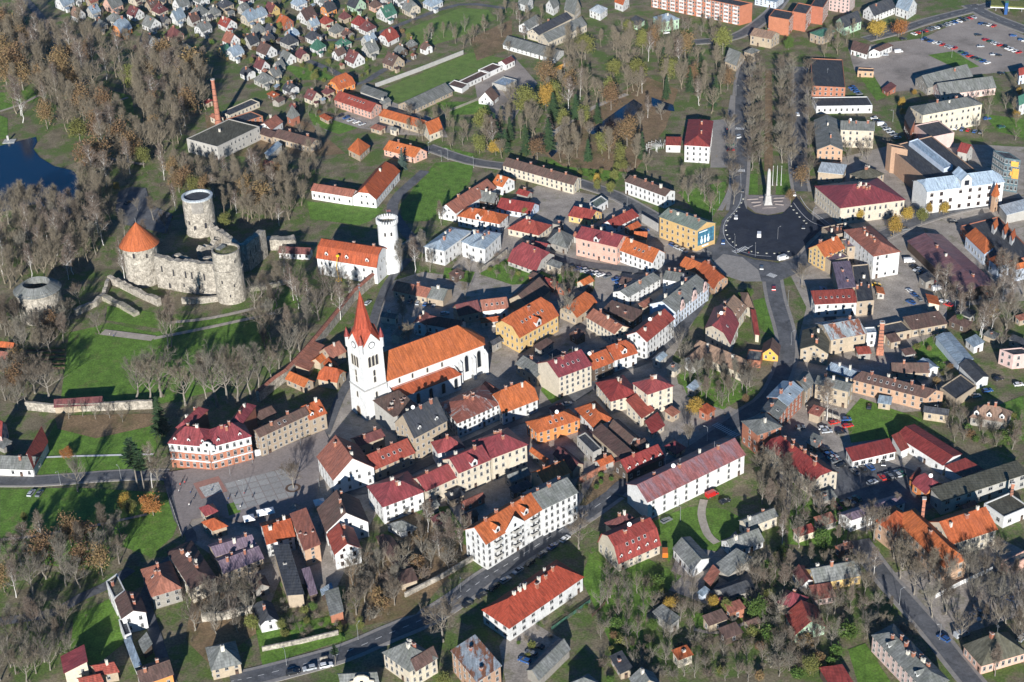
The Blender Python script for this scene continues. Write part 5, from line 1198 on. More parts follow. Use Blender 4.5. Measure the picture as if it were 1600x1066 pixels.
# west tower with the orange cone
f0 = (227, 437)
t1, P1, h1, r1 = round_tower('castle_tower', 'castle tower with orange conical roof', f0, 8.7, 20, taper=.93, rough=.22)
m = MB(); m.lathe([(r1 + 1.6, h1 - .3), (r1 + .1, h1 + 1.6)][:1] + [(r1 * .55, h1 + 5.9), (0.05, h1 + 10.8)], 40); m.lathe([(0.1, h1 - .35), (r1 + 1.6, h1 - .3)], 40)
m.obj('conical_roof', 'roof_or', t1, smooth=True)
m = MB(); m.tube((0, 0, h1 + 10), (0, 0, h1 + 13), .12); m.obj('finial', 'metal', t1)
loopholes(t1, r1 + .1, [(-10, h1 - 4.5, 1.3, 1.2), (32, h1 - 5, 1, 1), (-6, h1 - 11, 1.4, 1.1), (20, 4, 2.4, 1.6)], SLIT)
# south tower
t2, P2_, h2, r2 = round_tower('castle_tower', 'round castle tower with turf-covered top', (363, 466), 7.0, 16.5, taper=.97, rough=.12)
m = MB(); m.lathe([(r2 + .35, 16.5), (r2 + .35, 17), (r2 - .2, 17.1), (r2 - .2, 26), (r2 - 1.0, 26), (r2 - 1.0, 24.9)], 40, cap=False); m.obj('upper_wall', 'stone', t2)
m = MB(); m.lathe([(r2 - 1.0, 25), (2, 25.4), (.01, 25.5)], 30); m.obj('turf', 'moss', t2)
m = MB(); m.box((-2.4, 1.5, 26.1), (2.4, 4.5, .9), -.5); m.obj('stair_hatch', 'roof_gr', t2)
loopholes(t2, r2 + .1, [(-20, 11, .8, .8), (25, 9, .7, .7), (5, 4, .7, .7), (40, 21, .7, .7)], SLIT)
# north tower with the sheet-metal rim
t3, P3_, h3, r3 = round_tower('castle_tower', 'tall castle tower with pale metal rim', (316, 362), 7.9, 20, taper=.97, rough=.12)
m = MB(); m.lathe([(r3 + .25, 19.6), (r3 + .3, 20.4), (r3 - .9, 20.6), (r3 - 1.0, 19.2)], 40, cap=False); m.obj('metal_rim', 'roof_lt', t3)
m = MB(); m.lathe([(r3 - .9, 19.3), (.01, 19.4)], 30); m.obj('roof', 'roof_dk', t3)
m = MB()
for i in range(7):
    t = R(-102 + i * 6); m.box((math.cos(t) * (r3 + .3), math.sin(t) * (r3 + .3), 16.4), (.12, .78, 5.8), t)
m.obj('plank_shutter', 'wall_x', t3)
loopholes(t3, r3 + .1, [(-35, 7, 1.3, 1.0), (-12, 4, 1.6, 1.3), (28, 5, 1.5, 1.4)], SLIT)
# western bastion with the ring roof
t4, P4_, h4, r4 = round_tower('castle_bastion', 'round bastion with open grey ring roof', (67, 493), 10.2, 15, taper=.98)
m = MB(); m.lathe([(r4 + 1.0, 14.2), (r4 - 3.8, 17.4), (r4 - 4.2, 17.0), (r4 - 4.2, 14)], 40, cap=False); m.obj('ring_roof', 'roof_gr', t4, smooth=False)
loopholes(t4, r4 + .1, [(-30, 8, 1, .8), (5, 8, 1, .8), (35, 8, 1, .8)], SLIT)
def rag_wall(name, label, pxs, h, th, m='stone', rag=1.2, tile='px', cat='wall', slits=(), seed=1, cap=None, part='masonry', step=1.6, ref=True):
    """a thick wall along pixels on the ground, its top worn or level"""
    P = [G(*tp(tile, p)) for p in pxs]
    o = sum(P, Vector()) / len(P)
    root = thing(name, label, cat, o)
    if ref: REFS.append((label, o))
    rng = random.Random(seed); Q = []
    for a, b_ in zip(P, P[1:]):
        k = max(1, int((b_ - a).length / step))
        Q += [a.lerp(b_, i / k) for i in range(k)]
    Q.append(P[-1]); Q = [p - o for p in Q]
    mb = MB(); nr = []
    n = len(Q)
    for i in range(n):
        d = (Q[min(n - 1, i + 1)] - Q[max(0, i - 1)]).normalized(); nr.append(Vector((-d.y, d.x, 0)))
    hz, cur = [], 0
    for i in range(n):
        cur = cur * .6 + rng.uniform(-rag, rag * .35) * .7; hz.append(h + cur)
    for i in range(n - 1):
        j = i + 1
        A = [Q[i] - nr[i] * th / 2, Q[j] - nr[j] * th / 2, Q[j] + nr[j] * th / 2, Q[i] + nr[i] * th / 2]
        Z = [hz[i], hz[j], hz[j] - rng.uniform(0, rag * .2), hz[i]]
        Z = [hz[i], hz[j], hz[j], hz[i]]
        T = [Vector((p.x, p.y, z)) for p, z in zip(A, Z)]
        mb.face([A[0], A[1], T[1], T[0]]); mb.face([A[2], A[3], T[3], T[2]]); mb.face(T)
        if i == 0: mb.face([A[3], A[0], T[0], T[3]])
        if j == n - 1: mb.face([A[1], A[2], T[2], T[1]])
    FOOT.append([(p.x + o.x - nr[i].x * th, p.y + o.y - nr[i].y * th) for i, p in enumerate(Q)] + [(p.x + o.x + nr[i].x * th, p.y + o.y + nr[i].y * th) for i, p in reversed(list(enumerate(Q)))])
    mb.obj(part, m, root)
    if cap:
        c_ = MB()
        for i in range(n - 1):
            j = i + 1; e = th / 2 + .45
            T = [Q[i] - nr[i] * e + Vector((0, 0, h)), Q[j] - nr[j] * e + Vector((0, 0, h)), Q[j] + Vector((0, 0, h + .8)), Q[i] + Vector((0, 0, h + .8))]
            c_.face(T); c_.face([Q[i] + Vector((0, 0, h + .8)), Q[j] + Vector((0, 0, h + .8)), Q[j] + nr[j] * e + Vector((0, 0, h)), Q[i] + nr[i] * e + Vector((0, 0, h))])
        c_.obj('coping', cap, root)
    L = (P[-1] - P[0]).length
    for f, z, sw, sh in slits:
        i = min(n - 2, int(f * (n - 1))); p = Q[i].lerp(Q[i + 1], .5); nn = nr[i] if (CAM - o - p).dot(nr[i]) > 0 else -nr[i]
        link('window_opening', SLIT, root, (p.x + nn.x * th * .5, p.y + nn.y * th * .5, z), math.atan2(nn.x, -nn.y), (sw, 1, sh))
    return root
rag_wall('castle_wall', 'ruined castle wall between conical and turf towers', [(250, 447), (290, 455), (343, 462)], 17.5, 3.0, rag=1.5, seed=3, slits=[(.12, 9, 1, 1.5), (.3, 8, 1, 1.6), (.5, 8, 1, 1.7), (.62, 8, 1, 1.7), (.82, 8, 1, 1.7), (.22, 1, 1.4, 1.2), (.45, 3, .9, .9), (.7, 3, .9, .9)])
rag_wall('castle_wall', 'broken rear castle wall inside the ruin', [(248, 437), (300, 442), (348, 449)], 15.5, 2.4, rag=3, seed=4)
rag_wall('castle_wall', 'tall castle wall fragment with slit windows', [(386, 424), (415, 399)], 14.5, 3.2, rag=.7, seed=5, slits=[(.12, 7, .9, 1.6), (.4, 7, .9, 1.8), (.65, 8, .9, 1.8), (.2, 3, .8, .8), (.85, 3, .8, .8)])
rag_wall('castle_wall', 'shaded castle wall behind turf tower', [(386, 424), (346, 396)], 14, 2.6, rag=1.5, seed=6)
rag_wall('castle_wall', 'stepped castle wall below tall tower', [(332, 372), (352, 380), (362, 394)], 9, 2.8, rag=3, seed=7)
rag_wall('castle_wall', 'crumbling castle wall crest beside turf tower', [(315, 420), (335, 408), (352, 397)], 12, 3, rag=3, seed=8)
rag_wall('outer_wall', 'low ruined outer wall below castle', [(172, 442), (188, 448), (215, 462), (250, 478)], 4.5, 2.2, rag=1.4, seed=9)
rag_wall('outer_wall', 'low stone wall at foot of turf tower', [(285, 474), (315, 474), (343, 470)], 3.2, 1.6, rag=.6, seed=10)
rag_wall('outer_wall', 'sloping stone wall from bastion to castle', [(118, 493), (150, 478), (162, 466), (172, 442)], 3.5, 1.8, rag=1.2, seed=11)
rag_wall('outer_wall', 'low masonry bank beside castle steps', [(163, 468), (190, 480), (214, 494)], 2.5, 3, 'stone_dark', rag=.8, seed=12)
rag_wall('outer_wall', 'stone block wall right of castle', [(418, 388), (440, 388), (462, 384)], 6, 5, rag=1, seed=13)
rag_wall('outer_wall', 'brick remains beside turf tower', [(386, 455), (412, 452), (462, 440)], 2.5, 2, 'stone_dark', rag=1.4, seed=14)
b('F', 'guard_house', 'low red-roofed guard house left of manor', [([(135, 510), (330, 520), 6], -3.2, 1, 'g1:.7', 'w', 'mr')], 'house')
# masonry blocks fallen round the castle, some with a turf cover
rag_wall('town_wall', 'old town wall with red coping', [(404, 628), (430, 606), (448, 594), (475, 565), (499, 537), (525, 505), (552, 471), (587, 440)], 5, 1.6, 'stone', rag=.1, seed=15, cap='roof_rb', step=4)
rag_wall('garden_wall', 'pale stone garden wall along park', [(42, 640), (84, 644), (160, 641), (240, 638)], 4.2, 1.2, 'stone', rag=.5, seed=16, step=3)
rag_wall('garden_wall', 'stone wall right of white round tower', [(626, 396), (645, 384), (664, 373)], 4.5, 1, 'stone', rag=.3, seed=17)
rag_wall('garden_wall', 'stone garden wall beside bottom road', [(410, 1018), (470, 1006), (529, 992)], 2.0, .6, 'stone', rag=.1, seed=18, step=4)
rag_wall('garden_wall', 'stone wall in front of cream tenement', [(633, 934), (690, 905), (745, 872)], 2.2, .7, 'stone', rag=.1, seed=19, step=4)
rag_wall('yard_wall', 'brick courtyard wall behind grey-roofed tenement', [(903, 757), (935, 740), (963, 724)], 2.6, .6, 'brick', rag=.1, seed=20, step=4)
rag_wall('garden_wall', 'crumbling white wall behind bare trees', [(316, 972), (355, 968), (399, 957)], 4, .8, 'stone', rag=.8, seed=21)
rag_wall('boundary_wall', 'long pale concrete wall along sports field', [(587, 137), (655, 112), (724, 85)], 2.8, .4, 'concrete', rag=0, seed=22, step=3)
rag_wall('yard_wall', 'low stone wall in tenement courtyard', [(1260, 640), (1290, 650), (1312, 658)], 2.2, .6, 'stone', rag=.1, seed=23)
rag_wall('garden_wall', 'white boundary wall beside red palace', [(395, 714), (408, 712)], 3, .6, 'wall_w', rag=0, seed=24)
rag_wall('boundary_wall', 'white boundary wall below villa', [(750, 425), (770, 412), (792, 395)], 2, .5, 'stone', rag=.1, seed=25)
rag_wall('yard_wall', 'concrete wall beside yellow apartment house', [(1003, 347), (1028, 362)], 4.5, .4, 'concrete', rag=0, seed=26)
rag_wall('yard_wall', 'yellow painted wall beside barracks', [(868, 112), (896, 100)], 3, .3, 'wall_yo', rag=0, seed=27)
rag_wall('garden_wall', 'low white garden wall below narrow building', [(500, 535 + 498), (512, 1030)], 1.5, .4, 'stone', rag=.1, seed=28)

# --- white round tower with battlements
wt, Pw, hw, rw = round_tower('round_tower', 'white round tower with battlements', (611, 421), 5.9, 9.5, 'wall_w', taper=.99, rough=.05)
m = MB(); m.lathe([(rw - .2, 9.5), (4.9, 9.9), (4.75, 24.5), (5.4, 25.4), (5.4, 26.2), (4.5, 26.2), (4.5, 25)], 40, cap=False); m.obj('shaft', 'wall_w', wt, smooth=False)
m = MB(); m.lathe([(4.5, 25.05), (.01, 25.1)], 30); m.obj('deck', 'stone_dark', wt)
mer = MB(); mer.box((0, 0, .65), (.75, .7, 1.3)); MER = mer.mesh('merlon', ['wall_w'])
for i in range(24):
    t = 2 * math.pi * i / 24; link('merlon', MER, wt, (math.cos(t) * 4.95, math.sin(t) * 4.95, 26.2), t)
m = MB(); m.tube((0, 0, 25), (0, 0, 32), .08); m.obj('flagpole', 'metal', wt)
m = MB(); m.box((1.1, 0, 31.2), (2.0, .05, 1.0)); m.obj('flag', 'roof_mr', wt)
loopholes(wt, 4.85, [(-12, 20, .9, .9), (22, 20, .9, .9), (38, 12.5, .9, .9)], SLIT, 'window_opening')
# --- chimneys of the factories
def stack(label, foot, h, r0, r1, m='brick', square=False):
    P = G(*foot); root = thing('factory_chimney', label, 'chimney', P); REFS.append((label, P))
    mb = MB(); mb.lathe([(r0 * 1.25, 0), (r0 * 1.25, 3), (r0, 3.1), (r1, h - 1), (r1 * 1.25, h - .8), (r1 * 1.25, h), (r1 * .7, h), (r1 * .7, h - 2)], 4 if square else 14, cap=False, a0=.6); mb.obj('shaft', m, root)
    mb = MB(); mb.lathe([(r1 * 1.35, h - .05), (r1 * 1.35, h + .35), (r1 * .7, h + .35)], 4 if square else 14, cap=False, a0=.6); mb.obj('cap', 'concrete', root)
    mb = MB()
    for k in range(6): mb.lathe([(r0 + (r1 - r0) * k / 6 + .08, 4 + k * (h - 6) / 6), (r0 + (r1 - r0) * k / 6 + .08, 4.3 + k * (h - 6) / 6)], 4 if square else 14, cap=False, a0=.6)
    mb.obj('iron_band', 'dark', root)
stack('tall slender brick factory chimney', (342, 197), 29, 1.7, 1.0)
stack('square brick chimney beside white annex', (1374.5, 553), 15.5, 1.7, 1.15, square=True)
stack('brick chimney on school boiler house', (1438, 838), 16.5, .85, .75, square=True)
stack('short brick chimney on derelict building', (1578, 790), 10, .8, .7, square=True)
# --- monument
Pm = G(1199.5, 320); mon = thing('monument', 'pale stone obelisk monument on stepped plaza', 'monument', Pm); REFS.append(('stone obelisk monument', Pm))
m = MB(); m.lathe([(3.4, 0), (2.3, 2.2), (1.9, 5.5)], 4, a0=math.pi / 4); m.obj('pedestal', 'concrete', mon)
m = MB(); m.lathe([(1.45, 5.5), (1.1, 18), (.6, 20)], 4, a0=math.pi / 4); m.obj('obelisk', 'concrete', mon)
for k, (dx, dy, w_, d_, h_) in enumerate(((0, -4.5, 9, 3.5, .8), (-8, -2, 6, .9, 1.2), (8, -2, 6, .9, 1.2), (-8, 3.5, 6, .9, 1.2), (8, 3.5, 6, .9, 1.2), (-9.5, 9, 7, .9, 1.1), (9.5, 9, 7, .9, 1.1), (0, 12, 8, .9, 1.1))):
    m = MB(); m.box((0, 0, h_ / 2), (w_, d_, h_)); ob = m.obj('step' if k == 0 else 'low_wall', 'setts', mon, (dx * .72, dy * .72, .1)); ob.scale = (.8, 1, .7); ob.rotation_euler = (0, 0, (.35 if dx < 0 else -.35) if abs(dx) == 8 and dy < 0 else 0)
for k in range(3):
    P = G(1207 + k * 6.6, 290); r_ = thing('flagpole', 'white flagpole beside obelisk, ' + ('leftmost', 'middle', 'rightmost')[k] + ' of three', 'flagpole', P, group='flagpoles beside the monument')
    m = MB(); m.tube((0, 0, 0), (0, 0, 11), .12, .06, 6); m.lathe([(.2, 11), (.05, 11.25)], 8); m.obj('pole', 'white_paint', r_); m = MB(); m.box((0, 0, .25), (.7, .7, .5)); m.obj('base', 'concrete', r_)
# stone plant boxes and blocks round the roundabout
mb = MB(); mb.box((0, 0, .3), (.85, .6, .6)); BLK = mb.mesh('block', ['panel_light']); mb = MB(); mb.box((0, 0, .63), (.65, .42, .12)); SOIL = mb.mesh('planting', ['moss'])
pts = [(1161, 312), (1158, 318), (1155, 325), (1151, 331), (1147, 335), (1141, 340), (1137, 346), (1135, 353), (1134, 361), (1136, 368), (1140, 374), (1145, 379), (1150, 384), (1236, 323), (1240, 329), (1245, 334), (1249, 340), (1256, 346), (1260, 350), (1166, 391), (1174, 394), (1184, 396), (1198, 397), (1210, 397), (1218, 397), (1232, 394)]
for i, (x, y) in enumerate(pts):
    P = G(x, y, .2); r_ = thing('planter', 'white planter', 'planter', P, i * .4, 'planters round the roundabout'); link('box', BLK, r_); link('planting', SOIL, r_)
    pend(r_, 'white concrete planter edging the roundabout')
for o_ in list(COL.objects):
    pass
# --- billboard on the yellow house
root, info, o_ = BILL
e = info[0]['e']; p2, p3, hB = e[1], e[2], info[0]['h']
d = (p3 - p2).normalized(); n_ = Vector((d.y, -d.x, 0))
if n_.dot(CAM - o_) < 0: n_ = -n_
LB = (p3 - p2).length
mat('poster', (.035, .12, .19), var=.35, scale=.5, rnd=0, second=(.10, .30, .38), thr=(.5, .7)); mat('poster_white', (.72, .8, .84), var=.1, rnd=0)
def on_wall(u0, u1, z0, z1, off, name, m):
    mb = MB(); P = [p2 + d * LB * u0 + n_ * off, p2 + d * LB * u1 + n_ * off]
    c = (P[0] + P[1]) / 2; w_ = LB * (u1 - u0)
    mb.box((0, 0, (z0 + z1) / 2), (w_, .12, z1 - z0)); ob = mb.obj(name, m, root, (c.x, c.y, 0)); ob.rotation_euler = (0, 0, math.atan2(d.y, d.x)); return ob
bb = on_wall(.08, .9, 2.6, hB - 1.2, -.3, 'billboard', 'poster')
for k, u in enumerate((.27, .44, .61)):            # the pale figures on the poster
    mb = MB(); mb.lathe([(.35, 0), (.75, 1.0), (.62, 2.4), (.2, 2.9), (.42, 3.3), (.42, 3.8), (.05, 4.1)], 8)
    for i, v in enumerate(mb.v): mb.v[i] = (v[0], v[1] * .05, v[2])
    c = p2 + d * LB * u + n_ * -.2; ob = mb.obj('poster_figure', 'poster_white', root, (c.x, c.y, 3.2)); ob.rotation_euler = (0, 0, math.atan2(d.y, d.x))
on_wall(.14, .55, hB - 2.2, hB - 1.7, -.22, 'poster_lettering', 'poster_white'); on_wall(.3, .62, 1.3, 2.0, -.3, 'shop_sign', 'poster_white')
# pink parapet gables of the pale blue street building are dormers of its facade
def facade_gable(bl, wing, f, w_, h_, m, name='parapet_gable', edge=1, plain=False):
    root, info, o_ = bl; e = info[wing]['e']; a, c = e[edge], e[(edge + 1) % 4]; d = (c - a).normalized(); L = (c - a).length; z = info[wing]['h']
    p = a + d * L * f; mb = MB()
    prof = [(-w_ / 2, -1.5), (w_ / 2, -1.5), (w_ / 2, h_ * .35), (w_ * .32, h_ * .45), (w_ * .3, h_ * .75), (w_ * .12, h_), (-w_ * .12, h_), (-w_ * .3, h_ * .75), (-w_ * .32, h_ * .45), (-w_ / 2, h_ * .35)]
    if plain: prof = [(-w_ / 2, -1.0), (w_ / 2, -1.0), (w_ / 2, .2), (0, h_), (-w_ / 2, .2)]
    for s in (-.25, .25): mb.face([(x, s, zz) for x, zz in prof])
    for (x0, z0), (x1, z1) in zip(prof, prof[1:] + prof[:1]): mb.face([(x0, -.25, z0), (x1, -.25, z1), (x1, .25, z1), (x0, .25, z0)])
    mb.face([(-.5, -.28, .2), (.5, -.28, .2), (.5, -.28, 1.6), (-.5, -.28, 1.6)], 1)
    ob = mb.obj(name, [m, 'glass'], root, (p.x, p.y, z)); ob.rotation_euler = (0, 0, math.atan2(d.y, d.x))
for f in (.2, .55, .86): facade_gable(BLUE, 0, f, 4.2 if f == .55 else 3, 3.4, 'wall_pk')
facade_gable(CURV, 0, .55, 8, 3.6, 'wall_c'); facade_gable(RATH, 0, .97, 6, 2.2, 'wall_w', edge=0)
facade_gable(BALC, 0, .5, 9, 4.6, 'wall_w', plain=True)
# balconies of the cream tenement
root, info, o_ = BALC; e = info[0]['e']; a, c = e[1], e[2]; d = (c - a).normalized(); L = (c - a).length; n_ = Vector((d.y, -d.x, 0))
if n_.dot(CAM - o_) < 0: n_ = -n_
bm_ = MB(); bm_.box((0, 0, 0), (3.2, 1.2, .18), bottom=True)
for s in (-1.55, 1.55): bm_.box((s, 0, .55), (.08, 1.2, 1.0), mi=1)
bm_.box((0, -.58, .55), (3.2, .06, 1.0), mi=1); BAL = bm_.mesh('balcony', ['concrete', 'wall_g'])
for f in (.2, .52, .83):
    for z in (3.4, 6.6, 9.6):
        p = a + d * L * f + n_ * .3; link('balcony', BAL, root, (p.x, p.y, z), math.atan2(n_.x, -n_.y))
# white bands on the red palace
root, info, o_ = RATH
for k in (0, 1):
    e = info[k]['e']; a, c = e[0], e[1]; d = (c - a).normalized(); L = (c - a).length; n_ = Vector((d.y, -d.x, 0)); h = info[k]['h']
    if n_.dot(CAM - o_) < 0: n_ = -n_
    for nm, z, t, mt in (('upper_storey_band', h - 2.2, 3.6, 'wall_w'), ('string_course', h * .36, .5, 'wall_w'), ('cornice', h - .25, .5, 'wall_w')):
        mb = MB(); mb.box((0, 0, 0), (L - .7, .04 if nm[0] == 'u' else .5, t), bottom=True); p = (a + c) / 2 - n_ * (.39 if nm[0] == 'u' else .3); ob = mb.obj(nm, mt, root, (p.x, p.y, z)); ob.rotation_euler = (0, 0, math.atan2(d.y, d.x))
# pergola fan beside the theatre
Pp = G(1035, 236); pg = thing('pergola', 'white fan-shaped pergola beside white theatre', 'pergola', Pp)
bm_ = MB(); bm_.box((6.5, 0, 3.2), (13, .16, .22), bottom=True); PB = bm_.mesh('beam', ['panel_light']); bm_ = MB(); bm_.tube((0, 0, 0), (0, 0, 3.1), .1, n=6); PP = bm_.mesh('post', ['white_paint'])
pg.scale = (.72, .72, 1)
for k in range(9):
    t = R(75 + k * 17); link('beam', PB, pg, (0, 0, 0), t); link('post', PP, pg, (12.5 * math.cos(t), 12.5 * math.sin(t), 0)); link('post', PP, pg, (5 * math.cos(t), 5 * math.sin(t), 0))

# yellow panels on the glazed block
root, info, o_ = GBLK; e = info[0]['e']; a, c = e[1], e[2]; d = (c - a).normalized(); L = (c - a).length; n_ = Vector((d.y, -d.x, 0)); h = info[0]['h']
if n_.dot(CAM - o_) < 0: n_ = -n_
for u0, u1, z0, z1 in ((.42, .9, h * .78, h * .93), (.55, .98, h * .42, h * .72), (.42, .6, h * .5, h * .62)):
    mb = MB(); mb.box((0, 0, (z0 + z1) / 2), (L * (u1 - u0), .2, z1 - z0), bottom=True); p = a + d * L * (u0 + u1) / 2 + n_ * .15; ob = mb.obj('yellow_panel', 'wall_yo', root, (p.x, p.y, 0)); ob.rotation_euler = (0, 0, math.atan2(d.y, d.x))

# white loggia panels of the long block
root, info, o_ = LONGB; e = info[0]['e']; a, c = e[0], e[1]; d = (c - a).normalized(); L = (c - a).length; n_ = Vector((d.y, -d.x, 0)); h = info[0]['h']
if n_.dot(CAM - o_) < 0: n_ = -n_
mb = MB()
for f_ in range(5): mb.box((0, 0, 1.0 + f_ * (h - .5) / 5), (3.4, .5, 1.1), bottom=True)
mb.box((-1.75, 0, h / 2), (.15, .5, h - .6), bottom=True); mb.box((1.75, 0, h / 2), (.15, .5, h - .6), bottom=True); LOG = mb.mesh('loggia', ['wall_w'])
k = int(L / 7)
for i in range(k): p = a + d * L * (i + .5) / k + n_ * .25; link('loggia', LOG, root, (p.x, p.y, 0), math.atan2(d.y, d.x))
# roundabout edge lines
def line_px(pxs, w_, z):
    P = smooth([G(*p) for p in pxs], 4); c = sum(P, Vector()) / len(P); mb = MB(); strip(mb, [p - c for p in P], -w_ / 2, w_ / 2, z); tag(mb.obj('lane_marking', 'line', None, c), kind='structure')
line_px([(1159, 304), (1156, 318), (1148, 331), (1134, 346), (1130, 362), (1136, 378), (1150, 390), (1175, 399), (1205, 402)], .22, .42)
line_px([(1240, 318), (1252, 334), (1268, 348), (1290, 356)], .22, .42); line_px([(1250, 308), (1262, 326), (1285, 343), (1310, 362)], .22, .43)
line_px([(1166, 390), (1176, 385)], .3, .42); line_px([(1158, 300), (1157, 260)], .15, .42)
# small outbuildings filling the yards
def infill():
    rng = random.Random(123)
    polys = [[(560, 540), (610, 440), (700, 430), (760, 330), (840, 290), (960, 310), (1110, 390), (1120, 440), (1050, 560), (1150, 640), (1170, 680), (1040, 720), (900, 810), (760, 890), (640, 850), (590, 800), (520, 930), (440, 900), (420, 950), (300, 850), (500, 760)], [(1180, 640), (1240, 560), (1260, 480), (1270, 430), (1600, 430), (1600, 560), (1470, 640), (1500, 760), (1440, 800), (1310, 810), (1230, 740)], [(1100, 850), (1330, 800), (1340, 960), (1200, 1040), (960, 1050), (940, 950)], [(300, 150), (640, 150), (700, 230), (500, 260), (330, 230)]]
    quota = [46, 20, 10, 10]
    rd = [(np.array([(p.x, p.y) for p in P]), hw) for P, hw in ROADS]
    SQ = [(p.x, p.y) for p in (G(*q) for q in [(262, 738), (395, 716), (507, 672), (522, 705), (492, 792), (430, 832), (285, 838)])]
    RB = [(p.x, p.y) for p in (G(*q) for q in [(1110, 440), (1115, 400), (1130, 345), (1162, 300), (1245, 300), (1310, 345), (1290, 410), (1215, 450)])]
    CH = [(p.x, p.y) for p in (G(*q) for q in [(540, 640), (760, 560), (790, 590), (600, 680)])]
    PK = [(p.x, p.y) for p in (G(*q) for q in [(1290, 690), (1420, 720), (1440, 770), (1300, 800)])]
    def clear(x, y, r):
        for f in FOOT:
            xs = [p[0] for p in f]; ys = [p[1] for p in f]
            if min(xs) - r < x < max(xs) + r and min(ys) - r < y < max(ys) + r:
                for k in range(8):
                    if inside(f, x + r * math.cos(k * .785), y + r * math.sin(k * .785)): return False
                if inside(f, x, y): return False
        for A, hw in rd:
            a, b_ = A[:-1], A[1:]; d = b_ - a; t = np.clip(((x - a[:, 0]) * d[:, 0] + (y - a[:, 1]) * d[:, 1]) / (d ** 2).sum(1).clip(1e-6), 0, 1)
            if (((a + d * t[:, None]) - (x, y)) ** 2).sum(1).min() < (hw + r) ** 2: return False
        return not any(inside(f, x, y) for f in (SQ, RB, CH, PK))
    for poly, qn in zip(polys, quota):
        got = 0; xs, ys = [p[0] for p in poly], [p[1] for p in poly]
        for _ in range(qn * 60):
            if got >= qn: break
            x, y = rng.uniform(min(xs), max(xs)), rng.uniform(min(ys), max(ys))
            if not inside(poly, x, y): continue
            P = G(x, y); w, d = rng.uniform(5, 10), rng.uniform(3.5, 5.5)
            if not clear(P.x, P.y, w * .52): continue
            f = min(FOOT, key=lambda f: (f[0][0] - P.x) ** 2 + (f[0][1] - P.y) ** 2); t = math.atan2(f[1][1] - f[0][1], f[1][0] - f[0][0])
            h = rng.uniform(2.6, 4.0); u, v = Vector((math.cos(t), math.sin(t), 0)), Vector((-math.sin(t), math.cos(t), 0))
            if v.y < 0: u, v = -u, -v
            c3 = [P - u * w / 2 - v * d / 2, P + u * w / 2 - v * d / 2, P + u * w / 2 + v * d / 2]
            pp = [prj((q.x, q.y, h)) for q in c3]
            rk = rng.choice(('gr', 'br', 'dk', 'rb', 'rd', 'or', 'mr', 'br', 'gr', 'bl'))
            stem = 'small %s-roofed outbuilding by %s' % (RADJ[rk].split()[0], near_ref(P))
            r_, i_, o_ = bld('px', 'outbuilding', stem + str(got), [(pp, -h, 1, rng.choice(('g1:.6', 'g1:.7', 's1:.2', 's1:.25')), rng.choice(('t', 'g', 'x', 'd', 'b', 'c')), rk, dict(ch=rng.choice((0, 0, 1))))], 'shed', group='small outbuildings in the yards', ws=3.2)
            REFS.pop(); pend(r_, stem); got += 1
infill()
# ------------------------------------------------------------------ trees and shrubs
mat('bark', (.205, .182, .15), var=.25, scale=2, rnd=.15, fine=.2)
mat('bark_birch', (.58, .56, .52), var=.3, scale=3, rnd=.08, second=(.10, .09, .08), thr=(.6, .68))
mat('twig', (.17, .14, .105), var=.25, scale=.5, rnd=.22, rough=.95, spec=.1)
mat('twig_grey', (.18, .162, .13), var=.25, scale=.5, rnd=.2, rough=.95, spec=.1)
mat('twig_birch', (.185, .145, .115), var=.25, scale=.5, rnd=.15, rough=.95, spec=.1)
mat('twig_dark', (.11, .09, .07), var=.25, scale=.5, rnd=.2, rough=.95, spec=.1)
mat('leaf_gold', (.36, .22, .045), var=.35, scale=1.2, rnd=.15, rough=.8, second=(.30, .22, .04))
mat('leaf_rust', (.30, .115, .035), var=.35, scale=1.2, rnd=.15, rough=.8, second=(.34, .17, .05))
mat('leaf_lime', (.17, .175, .045), var=.4, scale=1.2, rnd=.2, rough=.8, second=(.11, .12, .035))
mat('leaf_green', (.06, .12, .022), var=.4, scale=1.2, rnd=.15, rough=.8, second=(.10, .15, .03))
mat('needle', (.030, .065, .026), var=.4, scale=1.0, rnd=.15, rough=.85, second=(.05, .085, .03))
mat('needle_blue', (.07, .11, .09), var=.3, scale=1.0, rnd=.1, rough=.85)
mat('leaf_brown', (.20, .12, .06), var=.35, scale=1.2, rnd=.2, rough=.85, second=(.15, .11, .05))

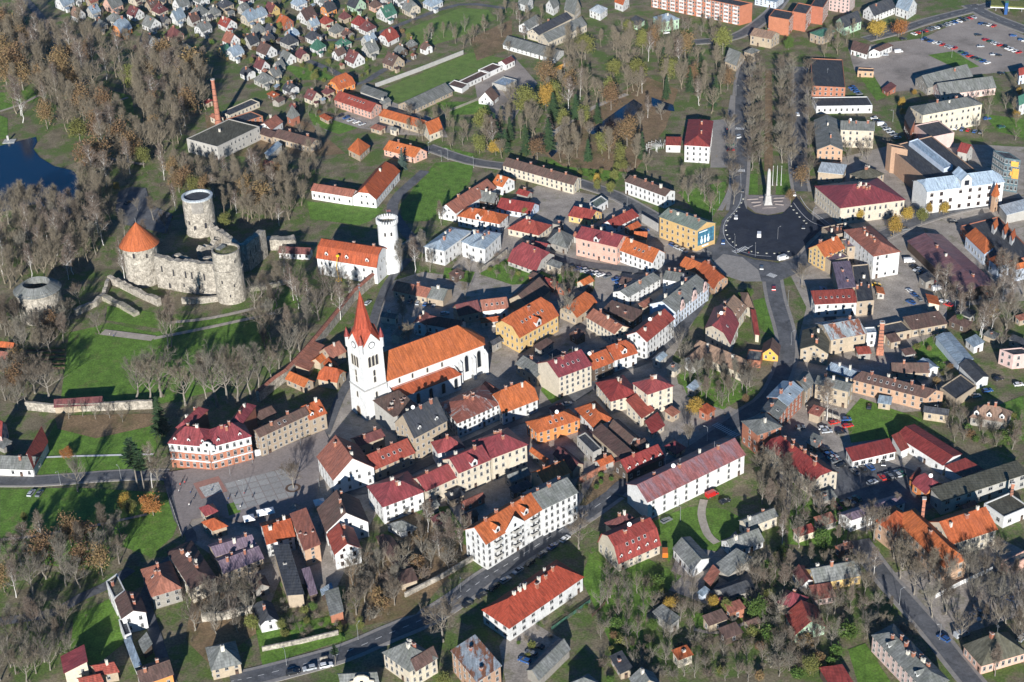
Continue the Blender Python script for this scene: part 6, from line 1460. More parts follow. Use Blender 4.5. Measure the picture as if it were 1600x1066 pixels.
class Tri:
    """triangle soup collected in numpy"""
    def __init__(self): self.t = []
    def ribbon(self, p0, p1, w0, w1, rng):
        d = p1 - p0; n = np.cross(d, rng.normal(size=3)); n /= (np.linalg.norm(n) + 1e-9)
        a, b_, c, e = p0 - n * w0 / 2, p0 + n * w0 / 2, p1 + n * w1 / 2, p1 - n * w1 / 2
        self.t += [(a, b_, c), (a, c, e)]
    def twigs(self, p0, d, L, w, rng, n):
        dd = d + rng.normal(size=(n, 3)) * .4; dd /= np.linalg.norm(dd, axis=1)[:, None]
        dd *= (L * rng.uniform(.5, 1.2, n))[:, None]
        nn = np.cross(dd, rng.normal(size=(n, 3))); nn /= (np.linalg.norm(nn, axis=1)[:, None] + 1e-9)
        for i in range(n): self.t.append((p0 - nn[i] * w / 2, p0 + nn[i] * w / 2, p0 + dd[i]))
    def quads(self, C, s, rng):
        n = len(C); a = rng.normal(size=(n, 3)); a /= np.linalg.norm(a, axis=1)[:, None]
        b_ = np.cross(a, rng.normal(size=(n, 3))); b_ /= np.linalg.norm(b_, axis=1)[:, None]
        s = (s * rng.uniform(.6, 1.4, n))[:, None]
        for i in range(n): self.t += [(C[i] - a[i] * s[i], C[i] + b_[i] * s[i] * .8, C[i] + a[i] * s[i]), (C[i] - a[i] * s[i], C[i] + a[i] * s[i], C[i] - b_[i] * s[i] * .8)]
    def mesh(self, name, m):
        V = np.array(self.t, dtype=np.float32).reshape(-1, 3); n = len(V) // 3
        me = bpy.data.meshes.new(name)
        me.vertices.add(len(V)); me.vertices.foreach_set('co', V.ravel())
        me.loops.add(len(V)); me.loops.foreach_set('vertex_index', np.arange(len(V), dtype=np.int32))
        me.polygons.add(n); me.polygons.foreach_set('loop_start', np.arange(0, 3 * n, 3, dtype=np.int32)); me.polygons.foreach_set('loop_total', np.full(n, 3, dtype=np.int32))
        me.materials.append(MATS[m]); me.update(calc_edges=True)
        return me

def bare_tree(seed, H, form, m_bark, m_twig, dens=1.0):
    """a leafless tree: trunk and limbs as one mesh, branches and twigs as another"""
    rng = np.random.default_rng(seed)
    tr, cr = MB(), Tri()
    wob = lambda s: rng.normal(size=3) * s
    base, lead = np.zeros(3), []
    nseg = 7; p = np.zeros(3)
    top = {'broad': .62, 'tall': .92, 'birch': .95, 'small': .6}[form] * H
    r0 = {'broad': .020, 'tall': .015, 'birch': .010, 'small': .022}[form] * H
    pts = [p]
    for i in range(nseg):
        p = p + np.array([0, 0, top / nseg]) + wob(.012 * H) * np.array([1, 1, .2]); pts.append(p)
    for i in range(nseg):
        k0, k1 = 1 - i / nseg * .85, 1 - (i + 1) / nseg * .85
        tr.tube(pts[i], pts[i + 1], r0 * k0 * (1.25 if i == 0 else 1), r0 * k1, 6)
    def along(f):
        x = f * nseg; i = min(nseg - 1, int(x)); return pts[i] + (pts[i + 1] - pts[i]) * (x - i)
    nl = {'broad': 15, 'tall': 20, 'birch': 20, 'small': 12}[form]
    f0 = {'broad': .38, 'tall': .30, 'birch': .3, 'small': .3}[form]
    for k in range(nl):
        f = f0 + (1 - f0) * (k + rng.uniform(0, .9)) / nl
        o = along(min(f, .999)); t = k * 2.4 + rng.uniform(-.5, .5)
        up = {'broad': .95 + 1.3 * (f - f0), 'tall': 1.15 + .8 * f, 'birch': 1.2 + .7 * f, 'small': .8 + .7 * f}[form] + rng.uniform(-.2, .25)
        L = H * {'broad': .42 * (1.12 - .55 * (f - f0) / (1 - f0)), 'tall': .30 * (1.25 - .85 * f), 'birch': .24 * (1.3 - .85 * f), 'small': .42}[form] * rng.uniform(.8, 1.2)
        d = np.array([math.cos(t), math.sin(t), up]); d /= np.linalg.norm(d)
        q = [o]; dd = d.copy()
        for s in range(4):
            dd = dd + wob(.13) + np.array([0, 0, .07 if form != 'birch' else -.02 * s]); dd /= np.linalg.norm(dd); q.append(q[-1] + dd * L / 4)
        rl = r0 * (.42 - .2 * (f - f0) / (1 - f0))
        for s in range(4): tr.tube(q[s], q[s + 1], rl * (1 - s * .22), rl * (1 - (s + 1) * .22), 4)
        nb = 8
        for j in range(nb):
            g = .25 + .75 * (j + rng.uniform(0, .9)) / nb; x = min(3.999, g * 4); i = int(x); o2 = q[i] + (q[i + 1] - q[i]) * (x - i)
            d2 = dd * .6 + wob(.5) + np.array([0, 0, .6 if form != 'birch' else .4]); d2 /= np.linalg.norm(d2); L2 = L * .42 * (1.15 - .55 * g) * rng.uniform(.7, 1.2)
            p2 = o2 + d2 * L2
            tr.tube(o2, p2, rl * .42, rl * .15, 3)
            nk = int(5 * dens)
            for u in range(nk):
                h_ = .25 + .75 * (u + rng.uniform(0, 1)) / nk; o3 = o2 + d2 * L2 * h_
                d3 = d2 * .7 + wob(.42) + np.array([0, 0, .45 if form != 'birch' else -.1]); d3 /= np.linalg.norm(d3); L3 = H * .058 * rng.uniform(.7, 1.3)
                cr.ribbon(o3, o3 + d3 * L3, .05, .03, rng)
                cr.twigs(o3 + d3 * L3 * .35, d3, H * .055, .04, rng, 2); cr.twigs(o3 + d3 * L3 * .8, d3, H * .055, .04, rng, 3)
    return tr.mesh('trunk', [m_bark]), cr.mesh('crown', m_twig)

def leafy_tree(seed, H, m_leaf, m_bark='bark', wide=.36, n=2600, size=.24, low=.25):
    rng = np.random.default_rng(seed); tr, cr = MB(), Tri()
    tr.tube((0, 0, 0), (0, 0, H * .55), H * .018, H * .009, 6)
    for k in range(9):
        t = k * 2.4; z = H * (.25 + .05 * k); L = H * wide * .8
        tr.tube((0, 0, z), (math.cos(t) * L, math.sin(t) * L, z + L * .7), H * .007, H * .003, 4)
    ncl = 34; C = []
    for k in range(ncl):
        v = rng.normal(size=3); v /= np.linalg.norm(v); v *= rng.uniform(.4, 1.1)
        zc = low + (1 - low) / 2
        C.append((v[0] * H * wide * .85, v[1] * H * wide * .85, H * (zc + v[2] * (1 - low) / 2 * .85)))
    C = np.array(C); idx = rng.integers(0, ncl, n)
    P = C[idx] + rng.normal(size=(n, 3)) * H * .075
    cr.quads(P, np.full(n, size), rng)
    return tr.mesh('trunk', [m_bark]), cr.mesh('crown', m_leaf)

def spruce(seed, H, m_leaf='needle', wide=.2, pine=False):
    rng = np.random.default_rng(seed); tr, cr = MB(), Tri()
    tr.tube((0, 0, 0), (0, 0, H * .97), H * .014, .03, 6)
    z = H * (.55 if pine else .07)
    while z < H * .98:
        f = 1 - z / H; R_ = H * wide * (f ** .8) * (1.6 if pine else 1) + .15; n = int(7 + 9 * f)
        for k in range(n):
            t = rng.uniform(0, 2 * math.pi); L = R_ * rng.uniform(.7, 1.15); o = np.array([0, 0, z + rng.uniform(-.2, .2)])
            d = np.array([math.cos(t), math.sin(t), (-.28 if not pine else .3) + rng.uniform(-.12, .12)]); side = np.array([-d[1], d[0], 0])
            m_ = max(4, int(L * 4.5))
            for j in range(m_):
                g = (j + 1) / m_; c = o + d * L * g; w = (.16 + .42 * (1 - g)) * (1.1 if not pine else 1.3)
                a = c + side * w + np.array([0, 0, -.12]) + rng.normal(size=3) * .08; b_ = c - side * w + np.array([0, 0, -.12]) + rng.normal(size=3) * .08; e = c + d * .45
                cr.t += [(a, e, c - d * .3), (b_, c - d * .3, e)]
        z += H * .03 + .16
    return tr.mesh('trunk', ['bark']), cr.mesh('crown', m_leaf)

def shrub_mesh(seed, H, m_twig, leaf=None):
    rng = np.random.default_rng(seed); cr, tr = Tri(), MB()
    for k in range(16):
        t = rng.uniform(0, 6.3); d = np.array([math.cos(t) * .6, math.sin(t) * .6, 1.0]) + rng.normal(size=3) * .25; d /= np.linalg.norm(d); L = H * rng.uniform(.6, 1)
        tr.tube((0, 0, 0), d * L * .6, .06, .03, 3)
        for j in range(9):
            o = d * L * rng.uniform(.25, .95); d2 = d * .5 + rng.normal(size=3) * .6; d2 /= np.linalg.norm(d2)
            cr.ribbon(o, o + d2 * H * .25, .05, .03, rng); cr.twigs(o + d2 * H * .2, d2, H * .22, .05, rng, 4)
    if leaf:
        n = 420; v = rng.normal(size=(n, 3)); v /= np.linalg.norm(v, axis=1)[:, None]; P = v * rng.uniform(.5, 1, n)[:, None] * np.array([H * .5, H * .5, H * .45]) + np.array([0, 0, H * .5])
        c2 = Tri(); c2.quads(P, np.full(n, .2), rng); cr.t += c2.t
    return tr.mesh('stem', ['bark']), cr.mesh('crown', leaf or m_twig)

KIND = {}
KIND['bare'] = [bare_tree(s, 16, f, 'bark', m_, d_) for s, f, m_, d_ in ((1, 'broad', 'twig', 1.2), (2, 'broad', 'twig_grey', 1), (3, 'tall', 'twig', 1.2), (4, 'tall', 'twig_grey', .9), (5, 'broad', 'twig', 1.5), (6, 'tall', 'twig_birch', 1.4), (7, 'broad', 'twig_grey', 1.2), (8, 'broad', 'twig_dark', 1.2), (9, 'tall', 'twig_dark', 1.2))]
KIND['birch'] = [bare_tree(s, 16, 'birch', 'bark_birch', 'twig_birch') for s in (11, 12, 13)]
KIND['fruit'] = [bare_tree(s, 16, 'small', 'bark', m_, .8) for s, m_ in ((21, 'twig'), (22, 'twig_grey'), (23, 'twig_birch'))]
KIND['gold'] = [leafy_tree(31, 16, 'leaf_gold', n=3600, size=.36), leafy_tree(32, 16, 'leaf_gold', wide=.28, n=3200, size=.34)]
KIND['rust'] = [leafy_tree(33, 16, 'leaf_rust', wide=.5, n=3600, size=.36, low=.1), leafy_tree(34, 16, 'leaf_rust', wide=.34, n=2400, size=.34)]
KIND['brown'] = [leafy_tree(35, 16, 'leaf_brown', wide=.34, n=1800, size=.3), leafy_tree(39, 16, 'leaf_brown', wide=.26, n=1800, size=.3, low=.1)]
KIND['lime'] = [leafy_tree(36, 16, 'leaf_lime', wide=.3, n=3400, size=.34), leafy_tree(37, 16, 'leaf_lime', wide=.24, n=2800, size=.3, low=.1)]
KIND['green'] = [leafy_tree(38, 16, 'leaf_green', wide=.42, n=3800, size=.36, low=.05)]
KIND['spruce'] = [spruce(41, 16), spruce(42, 16, wide=.24)]
KIND['blue'] = [spruce(43, 16, 'needle_blue', .24)]
KIND['pine'] = [spruce(44, 16, 'needle', .2, True)]
KIND['shrub'] = [shrub_mesh(51, 3, 'twig'), shrub_mesh(52, 3, 'twig_grey'), shrub_mesh(53, 3, 'twig_birch'), shrub_mesh(54, 3, 'twig', 'leaf_brown')]
KIND['gshrub'] = [shrub_mesh(55, 3, 'twig', 'leaf_green'), shrub_mesh(56, 3, 'twig', 'leaf_lime')]
BASEH = {k: (3.0 if 'shrub' in k else 16.0) for k in KIND}
KNAME = dict(bare=('bare_tree', 'bare tree', 'tree'), birch=('birch_tree', 'bare white-stemmed birch', 'birch'), fruit=('garden_tree', 'low bare garden tree', 'tree'), gold=('autumn_tree', 'golden-leaved tree', 'tree'), rust=('autumn_tree', 'rust-leaved tree', 'tree'),
             brown=('autumn_tree', 'brown-leaved tree', 'tree'), lime=('leafy_tree', 'yellow-green tree', 'tree'), green=('leafy_tree', 'green bushy tree', 'tree'), spruce=('spruce_tree', 'dark green spruce', 'conifer'), blue=('spruce_tree', 'blue spruce', 'conifer'), pine=('pine_tree', 'green pine', 'conifer'), shrub=('shrub', 'brown shrub', 'shrub'), gshrub=('shrub', 'green shrub', 'shrub'))
KGROUP = dict(bare='bare trees of the town and park', birch='bare birches', fruit='bare garden trees', shrub='brown shrubs', gshrub='green shrubs')
TREES, COUNT = [], {}
trng = random.Random(77)
LAKEW = [[(p.x, p.y) for p in (G(*q) for q in pl)] for pl in [LAKE] + PONDS]
_rd = [(np.array([(p.x, p.y) for p in P]), hw) for P, hw in ROADS]
_fb = [(min(p[0] for p in f), min(p[1] for p in f), max(p[0] for p in f), max(p[1] for p in f), f) for f in FOOT]
SQW = [(p.x, p.y) for p in (G(*q) for q in [(262, 738), (395, 716), (507, 672), (522, 705), (492, 792), (430, 832), (285, 838)])]
RBW = [(p.x, p.y) for p in (G(*q) for q in [(1130, 430), (1115, 400), (1130, 345), (1162, 300), (1245, 300), (1300, 345), (1290, 400), (1215, 440)])]
CLR = [[(p.x, p.y) for p in (G(*q) for q in pl)] for pl in ([(908, 215), (985, 150), (1062, 160), (1062, 190), (1000, 215), (950, 235), (905, 235)], [(165, 150), (212, 148), (216, 205), (170, 205)], [(0, 150), (50, 145), (60, 165), (0, 185)], [(0, 190), (60, 195), (60, 216), (0, 225)], [(290, 190), (420, 180), (440, 262), (300, 258)], [(120, 240), (160, 235), (170, 262), (130, 270)])]
def free(x, y, gap=1.6, water=True):
    for x0, y0, x1, y1, f in _fb:
        if x0 - gap < x < x1 + gap and y0 - gap < y < y1 + gap:
            for dx, dy in ((0, 0), (gap, 0), (-gap, 0), (0, gap), (0, -gap)):
                if inside(f, x + dx, y + dy): return False
    for A, hw in _rd:
        a, b_ = A[:-1], A[1:]; d = b_ - a; t = np.clip(((x - a[:, 0]) * d[:, 0] + (y - a[:, 1]) * d[:, 1]) / (d ** 2).sum(1).clip(1e-6), 0, 1)
        if (((a + d * t[:, None]) - (x, y)) ** 2).sum(1).min() < (hw + .4) ** 2: return False
    for f in LAKEW + [SQW, RBW] + CLR:
        if inside(f, x, y): return False
    return True
def plant(kind, P, h, var=None):
    nm, lab, cat = KNAME[kind]
    v = KIND[kind]; tm, cm = v[trng.randrange(len(v)) if var is None else var]
    s = h / BASEH[kind]
    root = thing(nm, lab, cat, (P.x, P.y, 0), trng.uniform(0, 6.28), KGROUP.get(kind, 'leafy trees and conifers'))
    w = trng.uniform(.78, 1.25)
    root.scale = (s * w, s * w, s)
    link('trunk' if 'shrub' not in kind else 'stem', tm, root); link('crown', cm, root)
    pend(root, '%s by %s' % (lab, near_ref(P)))
    TREES.append((P.x, P.y, kind)); COUNT[nm] = COUNT.get(nm, 0) + 1
    return root
def one(kind, x, y, h, var=None): plant(kind, G(x, y), h, var)
FAR = []                                            # trees beyond the three hundred nearest, built as one wood
ZONES = []
def zone(*a): ZONES.append(a)
def run_zone(kinds, n, gap, hr, poly):
    """n plants inside a pixel polygon, kept clear of walls, roads and water; kinds: weighted string list"""
    xs, ys = [p[0] for p in poly], [p[1] for p in poly]; got = 0; ks = kinds.split()
    for _ in range(n * 25):
        if got >= n: break
        x, y = trng.uniform(min(xs), max(xs)), trng.uniform(min(ys), max(ys))
        if not inside(poly, x, y): continue
        P = G(x, y)
        if any((t[0] - P.x) ** 2 + (t[1] - P.y) ** 2 < gap * gap for t in TREES): continue
        if not free(P.x, P.y): continue
        k = trng.choice(ks); got += 1; h = trng.uniform(*hr) * (.5 if k == 'shrub' or k == 'gshrub' else 1)
        if k == 'bare' and COUNT.get('bare_tree', 0) >= 300: FAR.append((P, h)); TREES.append((P.x, P.y, k)); continue
        plant(k, P, h)
# single trees that stand out
for a in [('lime', 205, 142, 19, 1), ('lime', 126, 224, 15, 0), ('lime', 225, 262, 12, 0), ('rust', 210, 245, 13, 1), ('blue', 629, 264, 12), ('spruce', 822, 240, 18, 1), ('spruce', 900, 186, 16, 1), ('spruce', 1037, 108, 15), ('spruce', 1076, 116, 13), ('spruce', 1063, 114, 9), ('gold', 853, 174, 17, 0), ('gold', 775, 243, 9),
          ('pine', 216, 765, 24), ('pine', 226, 768, 19), ('spruce', 252, 676, 18), ('birch', 238, 762, 19), ('bare', 246, 760, 16, 0), ('rust', 240, 806, 10, 0), ('lime', 205, 806, 7, 0), ('gold', 198, 798, 8, 0), ('rust', 105, 717, 5, 0), ('green', 1284, 858, 8), ('green', 1182, 968, 9), ('lime', 1216, 885, 6), ('green', 1222, 872, 6), ('gold', 1396, 370, 11, 1), ('gold', 1342, 347, 7), ('gold', 1416, 347, 8), ('lime', 1440, 350, 8), ('gold', 1452, 338, 7), ('gold', 1474, 336, 7),
          ('gold', 184, 300, 6), ('lime', 304, 306, 13, 1), ('lime', 352, 356, 9, 1), ('lime', 40, 818, 5), ('lime', 1266, 1054, 8), ('gold', 1408, 170, 7), ('gold', 1411, 182, 5), ('gold', 1592, 152, 6), ('gold', 1587, 188, 6), ('gold', 1428, 150, 4), ('lime', 933, 300, 7), ('gold', 933, 290, 7), ('lime', 954, 304, 7), ('lime', 820, 340, 6, 1), ('lime', 693, 1078, 7), ('gold', 1370, 62, 13, 0), ('rust', 1404, 58, 12),
          ('green', 1232, 78, 9), ('bare', 268, 542, 25, 5), ('bare', 262, 545, 22, 7), ('bare', 155, 522, 13, 1), ('bare', 458, 764, 14, 4), ('bare', 692, 1003, 19, 4), ('bare', 905, 858, 16, 4), ('bare', 888, 502, 16, 1), ('bare', 1076, 700, 12, 0), ('birch', 1292, 657, 17, 0), ('bare', 122, 768, 16, 1), ('bare', 1253, 448, 13, 4), ('brown', 1165, 632, 5), ('gold', 1085, 650, 8), ('bare', 215, 628, 24, 1), ('bare', 236, 630, 25, 0), ('bare', 252, 620, 25, 6), ('bare', 290, 634, 23, 4), ('bare', 340, 636, 31, 6), ('bare', 356, 630, 30, 4), ('bare', 392, 624, 25, 3), ('bare', 372, 628, 26, 0), ('bare', 325, 632, 24, 2), ('bare', 405, 612, 22, 3), ('bare', 425, 600, 20, 4),
          ('bare', 76, 622, 20, 4), ('bare', 55, 615, 17, 0), ('bare', 28, 640, 14, 1), ('bare', 40, 628, 15, 0), ('bare', 18, 604, 16), ('bare', 62, 596, 14), ('fruit', 130, 652, 8), ('fruit', 150, 656, 8), ('fruit', 172, 654, 8), ('fruit', 192, 660, 8), ('fruit', 108, 655, 9), ('birch', 196, 440, 22, 0), ('birch', 145, 372, 17), ('birch', 112, 390, 20), ('bare', 125, 475, 12, 0), ('birch', 532, 500, 17), ('birch', 548, 475, 14), ('bare', 424, 515, 17, 1), ('bare', 626, 430, 18, 3), ('birch', 648, 428, 18), ('bare', 660, 408, 16, 3), ('bare', 690, 352, 13), ('bare', 672, 425, 13, 1),
          ('bare', 642, 545, 14, 0), ('bare', 630, 515, 16, 3), ('bare', 728, 470, 11, 0), ('birch', 1222, 850, 12), ('birch', 1365, 900, 12), ('birch', 1402, 800, 8), ('bare', 1365, 845, 18, 4), ('bare', 1406, 905, 17, 0), ('bare', 1428, 930, 17, 4), ('bare', 1456, 965, 16, 1), ('bare', 1478, 960, 15), ('bare', 1557, 885, 13, 0), ('bare', 1340, 905, 13), ('bare', 1350, 930, 12), ('birch', 1548, 520, 16), ('birch', 1500, 505, 15), ('birch', 1512, 490, 15), ('gold', 1545, 500, 9, 1), ('green', 1500, 510, 6), ('lime', 563, 985, 6, 1), ('pine', 525, 1040, 9), ('green', 490, 955, 4), ('lime', 440, 985, 5), ('lime', 395, 985, 6),
          ('green', 1020, 985, 5), ('gold', 1045, 960, 7), ('gold', 1115, 955, 6), ('lime', 1135, 960, 6), ('green', 1170, 465, 5), ('green', 1160, 470, 5), ('brown', 1235, 318, 8), ('brown', 1252, 292, 12)]:
    one(*a)
for a in [('bare', 922, 218, 12, 0), ('bare', 946, 222, 11, 4), ('bare', 968, 214, 12, 7), ('bare', 1000, 200, 12, 0), ('brown', 985, 206, 11), ('birch', 1012, 185, 14), ('bare', 1034, 188, 12, 1), ('bare', 195, 372, 15), ('bare', 225, 385, 14), ('bare', 258, 365, 14), ('bare', 175, 352, 17), ('bare', 240, 345, 13), ('birch', 275, 330, 15), ('fruit', 215, 330, 8), ('fruit', 470, 215, 9), ('bare', 500, 235, 15), ('bare', 445, 262, 13), ('bare', 640, 190, 12), ('bare', 655, 215, 13)]: one(*a)
# woods, parks and gardens
zone('bare bare bare bare bare birch birch brown', 190, 4.6, (17, 26), [(0, 40), (60, 40), (95, 75), (130, 60), (150, 95), (190, 110), (230, 95), (300, 105), (325, 130), (322, 190), (290, 200), (285, 250), (240, 250), (235, 280), (190, 290), (140, 300), (128, 262), (135, 225), (100, 215), (60, 205), (10, 195), (0, 140)])
zone('bare bare bare bare birch', 80, 4.8, (15, 23), [(0, 340), (60, 325), (100, 350), (120, 345), (132, 305), (180, 300), (178, 360), (160, 420), (110, 440), (60, 440), (0, 470)])
zone('bare bare bare brown', 22, 5.5, (13, 18), [(0, 480), (30, 500), (40, 520), (100, 512), (112, 500), (100, 545), (60, 565), (0, 545)])
zone('bare brown', 6, 6, (11, 16), [(0, 560), (60, 590), (90, 610), (60, 630), (0, 650)])
zone('bare bare bare bare bare bare birch brown', 85, 4.5, (11, 18), [(245, 272), (290, 272), (330, 278), (420, 272), (490, 262), (500, 280), (480, 305), (470, 330), (440, 355), (395, 350), (350, 345), (342, 310), (270, 300)])
zone('bare bare birch fruit', 26, 5.6, (13, 18), [(395, 445), (440, 425), (470, 450), (530, 455), (545, 480), (500, 530), (450, 585), (410, 592), (400, 520)])
zone('bare bare bare bare bare bare birch brown spruce lime', 135, 5.0, (12, 20), [(770, 200), (800, 165), (830, 125), (870, 95), (900, 70), (960, 60), (1010, 50), (1080, 75), (1130, 80), (1140, 140), (1130, 180), (1060, 185), (1018, 195), (1000, 215), (1030, 262), (1000, 275), (900, 262), (850, 250), (790, 265), (745, 240), (740, 200)])
for x0, y0, x1, y1, n in [(1172, 118, 1174, 265, 11), (1185, 112, 1186, 258, 11), (1220, 112, 1222, 258, 11), (1234, 112, 1236, 262, 11), (1263, 120, 1262, 280, 9), (1141, 215, 1146, 322, 5)]:
    for k in range(n):
        f = (k + trng.uniform(-.2, .2)) / (n - 1); one('bare', x0 + (x1 - x0) * f, y0 + (y1 - y0) * f, trng.uniform(12.5, 16), trng.choice((0, 4, 7, 0, 4, 7, 6)))
zone('bare bare birch fruit', 26, 6, (9, 13), [(630, 85), (660, 60), (700, 50), (780, 30), (800, 10), (860, 20), (890, 35), (870, 60), (800, 90), (780, 75), (730, 82)])
zone('fruit bare', 14, 6, (8, 12), [(940, 30), (1010, 45), (1120, 40), (1140, 50), (1060, 62), (960, 55)])
zone('fruit gshrub shrub gshrub shrub lime', 150, 3, (3.5, 7), [(90, 12), (250, 2), (640, 2), (650, 60), (620, 110), (480, 150), (420, 130), (330, 70), (200, 66)])
zone('bare bare bare bare birch brown', 26, 5.2, (12, 17), [(0, 875), (60, 862), (190, 832), (190, 880), (125, 925), (0, 948)])
zone('bare bare fruit', 26, 4.4, (9, 14), [(0, 985), (100, 970), (110, 1030), (60, 1066), (0, 1066)])
zone('bare fruit', 16, 4.2, (9, 14), [(290, 940), (400, 930), (400, 985), (330, 1005), (300, 985)])
zone('shrub shrub gshrub fruit', 16, 3, (3, 6), [(440, 945), (520, 955), (540, 990), (440, 1000)])
zone('bare bare fruit shrub', 20, 4.2, (9, 14), [(545, 900), (620, 870), (640, 930), (560, 990)])
zone('bare fruit birch shrub', 18, 4.2, (8, 14), [(650, 830), (740, 840), (740, 870), (650, 920)])
zone('fruit fruit fruit shrub shrub gshrub', 100, 3.2, (5, 9), [(925, 985), (945, 900), (990, 920), (1040, 900), (1095, 905), (1170, 930), (1200, 980), (1190, 1066), (950, 1066)])
zone('fruit fruit bare bare shrub gshrub', 52, 3.8, (7, 13), [(1150, 905), (1230, 872), (1330, 900), (1340, 950), (1310, 1050), (1200, 1066), (1200, 960)])
zone('bare bare fruit', 24, 4.2, (10, 16), [(1180, 755), (1225, 735), (1310, 805), (1250, 835), (1190, 805)])
zone('bare bare fruit', 9, 5, (11, 16), [(1330, 825), (1370, 835), (1440, 905), (1500, 905), (1480, 950), (1440, 960), (1380, 885), (1340, 865)])
zone('bare bare fruit', 24, 4, (8, 14), [(1060, 555), (1120, 565), (1170, 585), (1180, 622), (1130, 640), (1070, 612)])
zone('birch birch birch bare fruit', 22, 4.5, (11, 17), [(1450, 445), (1600, 432), (1600, 480), (1560, 560), (1500, 505), (1470, 475)])
zone('fruit shrub', 10, 4, (4, 8), [(700, 400), (800, 402), (790, 430), (720, 432)])
zone('fruit shrub', 12, 4, (4, 8), [(860, 425), (905, 425), (930, 450), (900, 480), (860, 460)])
zone('lime gshrub fruit', 12, 4, (4, 7), [(860, 272), (1000, 266), (985, 290), (900, 288)])
zone('bare fruit', 10, 5, (9, 14), [(1050, 285), (1100, 290), (1130, 300), (1110, 335), (1070, 320)])
zone('fruit shrub gshrub bare', 34, 3.5, (5, 9), [(1470, 640), (1600, 655), (1590, 705), (1490, 690)])
zone('fruit bare bare', 24, 4.5, (8, 14), [(1490, 890), (1600, 900), (1600, 1010), (1560, 1050)])
zone('fruit fruit bare', 12, 5, (7, 11), [(1500, 170), (1600, 130), (1600, 240), (1530, 220)])
zone('fruit', 8, 5, (6, 10), [(1300, 240), (1380, 225), (1390, 240), (1310, 265)])
zone('bare', 8, 6, (10, 13), [(1280, 60), (1340, 50), (1330, 80), (1280, 100)])
zone('fruit shrub', 16, 4, (4, 8), [(440, 150), (520, 160), (540, 200), (480, 180)])
zone('fruit bare', 14, 5, (8, 12), [(620, 195), (700, 185), (740, 215), (720, 240), (650, 220)])
zone('shrub gshrub', 12, 3, (3, 5), [(755, 880), (800, 990), (905, 920), (940, 940), (900, 985), (820, 1030)])
zone('gshrub shrub fruit', 14, 3, (3, 6), [(748, 425), (800, 402), (850, 425), (880, 440), (800, 445)])
zone('fruit bare', 8, 4, (6, 10), [(868, 430), (930, 438), (925, 455), (880, 480), (860, 460)])
zone('fruit gshrub shrub', 12, 3, (3, 6), [(900, 745), (985, 728), (990, 750), (940, 790), (905, 790)])
zone('fruit shrub bare', 14, 4, (5, 9), [(600, 810), (650, 800), (740, 860), (690, 880), (650, 900)])
zone('fruit shrub gshrub', 16, 4, (4, 8), [(1420, 545), (1470, 520), (1520, 600), (1480, 640), (1440, 600)])
zone('fruit bare', 10, 5, (7, 11), [(1225, 830), (1330, 800), (1330, 870), (1240, 870)])
zone('bare fruit', 9, 5, (10, 14), [(1480, 990), (1530, 1010), (1600, 1010), (1560, 1066), (1530, 1066)])
zone('fruit bare shrub', 14, 4, (6, 10), [(1300, 940), (1370, 935), (1440, 1000), (1400, 1010), (1340, 1000)])
for z_ in sorted(ZONES, key=lambda z: -sum(p[1] for p in z[4]) / len(z[4])): run_zone(*z_)      # the nearest first
# the trees farther back, as one wood
if FAR:
    vs = [bare_tree(s, 16, f_, 'bark', 'twig', .8) for s, f_ in ((61, 'tall'), (62, 'broad'), (63, 'broad'), (64, 'tall'))]
    Vs = []
    for tm, cm in vs:
        n = len(cm.vertices); a = np.empty(n * 3, np.float32); cm.vertices.foreach_get('co', a); a = a.reshape(-1, 3)
        nt_ = len(tm.vertices); c_ = np.empty(nt_ * 3, np.float32); tm.vertices.foreach_get('co', c_); c_ = c_.reshape(-1, 3)
        ix = np.array([[p.vertices[0], p.vertices[1], p.vertices[2], p.vertices[0], p.vertices[2], p.vertices[3]] for p in tm.polygons]).ravel(); Vs.append(np.concatenate([a, c_[ix]]))
    acc = Tri(); out = []
    for i, (P, h) in enumerate(FAR):
        V = Vs[i % 4]; t = trng.uniform(0, 6.28); c, s = math.cos(t), math.sin(t); k = h / 16
        out.append(np.stack([(V[:, 0] * c - V[:, 1] * s) * k + P.x, (V[:, 0] * s + V[:, 1] * c) * k + P.y, V[:, 2] * k], 1))
    acc.t = np.concatenate(out); tag(link('distant_bare_trees', acc.mesh('distant_bare_trees', 'twig')), 'bare trees massed behind the nearer ones', None, None, 'stuff')
# undergrowth on the woodland floor
rng_ = np.random.default_rng(5); und = Tri()
for x, y, k in TREES:
    if k not in ('bare', 'birch', 'brown'): continue
    for _ in range(3):
        px_, py_ = x + rng_.normal() * 4, y + rng_.normal() * 4
        if free(px_, py_, .8): und.twigs(np.array([px_, py_, 0.0]), np.array([0, 0, .8]), 1.9, .09, rng_, 16)
tag(link('undergrowth', und.mesh('undergrowth', 'twig')), 'low brown undergrowth beneath the bare trees', None, None, 'stuff')
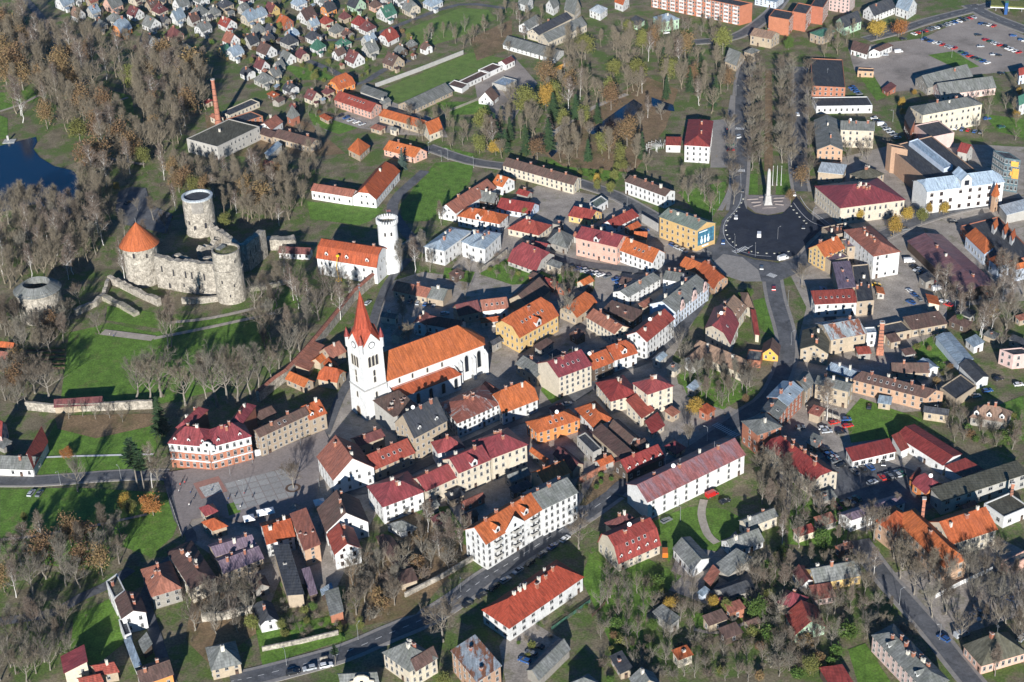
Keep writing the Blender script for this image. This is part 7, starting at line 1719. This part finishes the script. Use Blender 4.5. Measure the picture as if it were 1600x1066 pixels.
# ------------------------------------------------------------------ vehicles
CCOL = dict(white=(.74, .74, .73), silver=(.42, .44, .46), grey=(.15, .16, .17), black=(.018, .019, .022), blue=(.03, .09, .26), red=(.48, .025, .02), yellow=(.68, .40, .02), green=(.03, .10, .06), orange=(.6, .17, .02))
for k, c in CCOL.items():
    m_ = mat('paint_' + k, c, rough=.28, var=.04, rnd=.06, spec=.5); m_.node_tree.nodes['Principled BSDF'].inputs['Coat Weight'].default_value = .5
mat('car_glass', (.015, .02, .028), rough=.05, var=.1, spec=.6); mat('tyre', (.02, .02, .02), var=.1, rough=.9); mat('lamp_red', (.4, .02, .02), var=.05)
def prism(mb, prof, w, mi=0, w2=None):
    """side profile (x, z) drawn across the width; w2: width at the upper points"""
    n = len(prof); zmx = max(p[1] for p in prof); zmn = min(p[1] for p in prof)
    hw = [(w + ((w2 or w) - w) * (z - zmn) / (zmx - zmn)) / 2 for x, z in prof]
    A = [Vector((x, -hw[i], z)) for i, (x, z) in enumerate(prof)]; B_ = [Vector((x, hw[i], z)) for i, (x, z) in enumerate(prof)]
    mb.face(A, mi); mb.face(list(reversed(B_)), mi)
    for i in range(n): j = (i + 1) % n; mb.face([A[j], A[i], B_[i], B_[j]], mi)
SHAPES = dict(
  hatch=([(-2.0, .28), (-2.06, .72), (-1.95, .95), (1.05, .97), (1.9, .82), (2.08, .62), (2.06, .28)], [(-1.95, .94), (-1.55, 1.42), (.1, 1.44), (1.05, .94)], [(-1.5, 1.42), (-1.45, 1.5), (.0, 1.5), (.08, 1.44)], 1.78, 4.1),
  estate=([(-2.25, .28), (-2.3, .72), (-2.2, .95), (1.0, .97), (2.05, .84), (2.25, .62), (2.22, .28)], [(-2.15, .94), (-1.9, 1.40), (.05, 1.42), (1.05, .94)], [(-1.88, 1.40), (-1.8, 1.49), (-.05, 1.49), (.04, 1.42)], 1.82, 4.5),
  saloon=([(-2.25, .28), (-2.3, .70), (-2.2, .95), (-1.6, 1.0), (1.0, .97), (2.05, .84), (2.25, .62), (2.22, .28)], [(-1.7, .98), (-1.0, 1.38), (.1, 1.40), (1.05, .95)], [(-.98, 1.38), (-.9, 1.46), (.0, 1.46), (.08, 1.40)], 1.80, 4.5),
  van=([(-2.6, .3), (-2.62, 2.0), (-2.5, 2.15), (1.0, 2.15), (1.55, 1.95), (2.0, 1.15), (2.6, .95), (2.66, .6), (2.62, .3)], [(1.02, 1.25), (1.05, 2.0), (1.5, 1.9), (1.98, 1.2)], [(-2.4, 2.14), (-2.3, 2.2), (.9, 2.2), (1.0, 2.14)], 2.0, 5.2))
BODY, GLASS = {}, {}
wl_ = MB(); wl_.lathe([(.32, -.11), (.32, .11)], 12, mi=0); wl_.lathe([(.19, .11), (.17, .125)], 10, mi=1)
WHEEL = wl_.mesh('wheel', ['tyre', 'metal'])
for k, (lo_, gl_, rf_, w_, L_) in SHAPES.items():
    g_ = MB(); prism(g_, gl_, w_ - (.02 if k == 'van' else .10), 0, w_ - (.02 if k == 'van' else .36)); GLASS[k] = g_.mesh('window_glass', ['car_glass'])
    for c in CCOL:
        m_ = MB(); prism(m_, lo_, w_, 0, w_ - .06); prism(m_, rf_, w_ - .36 if k != 'van' else w_ - .1, 0, w_ - .5)
        for s in (-1, 1): m_.box((L_ / 2 - .12, s * .62, .68), (.2, .36, .15), mi=1); m_.box((-L_ / 2 + .1, s * .68, .72), (.14, .26, .16), mi=2)
        BODY[k, c] = m_.mesh('body', ['paint_' + c, 'white_paint', 'lamp_red'])
crng = random.Random(9)
def car(P, ang, where, col=None, shape=None, z=.1):
    col = col or crng.choice(['white', 'silver', 'silver', 'grey', 'grey', 'black', 'black', 'blue', 'blue', 'red', 'green', 'white']); shape = shape or crng.choice(['hatch', 'estate', 'saloon', 'estate'])
    r_ = thing('parked_car' if shape != 'van' else 'parked_van', 'car', 'car' if shape != 'van' else 'van', (P.x, P.y, z), ang, 'cars and vans of the town')
    link('body', BODY[shape, col], r_); link('window_glass', GLASS[shape], r_)
    w_, L_ = SHAPES[shape][3:]
    for sx in (-1, 1):
        for sy in (-1, 1):
            o = link('wheel', WHEEL, r_, (sx * L_ * .31, sy * (w_ / 2 - .1), .32)); o.rotation_euler = (-sy * math.pi / 2, 0, 0)
    pend(r_, '%s %s %s' % (col, 'van' if shape == 'van' else 'car', where))
def row(tile, x1, y1, x2, y2, n, where, along=False, cols=None, turn=0):
    a, c = G(*tp(tile, (x1, y1))), G(*tp(tile, (x2, y2))); d = c - a
    ang = math.atan2(d.y, d.x) + (0 if along else math.pi / 2) + R(turn)
    for k in range(n):
        f = k / max(1, n - 1) if n > 1 else .5
        p = a + d * f + Vector((crng.uniform(-.3, .3), crng.uniform(-.3, .3), 0))
        car(p, ang + crng.uniform(-.06, .06) + (math.pi if crng.random() < .4 else 0), where, cols[k % len(cols)] if cols else None)
gp = 'in the gravel car park'
row('D', 900, 215, 1270, 112, 17, gp + ', back row'); row('D', 960, 245, 1150, 305, 9, gp + ', near left row'); row('D', 1190, 330, 1355, 395, 7, gp + ', front row'); row('D', 1345, 250, 1545, 330, 10, gp + ', middle row'); row('D', 1310, 150, 1390, 166, 4, gp + ' beside road')
for x, y in ((1298, 222), (1310, 292), (1512, 226), (1392, 342), (1422, 348), (1562, 250), (1585, 258)): car(G(*tp('D', (x, y))), crng.uniform(-.3, .3), gp + ', standing apart')
row('D', 515, 545, 562, 585, 4, 'behind brick office building'); row('D', 650, 735, 800, 855, 8, 'beside cream grey-roofed building'); row('D', 1120, 792, 1310, 822, 6, 'in front of cream school'); row('D', 570, 350, 720, 345, 3, 'in front of white shop on gravel', True)
car(G(*tp('D', (805, 325))), .2, 'beside white shop on gravel', 'white', 'van'); car(G(*tp('D', (700, 775))), .1, 'beside cream grey-roofed building', 'white', 'van')
for x, y in ((1440, 790), (1350, 738), (1440, 460), (835, 246)): car(G(*tp('D', (x, y))), .2, 'by itself north of the concert hall')
row('H', 900, 600, 1005, 700, 6, 'along the purple-brown market hall', cols=['black', 'silver', 'grey', 'blue', 'red', 'red'], turn=20); car(G(*tp('H', (870, 568))), 0, 'at end of market hall row', 'white', 'van'); car(G(*tp('H', (1045, 740))), .15, 'at lower end of market hall row', 'white', 'van')
row('H', 872, 750, 932, 800, 3, 'in yard below market hall', True); car(G(*tp('H', (880, 822))), 2.2, 'in yard below market hall'); car(G(*tp('H', (1112, 838))), 2.4, 'on grass below market hall', 'red'); car(G(*tp('H', (1085, 818))), 2.4, 'on grass below market hall'); car(G(*tp('H', (665, 712))), 0, 'beside dark-roofed long building', 'yellow'); car(G(*tp('H', (95, 548))), .5, 'on road beside roundabout', 'silver', 'van')
car(G(*tp('H', (1140, 325))), .1, 'on road below white hall', 'black'); car(G(*tp('H', (845, 370))), .1, 'on road below corner palace', 'grey')
row('G', 362, 607, 590, 662, 7, 'in row beside pink brick building', cols=['black', 'blue', 'silver', 'silver', 'white', 'white', 'grey'], turn=-25); row('G', 640, 678, 684, 722, 3, 'at end of pink brick building row'); car(G(*tp('G', (820, 378))), .3, 'behind yellow apartment house', 'blue'); row('G', 990, 470, 1060, 505, 3, 'in front of yellow apartment house', True)
row('L', 345, 690, 450, 785, 5, 'beside long red-roofed tenement', cols=['black', 'blue', 'silver', 'grey', 'black']); row('L', 535, 822, 625, 795, 3, 'in front of white red-roofed shop', cols=['grey', 'black', 'blue']); car(G(*tp('L', (710, 772))), 1.4, 'in front of white red-roofed shop', 'black'); row('L', 705, 862, 822, 832, 6, 'in middle of shop car park', cols=['red', 'black', 'grey', 'black', 'silver', 'green']); car(G(*tp('L', (642, 890))), .5, 'in middle of shop car park', 'silver')
for x, y in ((340, 557), (362, 577), (410, 522), (482, 502), (492, 542), (450, 582), (195, 552)): car(G(*tp('L', (x, y))), crng.uniform(0, .4), 'in tenement yard')
row('L', 425, 1040, 550, 990, 4, 'below shop car park', cols=['red', 'black', 'grey', 'green']); car(G(*tp('L', (625, 425))), 1.2, 'on lawn behind long tan row', 'black'); car(G(*tp('L', (870, 78))), 1.3, 'in yard beside square chimney', 'black'); car(G(*tp('L', (880, 98))), 1.3, 'in yard beside square chimney', 'white'); car(G(*tp('L', (1282, 357))), .2, 'on side street near pink-roofed house', 'silver'); car(G(*tp('L', (1352, 325))), .2, 'on side street near pink-roofed house', 'blue'); car(G(*tp('L', (1545, 288))), .1, 'at right edge street', 'white'); car(G(*tp('L', (1420, 252))), .4, 'at right edge street', 'black')
car(G(*tp('K', (1232, 968))), .55, 'beside long white slab building', 'red', 'van'); car(G(*tp('K', (1312, 1008))), .5, 'beside long white slab building', 'black'); car(G(*tp('K', (1135, 442))), 2.4, 'near street crossing', 'black'); car(G(*tp('K', (340, 407))), .35, 'on street by orange-walled house', 'silver'); car(G(*tp('O', (952, 76))), .6, 'below long white slab building', 'grey')
row('I', 200, 955, 246, 958, 2, 'on the meadow at left', cols=['silver', 'grey']); row('N', 228, 1010, 432, 972, 3, 'on bottom road', True, cols=['black', 'silver', 'white']); row('N', 1310, 592, 1545, 440, 4, 'along bottom road by cream tenement', True, cols=['black', 'black', 'black', 'silver']); row('O', 35, 388, 325, 188, 5, 'along bottom road opposite balconies', True, cols=['silver', 'black', 'grey', 'blue', 'white']); car(G(*tp('N', (8, 488))), 1.4, 'beside long narrow tan building', 'silver')
row('O', 80, 942, 160, 850, 3, 'beside long low barn', cols=['blue', 'grey', 'black']); row('P', 1275, 668, 1318, 648, 2, 'in bottom right car park', cols=['silver', 'silver']); car(G(*tp('P', (1480, 557))), 2.6, 'in bottom right car park', 'blue'); car(G(*tp('P', (1192, 782))), .4, 'on corner by mossy-roofed house', 'silver', 'van'); car(G(*tp('P', (1082, 802))), 2.2, 'on street by pale pink house', 'blue'); car(G(*tp('P', (1412, 407))), .3, 'by school fence', 'black'); car(G(*tp('P', (1565, 800))), .8, 'at right edge by mossy-roofed house', 'silver')
row('C', 1345, 865, 1348, 932, 3, 'in theatre forecourt', cols=['grey', 'green', 'red']); car(G(*tp('C', (952, 208))), .2, 'on park road', 'white'); car(G(*tp('C', (742, 198))), 1.2, 'on park road', 'grey'); car(G(*tp('C', (1402, 845))), 1.5, 'on avenue beside theatre', 'silver'); car(G(*tp('C', (1442, 762))), 1.6, 'on avenue beside theatre', 'black')
row('F', 950, 818, 1102, 835, 4, 'behind church', cols=['grey', 'silver', 'blue', 'silver']); car(G(*tp('F', (1165, 890))), .2, 'behind church', 'silver'); car(G(*tp('F', (690, 825))), 1.1, 'on lane beside town wall', 'silver'); row('B', 522, 722, 652, 772, 5, 'in front of pink building', cols=['black', 'blue', 'silver', 'white', 'silver'])
for x, y, c, s in ((1160, 300, 'black', None), (1150, 341, 'white', None), (1186, 369, 'white', 'van'), (1223, 406, 'white', 'van'), (1255, 357, 'black', None), (1130, 380, 'blue', None), (1241, 305, 'white', None), (1209, 452, 'red', None), (1190, 420, 'grey', None)): car(G(x, y), 1.4 if x != 1223 else .4, 'on the roundabout and its approaches', c, s)
for x, y, c in ((1246, 265, 'silver'), (1250, 240, 'black'), (1246, 180, 'white'), (1153, 215, 'silver'), (1500, 30, 'black')): car(G(x, y), 1.55, 'driving along the avenue', c)
car(G(200, 318), 1.2, 'on asphalt behind castle', 'black')
car(G(1039, 866), 1.5, 'beside gambrel house', 'orange', 'van')
# ------------------------------------------------------------------ street furniture
lm = MB(); lm.tube((0, 0, 0), (0, 0, 6.6), .09, .06, 6); lm.tube((0, 0, 6.6), (1.1, 0, 7.0), .05, .04, 5); LPOLE = lm.mesh('pole', ['metal'])
lm = MB(); lm.box((1.35, 0, 7.0), (.7, .26, .14), bottom=True); LHEAD = lm.mesh('lamp_head', ['panel_light']); lm = MB(); lm.lathe([(.22, 0), (.18, .4)], 8); LBASE = lm.mesh('base', ['concrete'])
for x, y in [(1113, 345), (1124, 318), (1148, 388), (1180, 402), (1215, 375), (1270, 345), (1150, 230), (1150, 150), (1242, 230), (1242, 160), (1305, 375), (1231, 478), (1236, 540), (1105, 690), (1040, 735), (560, 1000), (448, 1040), (720, 925), (820, 855), (1063, 815), (1405, 945), (1468, 1000), (670, 240), (740, 262), (690, 252), (700, 250), (905, 300), (980, 325), (95, 758), (190, 752), (1440, 65), (1487, 90), (1395, 190), (1300, 660), (1463, 655), (500, 770), (320, 728), (420, 712), (470, 697), (395, 725), (382, 775), (360, 745)]:
    P = G(x, y); r_ = thing('street_lamp', 'lamp', 'street lamp', P, trng.uniform(0, 6), 'street lamps'); link('pole', LPOLE, r_); link('lamp_head', LHEAD, r_); link('base', LBASE, r_)
    pend(r_, 'grey street lamp by ' + near_ref(P))
# tents on the square
tm = MB()
for sx in (-1, 1):
    for sy in (-1, 1): tm.tube((sx * 1.9, sy * 1.9, 0), (sx * 1.9, sy * 1.9, 2.3), .05)
TPOST = tm.mesh('frame', ['metal']); tm = MB(); tm.lathe([(2.95, 2.1), (2.85, 2.35), (.05, 3.6)], 4, a0=math.pi / 4); TCAN = tm.mesh('canopy', ['white_paint'])
for x, y in ((390, 817), (411, 808), (421, 806), (500, 792)):
    P = G(x, y); r_ = thing('market_tent', 'tent', 'tent', P, .3, 'market tents'); link('frame', TPOST, r_); link('canopy', TCAN, r_); pend(r_, 'white market tent at lower edge of the square')
# round bench under the square's tree
P = G(458, 764); r_ = thing('tree_bench', 'round bench around bare tree on the square', 'bench', P); m_ = MB(); m_.lathe([(2.0, .42), (3.0, .42), (3.0, .5), (2.0, .5)], 24, cap=False); m_.obj('seat', 'wood', r_); m_ = MB(); m_.lathe([(2.3, 0), (2.3, .42)], 16, cap=False); m_.obj('base', 'concrete', r_)
# people: one continuous skinned body each
def person_mesh(i, stride):
    me = bpy.data.meshes.new('body'); J = [(0, 0, .95), (0, 0, 1.2), (0, 0, 1.42), (0, 0, 1.55), (0, .02, 1.7), (.1, 0, .9), (.11, stride, .5), (.11, stride * .6 - .02, .06), (.11, stride * .6 + .14, .04), (-.1, 0, .9), (-.11, -stride, .5), (-.11, -stride * 1.4, .08), (-.11, -stride * 1.4 + .14, .04), (.2, 0, 1.4), (.26, -stride * .7, 1.12), (.26, -stride * .3, .88), (-.2, 0, 1.4), (-.26, stride * .7, 1.12), (-.26, stride * .9, .9)]
    E = [(0, 1), (1, 2), (2, 3), (3, 4), (0, 5), (5, 6), (6, 7), (7, 8), (0, 9), (9, 10), (10, 11), (11, 12), (2, 13), (13, 14), (14, 15), (2, 16), (16, 17), (17, 18)]
    rad = [.17, .17, .16, .06, .11, .11, .075, .05, .05, .11, .075, .05, .05, .075, .055, .045, .075, .055, .045]
    me.from_pydata(J, E, []); ob = bpy.data.objects.new('tmp', me); COL.objects.link(ob); md = ob.modifiers.new('s', 'SKIN')
    for v, r in zip(me.skin_vertices[0].data, rad): v.radius = (r, r * .85)
    me.skin_vertices[0].data[0].use_root = True; ob.modifiers.new('u', 'SUBSURF').levels = 1
    dg = bpy.context.evaluated_depsgraph_get(); out = bpy.data.meshes.new_from_object(ob.evaluated_get(dg)); COL.objects.unlink(ob); bpy.data.objects.remove(ob)
    for c in ('skin', 'coat%d' % i, 'trousers'): out.materials.append(MATS[c])
    for p in out.polygons: z = p.center.z; p.material_index = 0 if z > 1.5 else (1 if z > .82 else 2)
    out.name = 'body'; return out
mat('skin', (.5, .32, .24), var=.05); mat('trousers', (.03, .035, .05), var=.2)
COATS = [('dark', (.03, .03, .04)), ('red', (.4, .04, .04)), ('white', (.6, .6, .58)), ('blue', (.04, .09, .25))]
for i, (n_, c) in enumerate(COATS): mat('coat%d' % i, c, var=.1)
PM = [person_mesh(i, s) for i, s in enumerate((.14, .18, .06, .12))]
hm = MB(); hm.lathe([(.105, 1.68), (.125, 1.76), (.09, 1.83), (.01, 1.85)], 10); HAIR = hm.mesh('hair', ['wood'])
for i, (x, y) in enumerate([(286, 752), (289, 757), (280, 770), (298, 772), (303, 781), (282, 760), (296, 792), (357, 782), (368, 778), (382, 774), (376, 795), (331, 768), (395, 779), (1136, 205), (1138, 208), (1132, 213), (262, 340), (270, 342), (172, 525), (178, 527), (1151, 396), (1170, 398)]):
    P = G(x, y, .15); k = i % 4; r_ = thing('person', 'person', 'person', P, trng.uniform(0, 6), 'people out walking'); link('body', PM[k], r_); link('hair', HAIR, r_)
    pend(r_, 'person in %s coat %s' % (COATS[k][0], 'on the market square' if 250 < x < 450 and y > 600 else 'by the castle paths' if x < 300 else 'near the theatre and roundabout'))
# boom lift at the manor
P = G(529.5, 440); r_ = thing('boom_lift', 'yellow boom lift standing before white manor house', 'crane', P)
m_ = MB(); m_.box((0, 0, .9), (3.2, 2, 1.2)); m_.obj('chassis', 'paint_yellow', r_); m_ = MB(); m_.tube((0, 0, 1.4), (-.5, .3, 8), .28, .22, 6); m_.tube((-.5, .3, 8), (.6, .4, 13.5), .22, .16, 6); m_.obj('boom', 'paint_yellow', r_); m_ = MB(); m_.box((.6, .4, 13.6), (1.4, .9, 1.0), bottom=True); m_.obj('basket', 'paint_yellow', r_)
for sx in (-1, 1):
    for sy in (-1, 1): o = link('wheel', WHEEL, r_, (sx * 1.1, sy * 1.0, .4), 0, (1.3,) * 3); o.rotation_euler = (-sy * math.pi / 2, 0, 0)
# fences
def fence(label, pxs, h, m_, gap=2.4, rails=3):
    P = [G(*p) for p in pxs]; o = sum(P, Vector()) / len(P); r_ = thing('fence', label, 'fence', o)
    fp = MB(); fp.box((0, 0, h / 2), (.14, .14, h)); fm = fp.mesh('post', [m_])
    for a, c in zip(P, P[1:]):
        L = (c - a).length; n = max(1, int(L / gap)); d = (c - a) / n; rl_ = MB()
        for k in range(rails): rl_.box((0, 0, h * (.2 + .7 * k / max(1, rails - 1))), (d.length, .06, h * .22), bottom=True)
        rm_ = rl_.mesh('rail_panel', [m_])
        for k in range(n):
            p = a + d * k - o; link('post', fm, r_, p); q = p + d / 2; link('rail_panel', rm_, r_, q, math.atan2(d.y, d.x))
        link('post', fm, r_, c - o)
fence('white picket fence beside orange-roofed school', [(1462, 935), (1500, 915), (1550, 892)], 1.8, 'white_paint')
fence('green mesh fence beside hipped white apartment house', [(862, 985), (890, 965), (922, 942)], 1.4, 'roof_gm')
fence('wooden fence between gardens', [(925, 965), (945, 945), (950, 930)], 1.3, 'wood')
fence('grey fence beside barrack yard', [(700, 176), (740, 160), (765, 148)], 1.6, 'wall_x')
fence('wooden palisade beside square lane', [(285, 840), (262, 772)], 1.0, 'concrete')
# solar panels on the grey house, filling station and its pylon
P = G(1576, 18); r_ = thing('filling_station', 'green and white filling station canopy', 'canopy', P); m_ = MB(); m_.box((0, 0, 5), (24, 12, .9), -.3, bottom=True); m_.obj('canopy', 'leaf_lime', r_); m_ = MB(); m_.box((0, 0, 4.3), (24.4, 12.4, .5), -.3, bottom=True); m_.obj('fascia', 'white_paint', r_)
for k in (-8, 0, 8): m_ = MB(); m_.tube((0, 0, 0), (0, 0, 4.2), .25, n=8); m_.obj('column', 'metal', r_, (k, -k * .3, 0))
P = G(1572, 23); r_ = thing('price_pylon', 'tall blue price pylon at filling station', 'sign', G(1571, 24)); m_ = MB(); m_.box((0, 0, 5), (2.0, .5, 9)); m_.obj('panel', 'paint_blue', r_); m_ = MB(); m_.box((0, 0, 9.2), (2.2, .6, 1.4)); m_.obj('header', 'paint_green', r_)
# kitchen garden beds west of the castle lawn
gb = MB(); gb.box((0, 0, .3), (9, 1.4, .6)); GB1 = gb.mesh('frame', ['wood']); gb = MB()
for k in range(14): gb.box((-4.2 + k * .65, .1 * (k % 3 - 1), .72), (.4, .8, .3), k * .5)
GB2 = gb.mesh('planting', ['leaf_green'])
for k in range(10):
    P = G(58 + (k % 2) * 28, 547 + (k // 2) * 7); r_ = thing('garden_bed', 'bed', 'garden bed', P, -.05, 'raised beds of the kitchen garden'); link('frame', GB1, r_); link('planting', GB2, r_); pend(r_, 'raised wooden bed in kitchen garden beside castle lawn')
P = G(15, 222); r_ = thing('jetty', 'small pale jetty on lake shore', 'jetty', P); m_ = MB(); m_.box((0, 0, .5), (7, 6, .3), bottom=True); m_.obj('deck', 'panel_light', r_); m_ = MB(); m_.box((-1, 1.5, 2), (1.2, 1.2, 3)); m_.obj('statue', 'concrete', r_)
# ------------------------------------------------------------------ thin autumn haze over the whole town
hz = MB(); hz.box((0, 1000, 180), (3400, 3800, 362), bottom=True)
hm_ = bpy.data.materials.new('haze'); hm_.use_nodes = True; nt = hm_.node_tree; nt.nodes.remove(nt.nodes['Principled BSDF'])
pv = nt.nodes.new('ShaderNodeVolumePrincipled'); pv.inputs['Color'].default_value = (.72, .84, 1, 1); pv.inputs['Density'].default_value = .000018
nt.links.new(pv.outputs[0], nt.nodes['Material Output'].inputs['Volume']); MATS['haze'] = hm_
tag(hz.obj('haze', 'haze'), None, None, None, 'stuff')
scene.cycles.volume_bounces = 0
settle_labels()
